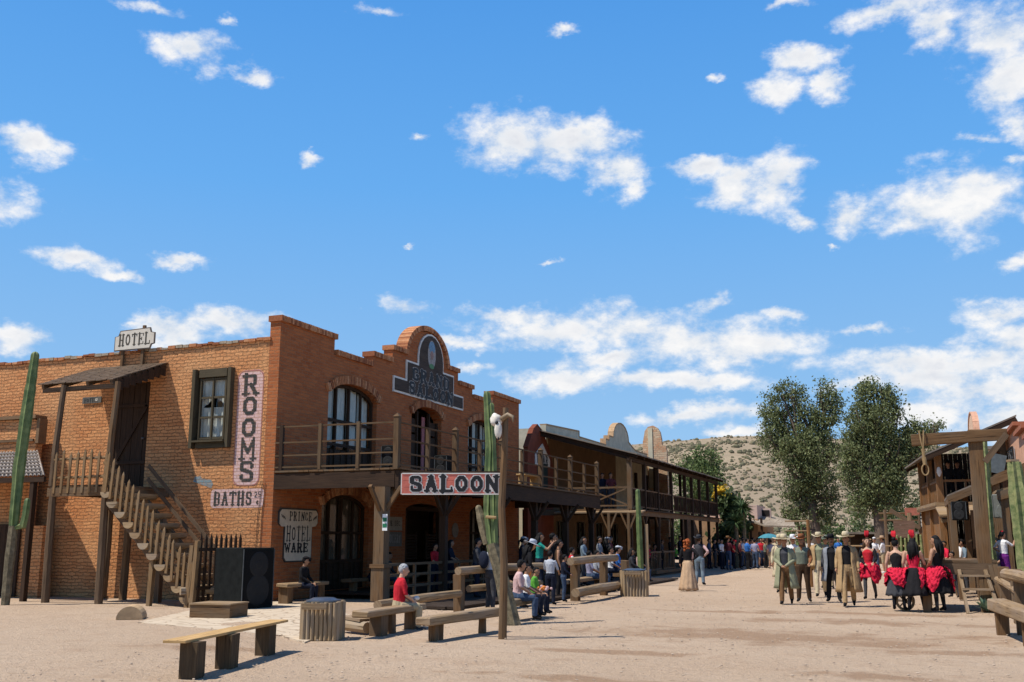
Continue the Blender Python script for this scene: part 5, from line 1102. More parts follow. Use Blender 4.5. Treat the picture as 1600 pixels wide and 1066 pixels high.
q = TBm(); q.add([(-.25,-1.3,2.5),(2.4,-1.3,2.62),(2.4,-.4,2.92),(-.25,-.4,2.8),(-.25,-1.3,2.44),(2.4,-1.3,2.56),(2.4,-.4,2.86),(-.25,-.4,2.74)], [(0,1,2,3),(7,6,5,4),(0,4,5,1),(1,5,6,2),(2,6,7,3),(3,7,4,0)]); q.build('skirt_roof', W_pale, TB, local=True)
ur = TBm(); ur.tube([(0,-.05,3.75),(0,-.05,3.85),(0,-.05,4.05),(0,-.05,4.2),(0,-.05,4.28)], [.04,.05,.11,.09,.05], 12); vz = ur.build('vase', M_white, TB, local=True, smooth=True)
vs_ = thing('vertical_hotel_sign', 'tall black board with HOTEL in white letters hung sideways on the orange house', 'sign', (.3, 47, 3.2))
q = MB(); a0, a1 = aty(1439, 793, 46.5), aty(1449, 824, 46.5)
q.box(((a0.x+a1.x)/2, 46.5, (a0.z+a1.z)/2), (.34, .05, a0.z-a1.z+.05)); q.build('board', M_black, vs_)
lt = MB(); hh = a0.z-a1.z-.05; cxm = (a0.x+a1.x)/2; letters(lt, 'HOTEL', lambda u, v: (cxm-.13+v, 46.46, a0.z-.02-u), 0, 0, hh, .26, fat=1.3, gap=.15); lt.build('lettering', M_white, vs_)
bs_ = thing('hanging_board', 'little board with two dark lines under the orange house eave', 'sign', (.9, 39.8, 2.3))
MB().box((.98, 39.7, 2.42), (.42, .04, .34)).build('board', W_pale, bs_); q = MB(); q.box((.98,39.67,2.5), (.3,.01,.05)); q.box((.98,39.67,2.38), (.32,.01,.05)); q.build('dark_marks', M_black, bs_)
# covered stalls between the timber house and the gallows
def awning(name, label, x0, x1, y0, y1, z0, z1, posts, m=W_roof, boards=14):
    t_ = thing(name, label, 'awning', (x0, y0, 0)); q = MB()
    for k in range(boards):
        a = y0+(y1-y0)*k/boards; b_ = y0+(y1-y0)*(k+.93)/boards; d_ = U(-.012,.012)
        q.add([(x0,a,z0+d_),(x0,b_,z0+d_),(x1,b_,z1),(x1,a,z1),(x0,a,z0-.06+d_),(x0,b_,z0-.06+d_),(x1,b_,z1-.06),(x1,a,z1-.06)], [(3,2,1,0),(4,5,6,7),(1,5,4,0),(2,6,5,1),(3,7,6,2),(0,4,7,3)])
    q.build('roof_boards', m, t_)
    MB().bar((x0, y0-.02, z0-.16), (x1, y0-.02, z1-.16), .09, .22).build('front_beam', W_mid, t_); MB().bar((x0+.05, y0, z0-.16), (x0+.05, y1, z0-.16), .09, .16).build('eave_beam', W_mid, t_)
    for (x, y, m_) in posts: MB().bar((x, y, 0), (x, y, z0+(z1-z0)*(x-x0)/(x1-x0)-.1), .18, .18, rough=.006).build('post', m_, t_)
    return t_
awning('porch_awning', 'weathered awning with log eave just right of the orange house', .9, 3.6, 33.5, 38.0, 2.98, 4.1, ((1.0,33.6,W_mid),(1.0,36,W_mid),(2.1,33.6,W_mid),(1.55,37.6,W_mid)))
awning('porch_awning', 'higher brown awning beam running out at the right edge', 1.95, 5.5, 31.0, 33.2, 3.38, 4.75, ((2.1,31.1,W_mid),(3.2,31.1,W_dark)), W_mid)
awning('porch_awning', 'lower pale edged awning at the right edge under the brown one', 1.98, 5.2, 29.2, 31.2, 2.92, 3.75, ((2.15,29.3,W_mid),(2.9,29.3,W_dark)), W_pale)
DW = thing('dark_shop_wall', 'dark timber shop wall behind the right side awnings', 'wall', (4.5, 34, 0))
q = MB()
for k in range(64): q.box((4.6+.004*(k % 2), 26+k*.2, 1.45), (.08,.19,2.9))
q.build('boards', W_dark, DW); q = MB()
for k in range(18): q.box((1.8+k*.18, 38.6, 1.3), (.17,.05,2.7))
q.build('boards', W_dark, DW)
gsk = speaker('grey hanging loudspeaker under the pale edged awning', (2.22, 29.6), R(-20), .62, .4, .62, 2.2)
for ch in gsk.children: ch.data.materials[0] = plain('grey_case', (.14,.145,.13), .6, .2, 5)
speaker('dark grey loudspeaker hung beneath the weathered awning', (1.18, 32.6), R(-12), .42, .35, .55, 2.2)
# stall counters below the awnings
for i, (x, y, lab) in enumerate(((1.0,31.5,'narrow plank counter nearest the gallows in the awning shade'),(1.05,33.2,'middle plank counter under the weathered awning'),(1.1,35.0,'rear plank counter under the weathered awning'))):
    t_ = thing('plank_counter', lab, 'counter', (x, y, 0)); q = MB()
    MB().box((x+.25,y,1.05), (.75,.4,.05)).build('top', W_mid, t_)
    for dx_ in (0, .5): MB().box((x+dx_,y,.51), (.14,.3,1.03)).build('leg', W_mid, t_)
# ------------------------------------------------------------------ adobe shops on the right
AB = thing('pink_adobe_shop', 'pink adobe shopfront with stepped parapet at the right edge', 'building', (3.3, 38, 0))
st = [(30,0),(50.5,0),(50.5,4.55),(48.5,4.55),(48.5,4.9),(45.5,4.9),(45.5,5.0),(42.5,5.0),(42.5,5.3),(36.2,5.3),(36.2,4.95),(33.5,4.95),(33.5,4.6),(30,4.6)]
plate([st], lambda u, v, w: (3.25+w, u, v), .4).build('wall', M_pink, AB); q = MB()
for a, b_ in zip(st[2:-1], st[3:]):
    if abs(a[1]-b_[1]) < .01: q.bar((3.4, a[0]+.08, a[1]+.05), (3.4, b_[0]-.08, b_[1]+.05), .62, .12)
q.build('coping', plain('red_coping', (.35,.12,.06), .9, .2, 6), AB); MB().box((7, 40, 2.2), (6, 20, 4.3)).build('rear_block', M_pink, AB)
MB().box((3.22, 47.2, 4.1), (.08,.9,.5)).build('vent', M_redad, AB)
bk = thing('bank_sign', 'white framed board with dark letters on the pink parapet', 'sign', (3.2, 39.5, 4.2))
MB().box((3.2, 39.6, 4.42), (.06, 3.4, .62)).build('board', plain('bank_white', (.5,.5,.5), .8, .1, 4), bk); lt = MB(); letters(lt, 'BANK', lambda u, v: (3.16, 41.1-u, v), 0, 4.2, 3.0, .42, fat=1.3); lt.build('lettering', M_black, bk)
q = MB(); 
for z in (4.1, 4.74): q.bar((3.165,37.88,z), (3.165,41.32,z), .05, .05)
for y in (37.9, 41.3): q.bar((3.163,y,4.1), (3.163,y,4.74), .05, .05)
q.build('frame', M_black, bk)
ST = thing('pale_stone_house', 'pale yellow stone house with flat top rising behind the pink shop', 'building', (3.4, 56, 0))
MB().box((8.3, 58, 3.0), (9.8, 7, 6.0)).build('walls', M_cream, ST); MB().box((8.3, 58, 6.08), (10.0, 7.2, .16)).build('coping', W_roof, ST)
rs = thing('raked_roof_sign', 'dark tilted sign board sticking up beside the pillar cactus', 'sign', (2.25, 34, 3.6))
MB().box((2.55, 36, 4.05), (.42, .05, .62), ry=.25).build('board', plain('tilt_board', (.10,.12,.13)), rs)
ds = thing('dark_roof_board', 'dark horizontal board hanging behind the gallows beam', 'sign', (1.2, 41, 5.3)); MB().box((1.55, 42.5, 5.55), (1.5, .12, .42)).build('board', M_dark, ds)
MS = thing('mission_parapet', 'tall pink arched mission parapet seen edge on above the gallows', 'wall', (3.3, 60, 0))
pp = [(55,0),(67,0),(67,6.6),(65.6,6.6),(65.6,7.3)]
for i in range(11): t_ = pi*i/10; pp.append((62.2+2.9*cos(t_), 7.5+1.15*sin(t_)))
pp += [(59.2,7.1),(57.5,7.1),(57.5,6.8),(55,6.8)]
M_pk2 = plain('pale_pink_plaster', (.72,.47,.31), .95, .1, 2.5)
plate([pp], lambda u, v, w: (3.2+w, u, v), .22).build('wall', M_pk2, MS)
q = MB()
for a, b_ in zip(pp[2:-1], pp[3:]):
    if (Vector(a)-Vector(b_)).length > .1: q.bar((3.31,a[0],a[1]+.05), (3.31,b_[0],b_[1]+.05), .32, .08)
q.build('coping', plain('pale_coping', (.55,.30,.19)), MS)
# right edge log bench, rail
rail_frame('log_railing', 'weathered log railing with a knotty top at the right edge', [(1.62, 20.6), (1.72, 18.8)], [((1.45,21.2,1.02),(1.75,18.0,.98),.1)], .95, pw=.2)
log_bench('log_bench', 'squared log bench with pale legs at the right edge', (1.22, 20.9, .48), (1.55, 17.6, .48), .3, .2, ((.15,.22), (.8,.14)))
rail_frame('plank_railing', 'pale plank railing behind the right edge bench', [(1.7, 25.4), (1.78, 23.2)], [((1.6,26.0,.75),(1.75,22.3,.62),.07)], 1.05, pw=.22)
# ------------------------------------------------------------------ hill with scrub
HP = [(-900,800),(-200,770),(500,745),(800,722),(930,703),(1035,690),(1130,682),(1200,680),(1330,685),(1420,691),(1480,699),(1600,708),(1800,722),(2300,770)]
def ridge(px):
    for (a, ya), (b_, yb) in zip(HP[:-1], HP[1:]):
        if a <= px <= b_: t_ = (px-a)/(b_-a); return ya+(yb-ya)*t_
    return HP[-1][1]
def hill_pt(px, t_):
    rp = aty(px, ridge(px), 430); d = Vector((rp.x, rp.y)); k = (130+(430-130)*t_)/430
    e = rp.z*(t_**1.15) if t_ <= 1 else rp.z*(1-(t_-1)*.5)
    x, y = d.x*k, d.y*k
    nz = (sin(x*.045+y*.03)*1.0+sin(x*.11-y*.07+1)*.8+sin(y*.05)*sin(x*.02)*2)*min(1, t_*3)*(1 if t_ < .97 else .3)
    gul = -1.6*abs(sin(px*.021+t_*2.2))**6*min(1, t_*2)*max(0, 1-t_)
    return Vector((x, y, max(-.5, e+nz*.9+gul*1.5)-.3*(1-min(1, t_*20))))
hb = MB(); cols_ = [-900+k*26 for k in range(124)]; ts = [k/40 for k in range(41)]+[1.05, 1.2, 1.6]
vs = [hill_pt(px, t_) for t_ in ts for px in cols_]; nc = len(cols_)
hb.add(vs, [(j*nc+i, j*nc+i+1, (j+1)*nc+i+1, (j+1)*nc+i) for j in range(len(ts)-1) for i in range(nc-1)])
t = NT('hill_soil'); o = t.tc.outputs['Object']
a1 = t.noise(o, .02, 5, .6); a2 = t.noise(o, .25, 6, .7); a3 = t.noise(o, 1.2, 4, .7)
c = t.mix(t.rng(a1, .35, .65), (.27,.205,.14), (.335,.26,.175)); c = t.mix(t.rng(a2, .45, .65, 0, .6), c, (.22,.17,.115)); c = t.mix(t.rng(a3, .5, .7, 0, .6), c, (.16,.14,.085))
t.bump(a2, .6, .6); tag(hb.build('hill', t.fin(c, .97, .05), smooth=True), kind='structure')
def scrub():
    mb = MB(); n = 0
    for k in range(9500):
        px = 780+rng.random()*900; t_ = .04+.97*rng.random()**.8; p = hill_pt(px, t_)
        dens = .5+.5*sin(p.x*.05+2)*sin(p.y*.035)
        if rng.random() > .5+.5*dens: continue
        r_ = (.2+.5*rng.random()**2.2)*(1.15 if t_ > .5 else .85); mi = int(rng.random()*3)
        vs_ = []; nu, nv = 6, 4
        mb.ell(p+Vector((0,0,r_*.35)), (r_*(1+rng.random()*.5), r_, r_*(.7+rng.random()*.5)), 6, 4, mi, fn=lambda q: 1+.35*(rng.random()-.5))
    ms = [plain('scrub_'+n_, c_, .95, .3, .8) for n_, c_ in (('olive', (.155,.14,.08)), ('dark', (.115,.105,.062)), ('dry', (.23,.185,.11)))]
    tag(mb.build('scrub_bushes', ms), kind='stuff')
scrub()
# ------------------------------------------------------------------ trees
def leafmat(name, c1, c2):
    t = NT(name); ar = t.N.new('ShaderNodeSeparateXYZ'); t.L.new(t.tc.outputs['UV'], ar.inputs[0])
    n_ = t.noise(t.tc.outputs['Object'], .8, 3); f = t.math('ADD', t.math('MULTIPLY', ar.outputs[0], .7), t.math('MULTIPLY', n_, .5))
    c = t.mix(t.rng(f, .2, .95), c1, c2); m = t.fin(c, .6, .25)
    tl = t.N.new('ShaderNodeBsdfTranslucent'); t.L.new(c, tl.inputs[0]); ms = t.N.new('ShaderNodeMixShader'); ms.inputs[0].default_value = .22
    t.L.new(t.b.outputs[0], ms.inputs[1]); t.L.new(tl.outputs[0], ms.inputs[2]); t.L.new(ms.outputs[0], t.N['Material Output'].inputs[0]); return m
LM_euc = leafmat('eucalyptus_leaf', (.06,.078,.028), (.22,.245,.10)); LM_bright = leafmat('bright_leaf', (.05,.085,.025), (.18,.23,.08)); LM_dark = leafmat('dark_leaf', (.02,.04,.014), (.08,.11,.035)); LM_yel = leafmat('yellow_flower', (.5,.3,.02), (.8,.55,.05))
BK = plain('eucalyptus_bark', (.13,.095,.07), .95, .35, 1.5, .5)
def leaves(blobs, n_, size, mat, name, par, droop=.5, hollow=.45, clump=.5):
    """blobs: (centre, (rx,ry,rz)); leaf cards gathered in twig clumps"""
    V_ = []; F_ = []; UVs = []; vol = [b[1][0]*b[1][2] for b in blobs]; tot = sum(vol)
    for (c, r_), v in zip(blobs, vol):
        nc = max(6, int(n_*v/tot/24))
        for k in range(nc):
            d = rng.normal(size=3); d /= np.linalg.norm(d); rad = hollow+(1-hollow)*rng.random()**.6
            rad *= 1+.34*sin(d[0]*5+c[0]*3)*sin(d[2]*6+c[2])
            cc = np.array([c[0]+d[0]*r_[0]*rad, c[1]+d[1]*r_[1]*rad, c[2]+d[2]*r_[2]*rad]); cr = clump*(.45+.9*rng.random()); tone = rng.random()
            m = 24; off = rng.normal(size=(m,3))*cr*np.array([.5,.5,.45]); dirs = rng.normal(size=(m,3)); dirs[:,2] -= droop*2; dirs /= np.linalg.norm(dirs, axis=1)[:,None]
            side = np.cross(dirs, rng.normal(size=(m,3))); side /= np.linalg.norm(side, axis=1)[:,None]
            L_ = size*(.6+.8*rng.random(m))[:,None]; P0 = cc+off; W_ = L_*.3
            for a in range(m):
                b = len(V_); p = P0[a]; q = dirs[a]*L_[a]; s_ = side[a]*W_[a]
                V_ += [p, p+q*.5+s_, p+q, p+q*.5-s_]; F_.append((b, b+1, b+2, b+3)); tv = .5*tone+.5*rng.random(); UVs.append([(tv, .5)]*4)
    mb = MB(); mb.v = [tuple(map(float, x)) for x in V_]; mb.f = [list(f) for f in F_]; mb.mi = [0]*len(F_); mb.uv = UVs
    return mb.build(name, mat, par)
def limb(mb, a, b, r0, r1, bend=.12, n_=6):
    a = Vector(a); b = Vector(b); L_ = (b-a).length; o1 = Vector((U(-1,1), U(-1,1), U(-.3,.3)))*L_*bend
    pts = [a.lerp(b, i/n_)+o1*sin(pi*i/n_)+Vector((U(-1,1),U(-1,1),0))*L_*.015 for i in range(n_+1)]
    mb.tube(pts, [r0+(r1-r0)*i/n_ for i in range(n_+1)], 7, wob=.08); return pts
def tree(name, label, Y, base, fork, blobs, nleaf, size, lm, r0=.35, depth=1.0, hollow=.45, clump=.5, group='trees at the end of the street', droop=.5):
    bpx = aty(base[0], base[1], Y); B0 = Vector((bpx.x, Y, 0)); k = Y/FPX*1.02
    T = thing(name, label, 'tree', B0, 0, group); tr = MB(); F0 = aty(fork[0], fork[1], Y)
    limb(tr, B0-Vector((0,0,.2)), F0, r0, r0*.75, .05); bl = []
    for (px, py, rx, ry) in blobs:
        dy = U(-.6,.6)*depth*rx*k; c = aty(px, py, Y+dy); bl.append(((c.x, c.y, c.z), (rx*k*.95, rx*k*.95, ry*k*.96)))
        pts = limb(tr, F0+Vector((U(-.1,.1),0,0)), c+Vector((0,0,-ry*k*.2)), r0*.45, .05, .10)
        for j in range(5):
            d = Vector((U(-1,1)*rx*k*.7, U(-1,1)*rx*k*.7, U(-.2,.8)*ry*k)); limb(tr, pts[3+j % 3], c+d, .07, .02, .12, 4)
    tr.build('trunk', BK, T, smooth=True); leaves(bl, nleaf, size, lm, 'crown', T, droop, hollow, clump); return T
tree('eucalyptus_tree', 'dark eucalyptus with many narrow upright crowns, left one of the big pair', 80, (1270,846), (1266,775),
     [(1207,640,20,30),(1222,612,15,18),(1203,675,18,25),(1228,665,20,30),(1247,625,15,28),(1262,660,20,32),(1290,612,15,20),(1302,635,14,28),(1285,655,20,32),(1268,700,32,30),(1240,705,26,26),(1218,700,14,22),(1250,740,26,28),(1282,740,26,30),(1238,775,18,20),(1262,772,20,16),(1300,775,12,16),(1298,700,16,24),(1232,800,16,12),(1214,655,12,14),(1275,790,20,20),(1250,800,16,16),(1290,808,16,14),(1268,760,26,24)], 34000, .17, LM_euc, .42)
tree('eucalyptus_tree', 'broad olive eucalyptus, right one of the big pair with side limb', 76, (1378,846), (1370,785),
     [(1349,622,13,24),(1362,608,18,14),(1385,620,14,20),(1350,660,24,30),(1378,655,24,30),(1398,640,11,18),(1338,682,18,24),(1360,700,32,30),(1390,700,24,28),(1330,715,16,22),(1340,745,26,24),(1375,745,26,26),(1398,745,14,20),(1388,785,20,18),(1345,788,18,18),(1365,770,22,20),(1404,765,14,20),(1412,690,16,18),(1425,668,14,12),(1447,672,16,12),(1430,700,16,14),(1450,690,12,10),(1465,664,8,6),(1415,720,10,14)], 36000, .17, LM_euc, .45)
tree('leafy_tree', 'fresh green round tree behind the gallery roof', 92, (1095,850), (1095,790), [(1080,725,18,18),(1105,720,22,22),(1092,750,30,24),(1118,755,16,20),(1066,745,14,14),(1100,780,26,20),(1072,790,18,22),(1120,800,14,22)], 12000, .22, LM_bright, .3)
tree('yellow_flowering_tree', 'dark leaning tree with yellow blossom at the gallery end', 67.5, (1135,880), (1138,830), [(1138,790,12,18),(1148,812,16,16),(1135,830,12,14),(1152,788,8,8),(1128,850,10,16),(1160,822,8,8)], 3500, .36, LM_dark, .16, clump=.4)
yt = [o for o in bpy.data.objects if o.name.startswith('yellow_flowering_tree')][0]
c1 = aty(1127, 768, 67.5); c2 = aty(1118, 775, 67.5)
leaves([((c1.x, c1.y, c1.z), (.5,.5,.28)), ((c2.x, c2.y, c2.z), (.3,.4,.25))], 420, .22, LM_yel, 'blossom', yt, .1, .2, .3)
def yucca(label, px, py, Y, zt):
    b0 = aty(px, py, Y); T = thing('palm_yucca', label, 'plant', (b0.x, Y, 0), 0, None); MB().tube([(b0.x, Y, -.1), (b0.x+.05, Y, zt*.6), (b0.x, Y, zt)], [.16,.13,.12], 7, wob=.1).build('trunk', M_bark, T)
    q = MB()
    for k in range(150):
        a = U(0, 2*pi); e = U(-.9, 1.3); d = Vector((cos(a)*cos(e), sin(a)*cos(e), sin(e))); l = U(.6, .95); c_ = Vector((b0.x, Y, zt+.05)); s_ = Vector((-sin(a), cos(a), 0))*.035
        q.add([c_-s_, c_+s_, c_+d*l*.6+s_*.8-Vector((0,0,.03)), c_+d*l-Vector((0,0,.12)), c_+d*l*.6-s_*.8-Vector((0,0,.03))], [(0,1,2,3,4)])
    q.build('leaves', plain('yucca_leaf', (.065,.11,.04), .7, .3, 5), T)
yucca('short palm like yucca in front of the crowd of visitors', 1152, 890, 62, 2.7); yucca('bushy yucca top between gallery end and adobe house', 1163, 870, 66, 3.6)
def bush(label, px, Y, rx, rz, n_=900, lm=LM_dark, size=.3, z=None):
    b0 = aty(px, 843, Y); T = thing('bush', label, 'bush', (b0.x, Y, 0), 0, 'green bushes at the foot of the hill'); q = MB()
    for k in range(4): limb(q, (b0.x+U(-.2,.2)*rx, Y, -.1), (b0.x+U(-.8,.8)*rx, Y, rz*1.2), .06, .02)
    q.build('stems', BK, T); leaves([((b0.x+U(-.5,.5)*rx, Y+U(-.5,.5), rz*U(.7,1.1)), (rx*U(.5,.8), rx*.6, rz*.8)) for k in range(4)], n_, size, lm, 'foliage', T, .1, .3, .45); return T
for px, Y, rx, rz, lm, lab in ((1205,104,2.6,1.6,LM_bright,'low bright bush left of the left eucalyptus trunk'),(1300,100,2.6,2.2,LM_bright,'bright bush just right of the left eucalyptus trunk'),(1240,108,2.6,2.0,LM_bright,'bright bush half hidden by the left eucalyptus trunk'),
    (1342,130,2.2,4.2,LM_bright,'tall pale green bush between the two eucalyptus trees'),(1400,92,2.6,2.9,LM_dark,'dark hedge clump behind the gateway, left part'),(1432,90,2.6,2.9,LM_dark,'dark hedge clump behind the gateway, right part'),(1420,120,3.6,4.4,LM_dark,'dark green treetop rising above the gateway name board'),(1449,125,2.6,4.0,LM_dark,'dark bush against the orange timber house edge'),
    (1320,96,2.4,1.8,LM_dark,'dark low bush left of the far shed'),(1180,110,2.6,2.3,LM_bright,'bush seen over the adobe porch roof'),(1085,90,3.4,2.6,LM_dark,'bush seen through the gallery posts'),(1060,88,2.6,2.6,LM_bright,'bright bush seen through the gallery posts at left')):
    bush('%s' % lab, px, Y, rx, rz, 900, lm)
# ------------------------------------------------------------------ people
SKIN = {'tan': (.36,.185,.105), 'brown': (.24,.115,.062), 'light': (.50,.29,.19)}
def C(name, c): return cloth('cloth_'+name, c)
CL = {'red': (.48,.02,.03), 'crimson': (.58,.02,.05), 'black': (.014,.013,.014), 'charcoal': (.05,.05,.055), 'grey': (.22,.23,.25), 'lightgrey': (.42,.44,.48), 'white': (.70,.68,.66),
      'cream': (.52,.43,.28), 'tan': (.38,.25,.125), 'khaki': (.42,.33,.20), 'sage': (.25,.25,.155), 'beige': (.46,.31,.19), 'brown': (.17,.09,.04), 'darkbrown': (.06,.035,.02), 'rust': (.22,.085,.035),
      'jeans': (.05,.075,.125), 'navy': (.012,.015,.028), 'blue': (.035,.14,.42), 'teal': (.02,.25,.19), 'greygreen': (.17,.19,.14), 'lilac': (.32,.31,.42), 'purple': (.14,.02,.17), 'green': (.10,.32,.04),
      'maroon': (.12,.03,.035), 'slate': (.16,.21,.25), 'pinkish': (.55,.36,.34), 'orange': (.6,.2,.05)}
def cm(n): return C(n, CL[n])
HAIRC = {'black': (.008,.007,.007), 'brown': (.05,.025,.012), 'white': (.36,.36,.36), 'ginger': (.30,.075,.02), 'grey': (.2,.19,.18)}
ARMS = {'down': ((.245,-.02,1.16), (.265,.07,.93)), 'clasp': ((.26,.0,1.16), (.05,.24,1.0)), 'lap': ((.22,.07,1.17), (.1,.33,1.03)), 'phone': ((.2,.24,1.27), (.08,.4,1.48)),
        'hip': ((.37,-.1,1.2), (.2,.03,1.06)), 'fwd': ((.24,.08,1.15), (.2,.25,1.05)), 'back': ((.24,-.12,1.17), (.25,-.12,.95)), 'fold': ((.24,.05,1.16), (.02,.2,1.17))}
PEOPLE = []
def person(label, pos, face, pose='stand', h=1.72, top='grey', bot='jeans', arms=('down', 'down'), sleeve=None, slen=1., legs=1., skin='tan', shoes='black', hat=None, hair=('short', 'black'),
           coat=None, skirt=None, extra=(), lean=0., z=0., wide=1., bare=False, turn=0., group=None, vox=.013):
    if not turn: turn = U(-.4,.4)
    if not lean: lean = U(-.03,.06)
    PEOPLE.append(dict(label=label, pos=pos, face=face, pose=pose, h=h, top=top, bot=bot, arms=arms, sleeve=sleeve or top, slen=slen, legs=legs, skin=skin, shoes=shoes, hat=hat, hair=hair, coat=coat, skirt=skirt,
                       extra=extra, lean=lean, z=z, wide=wide, bare=bare, turn=turn, group=group, vox=vox))
def pp_(px, py): g_ = gp(px, py); return (g_.x, g_.y)
def pos_x(px, x): g_ = atx(px, 870, x); return (x, g_.y)
# skeleton ----------------------------------------------------------
def skeleton(S):
    sit = S['pose'] == 'sit'; dz = -.42 if sit else 0
    hipz = .93+dz; piv = Vector((0, 0, hipz)); Rl = Matrix.Rotation(-S['lean'], 3, 'X')
    up = lambda p: piv + Rl @ (Vector((p[0], p[1], p[2]+dz))-piv)
    J = {}
    for sgn, side in ((-1, 'L'), (1, 'R')):
        if sit: hip, kn, an, toe = (.09,.02,hipz-.02), (.12,.42,.50), (.12,.40,.09), (.13,.55,.035)
        elif S['pose'] == 'walk':
            f = 1 if side == 'R' else -1
            hip = (.09,0,hipz); kn = (.095,.16 if f > 0 else -.04,.50); an = (.09,.24 if f > 0 else -.28,.09 if f > 0 else .13); toe = (.10,.40 if f > 0 else -.15,.05 if f > 0 else .03)
        elif S['pose'] == 'kneelbench': hip, kn, an, toe = (.09,0,hipz), (.1,.1,.5), (.1,-.05,.09), (.11,.1,.03)
        else:
            q_ = (hash(S['label']) % 7)/7 if False else (len(S['label']) % 7)/7; f = 1 if (side == 'R') == (len(S['label']) % 2 == 0) else -1
            hip, kn, an, toe = (.09,0,hipz), (.10+.03*q_,.03+.06*q_*f,.50), (.11+.07*q_,-.01+.09*q_*f,.09), (.14+.09*q_,.13+.09*q_*f,.035)
        for n_, p in (('hip', hip), ('kn', kn), ('an', an), ('toe', toe)): J[n_+side] = Vector((p[0]*sgn, p[1], p[2]))
        e, w_ = ARMS[S['arms'][0 if sgn < 0 else 1]]
        J['sh'+side] = up((.175*sgn, -.01, 1.43)); J['el'+side] = up((e[0]*sgn, e[1], e[2])); J['wr'+side] = up((w_[0]*sgn, w_[1], w_[2]))
    for n_, z_, y_ in (('pel', .93, 0), ('wai', 1.08, .005), ('che', 1.28, .0), ('top', 1.42, -.01), ('nek', 1.50, -.005), ('hed', 1.635, .02)): J[n_] = up((0, y_, z_))
    J['up'] = Rl @ Vector((0,0,1)); J['Rl'] = Rl
    return J
def body_mb(S, J):
    wd = S['wide']; mb = MB(); fem = S['skirt'] is not None or S['hair'][0] in ('long', 'bun')
    cl = .008 if not S['bare'] else 0
    Rl = J['Rl']; ex = Vector((1,0,0)); ey = Rl @ Vector((0,1,0))
    rings = [(J['pel']-J['up']*.09, .12, .10), (J['pel'], .165 if fem else .155, .115), (J['wai'], (.115 if S['bare'] else .135)*wd, .10*wd), (J['che']-J['up']*.06, .15*wd, .112*wd), (J['che']+J['up']*.05, .168*wd, .115*wd), (J['top'], .155*wd, .085), (J['nek']-J['up']*.02, .07, .06)]
    n = 16; vs = []; fs = []
    for c, a, b_ in rings:
        for k in range(n): t_ = 2*pi*k/n; vs.append(c+ex*cos(t_)*(a+cl)+ey*sin(t_)*(b_+cl))
    for i in range(len(rings)-1):
        for k in range(n): fs.append((i*n+k, i*n+(k+1) % n, (i+1)*n+(k+1) % n, (i+1)*n+k))
    fs += [tuple(range(n))[::-1], tuple(range((len(rings)-1)*n, len(rings)*n))]
    mb.add(vs, fs)
    hv = J['hed']; up = J['up']; Rt = Matrix.Rotation(S['turn'], 3, 'Z')
    F_ = Rt @ ey; X_ = Rt @ ex
    mb.tube([J['top'], J['nek'], hv-up*.03], [.062, .056, .056], 10)
    M_ = Matrix((X_, F_, up)).transposed()
    mb.ell(hv+up*.015, (.076, .094, .112), 14, 10, M_=M_); mb.ell(hv-up*.055+F_*.025, (.055, .066, .062), 12, 8, M_=M_)
    mb.tube([hv+F_*.085+up*.03, hv+F_*.112-up*.015, hv+F_*.09-up*.03], [.010, .016, .012], 7)
    for s_ in (-1, 1): mb.ell(hv+X_*s_*.078-F_*.005, (.014, .022, .03), 8, 6, M_=M_)
    sg = []
    for side, s_ in (('L', -1), ('R', 1)):
        j = lambda n_: J[n_+side]
        lr = .012 if S['legs'] >= 1 and S['bot'] not in ('skin',) else 0
        mb.tube([j('hip')-Vector((s_*.0,0,-.02)), j('hip').lerp(j('kn'), .5), j('kn')], [.092*wd+lr, .076+lr, .056+lr], 12)
        mb.tube([j('kn'), j('kn').lerp(j('an'), .35)+Vector((0,-.01,0)), j('an')], [.056+lr, .056+lr*1.2, .038+lr*1.6], 12)
        mb.tube([j('an')-Vector((0,.04,.03)), j('an')+Vector((0,.03,-.02)), j('toe')], [.04, .046, .032], 10, ell=.9)
        ar = .014 if (S['coat']) else (.008 if S['slen'] >= 1 else 0)
        mb.tube([j('sh')-Vector((s_*.03,0,0)), j('sh').lerp(j('el'), .3), j('el')], [.062+ar*.5, .052+ar, .040+ar], 10)
        mb.tube([j('el'), j('el').lerp(j('wr'), .4), j('wr')], [.040+ar, .036+ar, .027+ar*.7], 10)
        d = (j('wr')-j('el')).normalized(); mb.tube([j('wr'), j('wr')+d*.05, j('wr')+d*.085], [.024, .034, .028], 10, ell=.6)
    return mb, F_, X_, M_
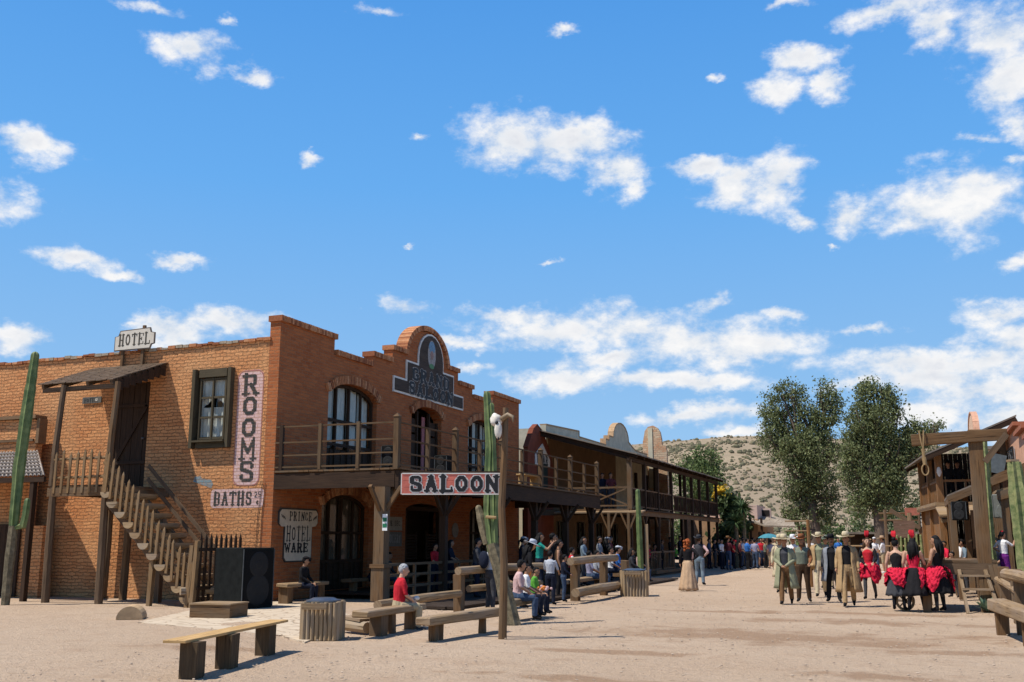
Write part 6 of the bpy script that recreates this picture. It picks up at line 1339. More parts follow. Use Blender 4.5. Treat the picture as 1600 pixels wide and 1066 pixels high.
def seg_list(S, J):
    """(p0, p1, material index) 0 skin 1 top 2 bottom 3 shoes 4 sleeve"""
    L_ = []; up = J['up']
    L_ += [(J['pel']-up*.1, J['pel']+up*.07, 2, .12), (J['wai'], J['che']+up*.04, 1, .13), (J['nek'], J['hed']+up*.08, 0, .06)]
    if S['bare']: L_.append((J['top']-Vector((.13,0,0)), J['top']+Vector((.13,0,0)), 0, .075))
    else: L_.append((J['top']-Vector((.13,0,.0)), J['top']+Vector((.13,0,0)), 1, .085))
    for side in 'LR':
        j = lambda n_: J[n_+side]
        m_sh = 0 if S['slen'] <= 0 else 4
        k = S['slen']
        if k >= 1: L_ += [(j('sh'), j('el'), 4, .05), (j('el'), j('wr'), 4, .035)]
        elif k <= 0: L_ += [(j('sh'), j('el'), 0, .05), (j('el'), j('wr'), 0, .035)]
        else: L_ += [(j('sh'), j('sh').lerp(j('el'), min(1, k*2)), 4, .05), (j('sh').lerp(j('el'), min(1, k*2)+.05), j('wr'), 0, .04)]
        d = (j('wr')-j('el')).normalized(); L_.append((j('wr')+d*.02, j('wr')+d*.1, 5 if 'gloves' in S['extra'] else 0, .03))
        lk = S['legs']; lm = 2
        if lk >= 1: L_ += [(j('hip'), j('kn'), lm, .08), (j('kn'), j('an')+Vector((0,0,.03)), lm, .05)]
        else: L_ += [(j('hip'), j('hip').lerp(j('kn'), lk*1.6 if lk > 0 else .1), 2, .08), (j('hip').lerp(j('kn'), min(1, lk*1.6+.1)), j('kn'), 6, .08), (j('kn'), j('an')+Vector((0,0,.05)), 6, .05)]
        L_ += [(j('an')-Vector((0,.03,.02)), j('toe'), 3, .045)]
        if 'boots' in S['extra']: L_ += [(j('kn').lerp(j('an'), .45), j('an'), 3, .055)]
    return L_
def finish_person(S, J, me, fr):
    nv = len(me.vertices); co = np.empty(nv*3); me.vertices.foreach_get('co', co); co = co.reshape(-1, 3)
    npoly = len(me.polygons); ce = np.empty(npoly*3); me.polygons.foreach_get('center', ce); ce = ce.reshape(-1, 3)
    best = np.full(npoly, 9e9); idx = np.zeros(npoly, int)
    for (a, b_, m_, r_) in seg_list(S, J):
        A = np.array(a); D = np.array(b_)-A; t_ = np.clip(((ce-A)@D)/max(1e-9, D@D), 0, 1); ds = np.linalg.norm(ce-A-t_[:,None]*D, axis=1)/ (r_+.02)
        w_ = ds < best; best[w_] = ds[w_]; idx[w_] = m_
    F_, X_, M_ = fr; hv = J['hed']; up = J['up']
    # fingers, eyes, mouth as extra geometry of the same mesh
    ex = MB()
    for side, s_ in (('L', -1), ('R', 1)):
        w_ = J['wr'+side]; d = (w_-J['el'+side]).normalized(); sd_ = d.cross(Vector((0,0,1))); sd_ = sd_.normalized() if sd_.length > .2 else Vector((0,1,0)); sd_ = Vector((0,1,0)) if abs(d.z) > .75 else sd_
        inn = d.cross(sd_).normalized(); inn = inn if inn.dot(Vector((-s_,0,-.3))) > 0 else -inn
        for q in range(4):
            o_ = sd_*(q-1.5)*.017; l_ = (.062,.072,.068,.054)[q]; p0 = w_+d*.07+o_; ex.tube([p0, p0+d*l_*.45+inn*.006, p0+d*l_*.8+inn*.022, p0+d*l_*.92+inn*.036], [.0085,.008,.0075,.006], 6, mi=5 if 'gloves' in S['extra'] else 0)
        p0 = w_+d*.03+sd_*.024; ex.tube([p0, p0+d*.03+sd_*.016, p0+d*.055+sd_*.018+inn*.01], [.010,.009,.007], 6, mi=5 if 'gloves' in S['extra'] else 0)
    for s_ in (-1, 1):
        ex.ell(hv+X_*s_*.031+F_*.085+up*.022, (.013,.008,.007), 8, 6, 7, M_=M_); ex.tube([hv+X_*s_*.014+F_*.091+up*.04, hv+X_*s_*.03+F_*.092+up*.046, hv+X_*s_*.048+F_*.08+up*.04], .004, 5, 7)
    ex.tube([hv-X_*.024+F_*.083-up*.052, hv+F_*.094-up*.05, hv+X_*.024+F_*.083-up*.052], .005, 5, 8)
    if 'moustache' in S['extra']: ex.tube([hv-X_*.035+F_*.08-up*.045, hv+F_*.1-up*.034, hv+X_*.035+F_*.08-up*.045], .009, 6, 7)
    b0 = nv; verts = np.vstack([co, np.array(ex.v)]) if ex.v else co
    loops = [list(p.vertices) for p in me.polygons]+[[i+b0 for i in f] for f in ex.f]
    mesh = bpy.data.meshes.new('person'); mesh.from_pydata(verts.tolist(), [], loops)
    mesh.polygons.foreach_set('material_index', list(idx)+ex.mi); mesh.polygons.foreach_set('use_smooth', [True]*len(loops))
    sk = plain('skin_'+S['skin'], SKIN[S['skin']], .55, .06, 6, .05, .35)
    stock = cm('charcoal') if 'stockings' in S['extra'] else sk
    for m in (sk, cm(S['top']), cm(S['bot']), cm(S['shoes']), cm(S['sleeve']), cm('black'), stock, plain('eye_dark', (.02,.013,.01), .4), plain('lip', (.28,.08,.06), .5)): mesh.materials.append(m)
    mesh.update(); o = bpy.data.objects.new('person', mesh); col.objects.link(o)
    k = S['h']/1.75; o.scale = (k, k, k); o.location = (S['pos'][0], S['pos'][1], S['z']-.01); o.rotation_euler = (0, 0, -R(S['face']))
    tag(o, S['label'], 'person', S['group'])
    def ch(mb, name, m, sm=True):
        me_ = mb.mesh(name, m); me_.polygons.foreach_set('use_smooth', [sm]*len(me_.polygons)); c = bpy.data.objects.new(name, me_); col.objects.link(c); c.parent = o; return c
    hm = plain('hair_'+S['hair'][1], HAIRC[S['hair'][1]], .75, .35, 22, .8, .2)
    kind = S['hair'][0]
    if kind != 'none':
        q = MB(); cc = hv+up*.028-F_*.012
        def hf(p):      # keep the face clear
            f = 1.
            if p.y > .25 and p.z < .5: f = .86
            return f*(1+.03*sin(9*p.x+7*p.z))
        q.ell(cc, (.085, .103, .106), 18, 12, M_=M_, fn=hf)
        if kind == 'short':
            for a in range(16): v_ = Vector((U(-1,1), U(-1,.2), U(.1,1))).normalized(); q.ell(cc+X_*v_.x*.07+F_*v_.y*.085+up*v_.z*.085, (.03,.03,.025), 6, 4)
        if kind == 'long':
            q.tube([cc-F_*.04, cc-F_*.08-up*.1, cc-F_*.1-up*.24, cc-F_*.11-up*.36], [.07,.085,.085,.04], 12, ell=1, wob=.14)
            for a in range(22): x_ = U(-.085,.085); q.tube([cc-F_*.06+X_*x_, cc-F_*U(.09,.13)+X_*x_*1.1-up*.12, cc-F_*U(.1,.15)+X_*(x_*1.2+U(-.02,.02))-up*.26, cc-F_*U(.08,.13)+X_*(x_*1.3+U(-.03,.03))-up*U(.34,.5)], [.02,.026,.024,.006], 5)
            q.tube([cc-F_*.02+X_*.05, cc-F_*.05+X_*.08-up*.14, cc-F_*.06+X_*.1-up*.3], [.05,.06,.03], 9, wob=.15); q.tube([cc-F_*.02-X_*.05, cc-F_*.05-X_*.08-up*.14, cc-F_*.06-X_*.1-up*.3], [.05,.06,.03], 9, wob=.15)
        if kind == 'curly':
            for a in range(26): q.ell(cc+Vector((U(-.1,.1), 0, 0))-F_*U(.0,.12)-up*U(-.08,.4), (.055,.05,.05), 7, 5)
        if kind == 'bun': q.ell(cc-F_*.06+up*.10, (.05,.05,.045), 10, 7)
        if kind == 'pony': q.tube([cc-F_*.085, cc-F_*.14-up*.06, cc-F_*.13-up*.2], [.03,.04,.015], 8, wob=.1)
        ch(q, 'hair', hm)
    if S['hat']:
        hk, hc = S['hat']; q = MB(); base = hv+up*.075-F_*.005
        if hk in ('cowboy', 'straw', 'sun'):
            br = {'cowboy': .19, 'straw': .225, 'sun': .21}[hk]; hh = {'cowboy': .12, 'straw': .13, 'sun': .1}[hk]; n = 28; rr = [(.088, .0), (br*.72, .0), (br, .02)]
            vs = []; fs = []
            for r_, zz in rr:
                for a in range(n):
                    t_ = 2*pi*a/n; lift = (.055 if hk == 'cowboy' else .022 if hk == 'straw' else -.045)*(abs(cos(t_))**2)*(r_-.085)/(br-.085); dr = -.02*(sin(t_))**2*(r_-.085)/(br-.085)
                    vs.append(base+X_*cos(t_)*r_*(.98)+F_*sin(t_)*r_*1.12+up*(lift+dr+zz*.3))
            m0 = len(vs)
            for r_, zz in ((.09, .0), (.088, hh*.5), (.078, hh*.9), (.05, hh), (.012, hh*.9 if hk == 'cowboy' else hh)):
                for a in range(n):
                    t_ = 2*pi*a/n; pin = 1-.25*(zz > hh*.6)*max(0, sin(t_))*(hk != 'sun'); vs.append(base+X_*cos(t_)*r_*pin+F_*sin(t_)*r_*1.18+up*zz)
            for i in (0, 1):
                for a in range(n): fs.append((i*n+a, (i+1)*n+a, (i+1)*n+(a+1) % n, i*n+(a+1) % n))
            for i in range(4):
                for a in range(n): fs.append((m0+i*n+a, m0+i*n+(a+1) % n, m0+(i+1)*n+(a+1) % n, m0+(i+1)*n+a))
            q.add(vs, fs); c = ch(q, 'hat', cm(hc)); m_ = c.modifiers.new('thick', 'SOLIDIFY'); m_.thickness = .006
            q = MB(); q.tube([base+up*.004, base+up*.026], [.0935,.0925], 24, ell=1.2, cap=False); 
        else:       # cap
            q.ell(base+up*.0, (.094,.108,.085), 16, 9, M_=M_, fn=lambda p: 1 if p.z > -.15 else .2); q.tube([base+F_*.07, base+F_*.17-up*.015], [.07,.05], 12, ell=.18); ch(q, 'cap', cm(hc))
    if S['coat']:
        cc_, hem = S['coat']; n = 30; vs = []; fs = []; lv = [(1.47,.10,.075),(1.43,.185,.10),(1.3,.20,.135),(1.1,.185,.135),(.95,.205,.15),(.8,.23,.18),(hem+.1,.265,.21),(hem,.28,.225)]; gap = R(28)
        for li, (zz, a, b_) in enumerate(lv):
            for k_ in range(n):
                t_ = pi/2+gap+(2*pi-2*gap)*k_/(n-1); fold = 1+.05*max(0, (1.2-zz))*sin(k_*1.7+li*.3)
                wk = 1+(S['wide']-1)*1.15; pt = Vector((cos(t_)*a*fold*wk, sin(t_)*b_*fold*wk*1.04, zz)); dz = -.42 if S['pose'] == 'sit' else 0
                if S['pose'] == 'walk' and zz < .8: pt.y += -.05*(.8-zz)*3 if sin(t_) < 0 else .0
                vs.append(pt+Vector((0,0,dz)))
        for i in range(len(lv)-1):
            for k_ in range(n-1): fs.append((i*n+k_, (i+1)*n+k_, (i+1)*n+k_+1, i*n+k_+1))
        q = MB(); q.add(vs, fs); c = ch(q, 'coat', cm(cc_)); m_ = c.modifiers.new('thick', 'SOLIDIFY'); m_.thickness = .012
    if S['skirt']:
        kc, hem, rad = S['skirt']; n = 48; vs = []; fs = []; top_ = 1.04; lv = 9
        for i in range(lv+1):
            t2 = i/lv; zz = top_+(hem-top_)*t2; a = .125+(rad-.125)*(t2**.75); b_ = .10+(rad-.10)*(t2**.75)
            for k_ in range(n): t_ = 2*pi*k_/n; f_ = 1+.075*t2*sin(k_*2*pi*11/n+i*.15); vs.append(Vector((cos(t_)*a*f_, sin(t_)*b_*f_-.03*t2, zz+(.01*sin(k_) if i == lv else 0))))
        for i in range(lv):
            for k_ in range(n): fs.append((i*n+k_, (i+1)*n+k_, (i+1)*n+(k_+1) % n, i*n+(k_+1) % n))
        q = MB(); q.add(vs, fs); c = ch(q, 'skirt', cm(kc)); m_ = c.modifiers.new('thick', 'SOLIDIFY'); m_.thickness = .008
    for e in S['extra']:
        if e[:6] == 'ruffle':       # gathered red overskirt
            q = MB(); n, lv = 72, 18; r2 = random.Random(len(S['label'])); ph = [r2.uniform(0, 6.28) for _ in range(8)]; hem_ = S['skirt'][1]; rad_ = S['skirt'][2]
            vs = []; fs = []
            for i in range(lv+1):
                t2 = i/lv
                for k_ in range(n+1):
                    a_ = 2*pi*k_/n; low = .40+.16*sin(a_*2+ph[0])+.06*sin(a_*5+ph[1]); zz = 1.05-low*t2
                    ts_ = (1.04-zz)/(1.04-hem_); rs_ = .125+(rad_-.125)*max(0, ts_)**.75
                    bmp = .028*sin(a_*13+ph[2]+t2*5)*sin(t2*17+ph[3]+a_*3)+.02*sin(a_*29+ph[4])*sin(t2*31+a_*7)+.012*r2.uniform(-1, 1)
                    rr = rs_+.045+bmp+.05*sin(pi*t2)
                    vs.append(Vector((cos(a_)*rr, sin(a_)*rr-.04*t2, zz+.012*sin(a_*17))))
            def keep(a_):
                back = abs(((a_-1.5*pi+pi) % (2*pi))-pi); front = abs(((a_-.5*pi+pi) % (2*pi))-pi)
                return {'ruffle_a': front > .5, 'ruffle_b': back > .62 and front > .35, 'ruffle_c': back > .35 and front > .45}[e]
            for i in range(lv):
                for k_ in range(n):
                    if keep(2*pi*(k_+.5)/n): fs.append((i*(n+1)+k_, (i+1)*(n+1)+k_, (i+1)*(n+1)+k_+1, i*(n+1)+k_+1))
            q.add(vs, fs)
            ch(q, 'ruffle', cm('crimson'))
        if e == 'plume':
            q = MB(); r2 = random.Random(3)
            for k_ in range(16): a = r2.uniform(-.5,.5); q.tube([hv+up*.12-F_*.05, hv+up*(.2+r2.uniform(0,.05))-F_*.06+X_*a*.1, hv+up*(.29+r2.uniform(0,.05))-F_*.05+X_*a*.13], [.012,.028,.008], 6, ell=.4)
            ch(q, 'feather_headdress', cm('red'))
        if e == 'flower': q = MB(); q.ell(hv+up*.12-F_*.02, (.06,.05,.035), 10, 6, fn=lambda p: 1+.2*sin(8*p.x)); ch(q, 'hair_flower', cm('red'))
        if e == 'belt': q = MB(); w2 = J['pel']+up*.08; q.tube([w2-up*.03, w2+up*.03], [.162,.16], 20, ell=.75, cap=False); c = ch(q, 'belt', cm('darkbrown')); q = MB(); q.tube([J['hipR']+Vector((.11,.0,.05)), J['hipR']+Vector((.13,.02,-.2))], [.045,.025], 8); ch(q, 'holster', cm('brown'))
        if e == 'bandana': q = MB(); q.tube([J['nek']-up*.03, J['nek']+up*.03], [.085,.066], 12); q.add([J['nek']+F_*.08-X_*.05, J['nek']+F_*.08+X_*.05, J['nek']+F_*.135-up*.14], [(0,2,1)]); ch(q, 'bandana', cm('rust'))
        if e == 'backpack': q = MB(); q.ell(J['che']-F_*.2, (.14,.09,.2), 14, 9, fn=lambda p: 1+.12*(abs(p.x)+abs(p.z))); ch(q, 'backpack', cm('navy'))
        if e == 'bag': q = MB(); q.ell(J['wai']+X_*.2+F_*.08-up*.12, (.11,.07,.12), 12, 8); ch(q, 'bag', cm('orange'))
        if e == 'camera': q = MB(); w2 = (J['wrL']+J['wrR'])/2+up*.04+F_*.05; q.box(w2, (.13,.02,.075)); ch(q, 'phone', cm('black'), False)
    return o
def build_people():
    tmp = []
    for S in PEOPLE:
        J = skeleton(S); mb, F_, X_, M_ = body_mb(S, J); me = mb.mesh('t', MATS['black_paint']); o = bpy.data.objects.new('t', me); col.objects.link(o)
        m = o.modifiers.new('r', 'REMESH'); m.mode = 'VOXEL'; m.voxel_size = S['vox']; m.adaptivity = 0
        m2 = o.modifiers.new('s', 'SMOOTH'); m2.iterations = 3; m2.factor = .5
        tmp.append((S, J, o, (F_, X_, M_)))
    dg = bpy.context.evaluated_depsgraph_get()
    done = [(S, J, bpy.data.meshes.new_from_object(o.evaluated_get(dg)), o, fr) for S, J, o, fr in tmp]
    for S, J, me, o, fr in done:
        finish_person(S, J, me, fr); bpy.data.objects.remove(o); bpy.data.meshes.remove(me)
CG = 'cowboys walking up the street'; GG = 'saloon girls by the gallows'; VG = 'visitors watching at the street end'; SGp = 'spectators in front of the saloon'
person('cowboy in pale sage duster, wide straw hat, hands clasped at his belt', pp_(1230,944), 182, 'walk', 1.72, 'charcoal', 'brown', ('clasp','clasp'), 'sage', hat=('straw','cream'), coat=('sage',.42), extra=('belt',), wide=1.16, vox=.011, group=CG)
person('cowboy in brown hat, grey green shirt, dark chaps and rust bandana', pp_(1257,940), 176, 'stand', 1.74, 'greygreen', 'darkbrown', ('fwd','down'), 'rust', hat=('cowboy','rust'), extra=('belt','bandana'), wide=1.16, vox=.011, group=CG)
person('cowboy in pale round hat with cream trousers and tan grey jacket', pp_(1284,932), 180, 'walk', 1.80, 'sage', 'cream', ('fwd','down'), 'tan', hat=('cowboy','cream'), coat=('tan',.85), extra=('belt',), wide=1.16, vox=.011, group=CG)
person('cowboy in black hat with long charcoal grey coat and black trousers', pp_(1304,940), 182, 'stand', 1.74, 'black', 'black', ('down','down'), 'charcoal', hat=('cowboy','black'), coat=('grey',.55), extra=('moustache',), wide=1.16, vox=.011, group=CG)
person('tall cowboy in long tan duster, straw hat, black shirt, tan trousers', pp_(1328,947), 180, 'walk', 1.78, 'black', 'tan', ('down','down'), 'tan', hat=('straw','cream'), coat=('tan',.35), extra=('belt',), hair=('short','brown'), wide=1.16, vox=.011, group=CG)
person('cowboy in pale yellow coat mostly hidden behind the sage duster', pp_(1222,926), 176, 'stand', 1.74, 'cream', 'khaki', ('down','down'), 'cream', hat=('straw','cream'), coat=('cream',.5), group=CG)
person('cowboy in white hat behind the brown hatted cowboy', pp_(1243,920), 184, 'stand', 1.76, 'white', 'brown', hat=('cowboy','white'), group=CG)
person('cowboy in grey green hat looking out behind the charcoal coat', pp_(1294,919), 180, 'stand', 1.74, 'slate', 'khaki', hat=('cowboy','greygreen'), coat=('greygreen',.6), group=CG)
person('saloon girl facing us in red corset and black sleeves beside the tan duster', pp_(1361,936), 190, 'walk', 1.70, 'red', 'charcoal', ('fwd','clasp'), 'black', skin='light', hair=('long','brown'), skirt=('crimson',.62,.27), extra=('ruffle_b','stockings','plume'), legs=0., bare=True, group=GG)
person('saloon girl seen from behind in black corset with bare shoulders', pp_(1406,953), 8, 'stand', 1.66, 'black', 'charcoal', ('down','down'), slen=0, skin='light', hair=('bun','black'), skirt=('charcoal',.36,.30), extra=('ruffle_a','stockings','flower','plume','boots'), legs=0., bare=True, group=GG)
person('saloon girl seen from behind in red corset with long wavy black hair', pp_(1433,954), 12, 'stand', 1.68, 'crimson', 'charcoal', ('down','fwd'), slen=0, skin='light', hair=('long','black'), skirt=('black',.38,.36), extra=('ruffle_b','stockings','plume','boots'), legs=0., bare=True, group=GG)
person('saloon girl with hip length black hair and black gloves by the platform', pp_(1470,955), -55, 'stand', 1.74, 'black', 'charcoal', ('clasp','clasp'), slen=0, skin='tan', hair=('long','black'), skirt=('black',.42,.30), extra=('ruffle_c','stockings','gloves','boots'), legs=0., bare=True, group=GG)
person('woman with ginger curls in black jacket and long beige skirt', pp_(1076,923), -8, 'stand', 1.66, 'black', 'beige', ('down','hip'), skin='light', hair=('curly','ginger'), skirt=('beige',.03,.33), group='couple standing in the street')
person('man in dark vest, pale sleeves and slate trousers beside the ginger woman', pp_(1094,914), 4, 'stand', 1.76, 'charcoal', 'slate', ('down','hip'), 'pinkish', hat=('cowboy','charcoal'), hair=('short','brown'), group='couple standing in the street')
person('grey haired woman in red sweater seated on the log bench', tuple(gp(622, 950, .38))[:2], 48, 'sit', 1.64, 'red', 'khaki', ('lap','lap'), z=-.05, slen=.75, skin='light', shoes='charcoal', hair=('short','white'), turn=-.25, lean=.12, wide=1.12, group=SGp, vox=.011)
person('boy in black cap and black jacket seated at the brick corner', (-15.5, 23.55), 85, 'sit', 1.56, 'black', 'navy', ('lap','lap'), skin='tan', shoes='lightgrey', hat=('cap','black'), lean=.1, group=SGp)
person('person in dark shirt leaning forward below the arched window', (-15.6, 27.4), 78, 'sit', 1.7, 'black', 'navy', ('lap','lap'), skin='brown', lean=.45, group=SGp)
person('dark haired woman in black seated below the arched window', (-15.6, 28.4), 88, 'sit', 1.66, 'charcoal', 'jeans', ('lap','lap'), hair=('long','black'), lean=.1, group=SGp)
person('child in red shirt at the porch rail behind the corner post', (-13.4, 27.3), 100, 'stand', 1.4, 'red', 'navy', ('fwd','fwd'), slen=.5, z=.14, group=SGp)
person('dark haired woman in navy shirt behind the porch rail', (-13.35, 28.3), 80, 'stand', 1.5, 'navy', 'navy', ('fwd','fwd'), slen=.5, hair=('long','black'), z=.14, group=SGp)
person('woman in long red dress standing in the saloon doorway', (-15.6, 32.4), 80, 'stand', 1.72, 'red', 'red', ('down','phone'), slen=0, hair=('long','black'), skirt=('red',.3,.3), bare=True, z=.14, group=SGp)
person('woman in pale top and jeans seated nearest the cactus trunk', (fx, fy[0]), 72, 'sit', 1.62, 'pinkish', 'jeans', ('lap','lap'), slen=.5, hair=('short','black'), lean=.12, wide=1.1, group=SGp, vox=.011)
person('child in white shirt seated in the middle of the family', (fx, fy[1]), 75, 'sit', 1.42, 'white', 'navy', ('lap','lap'), slen=.5, lean=.05, z=.05, group=SGp)
person('child in bright green shirt at the right end of the family', (fx, fy[2]), 82, 'sit', 1.3, 'green', 'navy', ('lap','lap'), slen=.5, lean=.12, z=.07, group=SGp)
person('man in pale grey shirt with navy backpack behind the cactus', (-9.55, 22.5), 25, 'stand', 1.62, 'lightgrey', 'charcoal', ('down','fwd'), slen=.5, extra=('backpack',), group=SGp)
person('dark clothed woman in wide pale sun hat bending over the family', (-9.2, 23.7), 55, 'stand', 1.66, 'black', 'black', ('fwd','fwd'), hat=('sun','lightgrey'), lean=.35, hair=('long','black'), extra=('bag',), group=SGp)
person('woman in teal top holding a phone up to take a picture', (-10.2, 27.6), 72, 'stand', 1.7, 'teal', 'navy', ('phone','phone'), slen=.3, extra=('camera',), z=.14, hair=('long','black'), group=SGp)
person('boy in pale grey shirt and dark trousers seen from behind', (-8.95, 25.05), 5, 'stand', 1.36, 'lightgrey', 'navy', ('fwd','fwd'), slen=.5, group=SGp)
person('child in navy shirt among the crowd next to the grey shirted boy', (-9.05, 26.4), 75, 'stand', 1.25, 'navy', 'jeans', ('fwd','fwd'), group=SGp)
person('woman in brown sleeveless top behind the children', (-9.9, 28.4), 70, 'stand', 1.64, 'darkbrown', 'black', ('fwd','down'), slen=0, hair=('pony','black'), group=SGp)
person('tall man in black at the back of the porch crowd', (-10.6, 29.8), 80, 'stand', 1.84, 'black', 'black', group=SGp)
person('child in red vest by the knotty hitching rail', (-9.6, 28.75), 60, 'stand', 1.42, 'red', 'black', ('fwd','down'), sleeve='white', slen=.5, group=SGp)
for i, (px, tp, lb) in enumerate(((921,'lilac','woman in lilac shirt and jeans seated behind the knotty rail'),(931,'lightgrey','man in pale shirt seated right of the lilac shirted woman'))):
    person(lb, pos_x(px, -9.85), 60, 'sit', 1.66, tp, 'jeans', ('lap','lap'), slen=.5, shoes='lightgrey', z=.03, group=SGp)
person('man in white shirt seated next to the blue shirted one', pos_x(953, -10.2), 70, 'sit', 1.7, 'white', 'navy', ('lap','lap'), slen=.5, z=.1, group=SGp)
person('man in blue shirt and pale blue cap seated above the second bin', pos_x(964, -10.0), 75, 'sit', 1.72, 'blue', 'charcoal', ('lap','lap'), slen=.5, hat=('cap','lightgrey'), shoes='lightgrey', z=.1, group=SGp)
PG = 'people sitting in the gallery porch'
for px, tp, bt, ps, hh, lb in ((986,'grey','navy','sit',1.6,'grey shirted person just right of the pillar cactus'),(1013,'crimson','navy','sit',1.66,'person in crimson shirt behind the slanting branch rail'),(1022,'maroon','navy','sit',1.6,'person in maroon right of the crimson shirt'),
    (1034,'charcoal','black','stand',1.45,'person in charcoal behind the branch rail'),(1048,'black','navy','stand',1.6,'person in black in the open gallery bay'),(1056,'green','navy','sit',1.6,'person in green shirt in the open gallery bay'),
    (1062,'navy','navy','stand',1.66,'person in navy left of the ginger haired woman'),(1108,'jeans','navy','stand',1.7,'person in denim shirt right of the vested man'),(1117,'navy','charcoal','stand',1.66,'person in dark blue at the last gallery post')):
    person(lb, pos_x(px, -12.6 if px < 1100 else -11.2), 95, ps, hh, tp, bt, ('lap','lap') if ps == 'sit' else ('down','fwd'), slen=.5, z=.18 if px < 1100 else 0, group=PG, vox=.02)
for px, py, tp, bt, hh, fc, kw, lb in ((1129,890,'white','navy',1.66,120,{},'person in white shirt at the left end of the visitor crowd'),(1139,891,'maroon','jeans',1.78,30,{'hat':('cowboy','brown')},'man in maroon shirt and brown hat with hands at his sides'),
    (1147,889,'red','navy',1.6,90,{'hat':('cap','red')},'boy in red cap beside the maroon shirted man'),(1157,889,'maroon','black',1.64,80,{},'dark haired person in dark red by the yucca trunk'),(1163,887,'white','jeans',1.68,120,{},'person in white collar half hidden right of the yucca'),
    (1169,890,'blue','black',1.72,60,{'wide':1.25},'heavy man in bright blue shirt and black trousers'),(1176,887,'blue','charcoal',1.64,110,{},'second person in blue shirt, slimmer, to the right of the heavy man'),(1181,889,'lilac','jeans',1.68,20,{},'person in lilac checked shirt and jeans'),
    (1186,884,'white','jeans',1.74,160,{},'tall person in white shirt at the back of the crowd'),(1191,886,'red','jeans',1.72,170,{'legs':.5},'person in red top and denim shorts'),(1197,888,'greygreen','black',1.62,80,{},'person in dark green next to the umbrella'),
    (1206,889,'lilac','khaki',1.64,5,{'legs':.55,'arms':('down','fold')},'person in grey lilac shirt and shorts holding the teal umbrella'),(1124,886,'charcoal','navy',1.7,90,{},'person in charcoal against the last gallery post'),(1152,884,'lightgrey','jeans',1.7,100,{},'person in grey shirt behind the red cap'),
    (1213,884,'cream','khaki',1.7,180,{},'person in cream half hidden behind the yellow coat')):
    kw = dict(kw); ar = kw.pop('arms', ('down','fwd')); person(lb, pp_(px, py), fc, 'stand', hh, tp, bt, ar, slen=.5, group=VG, vox=.022, **kw)
BG = 'visitors beyond the cowboys'
person('man in red shirt and tan cap behind the facing saloon girl', pp_(1363,891), 200, 'stand', 1.66, 'red', 'jeans', ('fwd','fold'), slen=.5, hat=('cap','tan'), group=BG, vox=.02)
person('man in white shirt, white cap and blue jeans in the middle distance', pp_(1369,894), 170, 'stand', 1.74, 'white', 'jeans', ('fwd','fold'), slen=.5, hat=('cap','white'), group=BG, vox=.02)
person('man in white shirt, straw hat and khaki shorts facing left', pp_(1382,896), -80, 'stand', 1.76, 'white', 'khaki', ('fwd','fwd'), slen=.5, legs=.6, shoes='white', hat=('straw','beige'), group=BG, vox=.02)
person('distant person in navy by the far pole fence', pp_(1352,886), 180, 'stand', 1.7, 'navy', 'charcoal', group=BG, vox=.025)
person('distant person in white shirt between the two front cowboys', pp_(1268,884), 180, 'stand', 1.7, 'white', 'jeans', group=BG, vox=.025)
person('distant person waving in blue behind the black hat', pp_(1312,885), 180, 'stand', 1.74, 'blue', 'jeans', ('phone','down'), group=BG, vox=.025)
kd = aty(1571, 893, 26.6); person('girl in white shirt and purple trousers standing on the rail bench', (kd.x, 26.6), 60, 'stand', 1.22, 'white', 'purple', ('hip','phone'), slen=.4, hair=('pony','black'), extra=('flower',), z=.62, group=None)
SB = thing('rail_bench', 'low plank bench beneath the girl in purple trousers', 'bench', (kd.x, 26.6, 0)); MB().box((kd.x, 26.6, .58), (.8,.4,.06)).build('seat', W_mid, SB)
for dx_ in (-.3, .3): MB().box((kd.x+dx_, 26.6, .27), (.1,.34,.56)).build('leg', W_mid, SB)
UGp = 'people up on the galleries'
for px, tp, lb in ((941,'navy','person in navy leaning at the upper gallery end'),(954,'maroon','person in maroon leaning at the upper gallery end')):
    a_ = aty(px, 745, 44.9); person(lb, (a_.x, 44.9), 150, 'stand', 1.68, tp, 'charcoal', ('fwd','fwd'), slen=.5, z=3.0, group=UGp, vox=.02)
for px, lb in ((1483,'person in black hat at the orange house balcony, left one'),(1497,'person in black hat at the orange house balcony, right one')):
    a_ = aty(px, 745, 41.2); person(lb, (a_.x, 41.2), 190, 'stand', 1.66, 'black', 'black', ('fwd','fwd'), hat=('cowboy','black'), z=2.87, group=UGp, vox=.02)
AG = 'people under the right awnings'
for px, Y, tp, hh, ps, lb in ((1497,34.5,'white',1.7,'stand','person in white shirt in the shade of the weathered awning'),(1506,36.0,'slate',1.66,'stand','person in slate shirt deep under the weathered awning'),(1488,32.6,'white',1.3,'stand','child in white behind the plank counters'),(1478,38.6,'crimson',1.6,'stand','person in crimson by the orange house post'),(1560,30.2,'navy',1.7,'stand','person in navy in the shade at the right edge')):
    a_ = aty(px, 870, Y); person(lb, (a_.x, Y), 240, ps, hh, tp, 'charcoal', ('fwd','fwd'), slen=.5, group=AG, vox=.02)
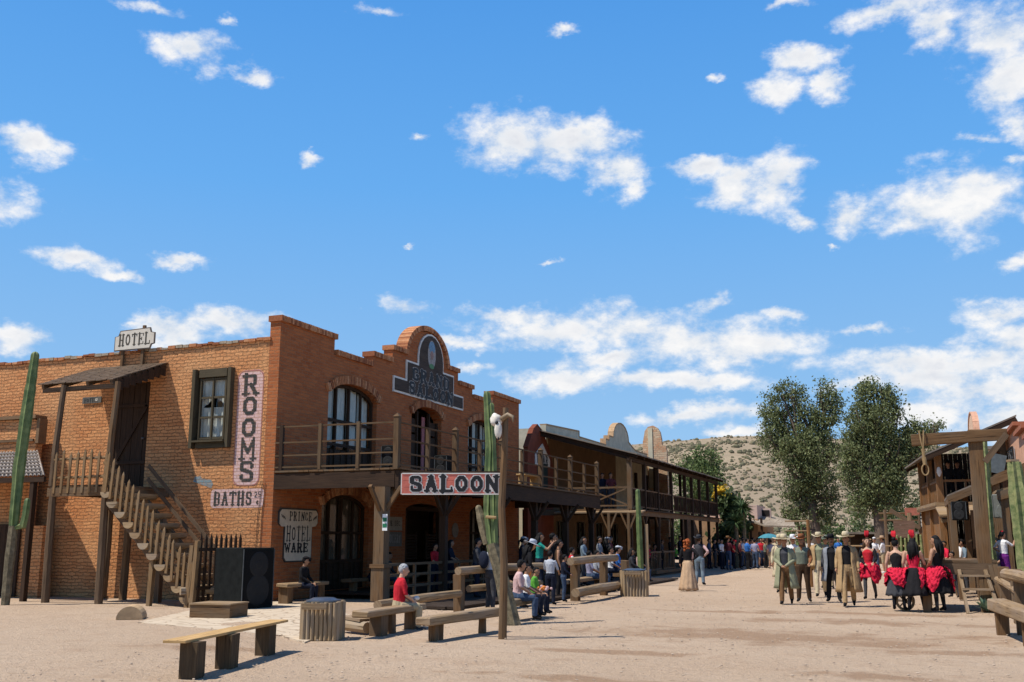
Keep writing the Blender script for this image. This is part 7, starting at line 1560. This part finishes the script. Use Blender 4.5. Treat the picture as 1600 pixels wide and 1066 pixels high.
for i, (x, y, tp, ps, hh, fc) in enumerate(((-11.6,26.3,'charcoal','stand',1.62,70),(-12.1,28.9,'maroon','stand',1.7,85),(-11.9,30.6,'navy','stand',1.66,60),(-11.2,31.8,'black','stand',1.74,80),(-10.9,34.0,'slate','stand',1.68,90),(-11.4,35.5,'navy','stand',1.6,75),
    (-11.3,37.2,'grey','stand',1.7,85),(-11.6,39.2,'black','stand',1.66,70),(-12.0,41.0,'maroon','stand',1.72,90),(-10.2,24.5,'charcoal','sit',1.64,80),(-9.9,36.5,'charcoal','sit',1.66,75),(-10.1,38.5,'pinkish','sit',1.6,80))):
    order = ('nearest', 'second nearest', 'third nearest', 'fourth nearest', 'fifth nearest', 'sixth nearest', 'seventh nearest', 'eighth nearest', 'farthest')
    lb = 'person in %s standing deep in the porch shade, %s of that row' % (tp, order[i]) if ps == 'stand' else 'person in %s seated %s' % (tp, ('behind the log hitching rail','far behind the knotty rail in charcoal shade','in pink beyond the knotty rail')[i-9])
    person(lb, (x, y), fc, ps, hh, tp, ('navy','charcoal','jeans')[i % 3], ('down','fwd') if ps == 'stand' else ('lap','lap'), slen=(.5, 1., 0)[i % 3], skin=('tan','brown')[i % 2], hair=(('short','long','pony')[i % 3], 'black'), hat=('cap', 'grey') if i in (2, 7) else None, z=.06, group=SGp, vox=.018)
for px, Y, tp, bt, fc, lb in ((1127,64,'slate','navy',150,'person in slate in the back row by the gallery corner'),(1144,66,'black','navy',60,'person in black in the back row behind the maroon shirt'),(1160,65,'grey','jeans',100,'person in grey in the back row above the yucca trunk'),
    (1172,66,'white','charcoal',140,'person in white in the back row between the two blue shirts'),(1178,68,'charcoal','navy',90,'person in charcoal in the back row by the checked shirt'),(1188,67,'pinkish','jeans',70,'person in pink in the back row left of the red top'),(1194,66,'tan','navy',180,'person in tan in the back row beside the umbrella')):
    a_ = aty(px, 870, Y); person(lb, (a_.x, Y), fc, 'stand', U(1.6,1.8), tp, bt, ('down','fwd'), slen=.5, group=VG, vox=.025)
build_people()
for i, (px, py, lb) in enumerate(((308, 944, 'small green weed sprouting by the stair foot'), (582, 972, 'green weed growing over the short cut log'), (750, 968, 'sparse weed under the squared log bench'))):
    w0 = gp(px, py); T = thing('weed', lb, 'plant', w0); q = MB()
    for k in range(60):
        a = U(0, 2*pi); e = U(.2, 1.3); l = U(.08,.24); d = Vector((cos(a)*cos(e), sin(a)*cos(e), sin(e))); c_ = w0+Vector((U(-.14,.14), U(-.14,.14), 0)); s_ = Vector((-sin(a), cos(a), 0))*.016
        q.add([c_+d*l*.3, c_+d*l*.65+s_, c_+d*l, c_+d*l*.65-s_], [(0,1,2,3)])
    q.build('leaves', plain('weed_leaf', (.12,.20,.05), .7, .3, 6), T)
# umbrella and held toys
up_ = pp_(1206, 889); Ub = thing('umbrella', 'open teal umbrella over the person in grey lilac shirt', 'umbrella', (up_[0]-.05, up_[1]+.02, 1.2))
q = MB(); n = 16; vs = [(0,0,.0)]; fs = []
for i in range(1, 5):
    t_ = i/4
    for k in range(n): a = 2*pi*k/n; vs.append((cos(a)*.62*t_*(1-.03*(k % 2)*t_), sin(a)*.62*t_*(1-.03*(k % 2)*t_), -.24*t_**2.1-.02*(k % 2)*t_))
for k in range(n): fs.append((0, 1+k, 1+(k+1) % n))
for i in range(3):
    for k in range(n): fs.append((1+i*n+k, 1+(i+1)*n+k, 1+(i+1)*n+(k+1) % n, 1+i*n+(k+1) % n))
q.add([(up_[0]-.08+x, up_[1]+y, 1.98+z) for x, y, z in vs], fs); c = q.build('canopy', C('umbrella_teal', (.06,.22,.27)), Ub, smooth=False)
MB().tube([(up_[0]-.08, up_[1], 1.15), (up_[0]-.08, up_[1], 2.04)], .012, 6).build('shaft', M_metal, Ub)
ty = thing('toy_bunch', 'small bunch of orange and pink toys in the family laps', 'toys', (-7.95, 20.75, .58)); q = MB()
for k in range(12): q.ell((fx+.36+U(-.08,.08), fy[1]+U(-.1,.6), .6+U(-.02,.05)), (U(.025,.045),)*3, 8, 6, k % 2)
q.build('toys', [cm('orange'), cm('pinkish')], ty)
wl = gp(622, 950, .38)+Vector((.26,.24,.17)); hbg = thing('white_handbag', 'white handbag in the lap of the grey haired woman', 'bag', wl); q = MB(); q.ell(wl, (.06,.08,.045), 12, 8); q.build('body', M_white, hbg, smooth=True)
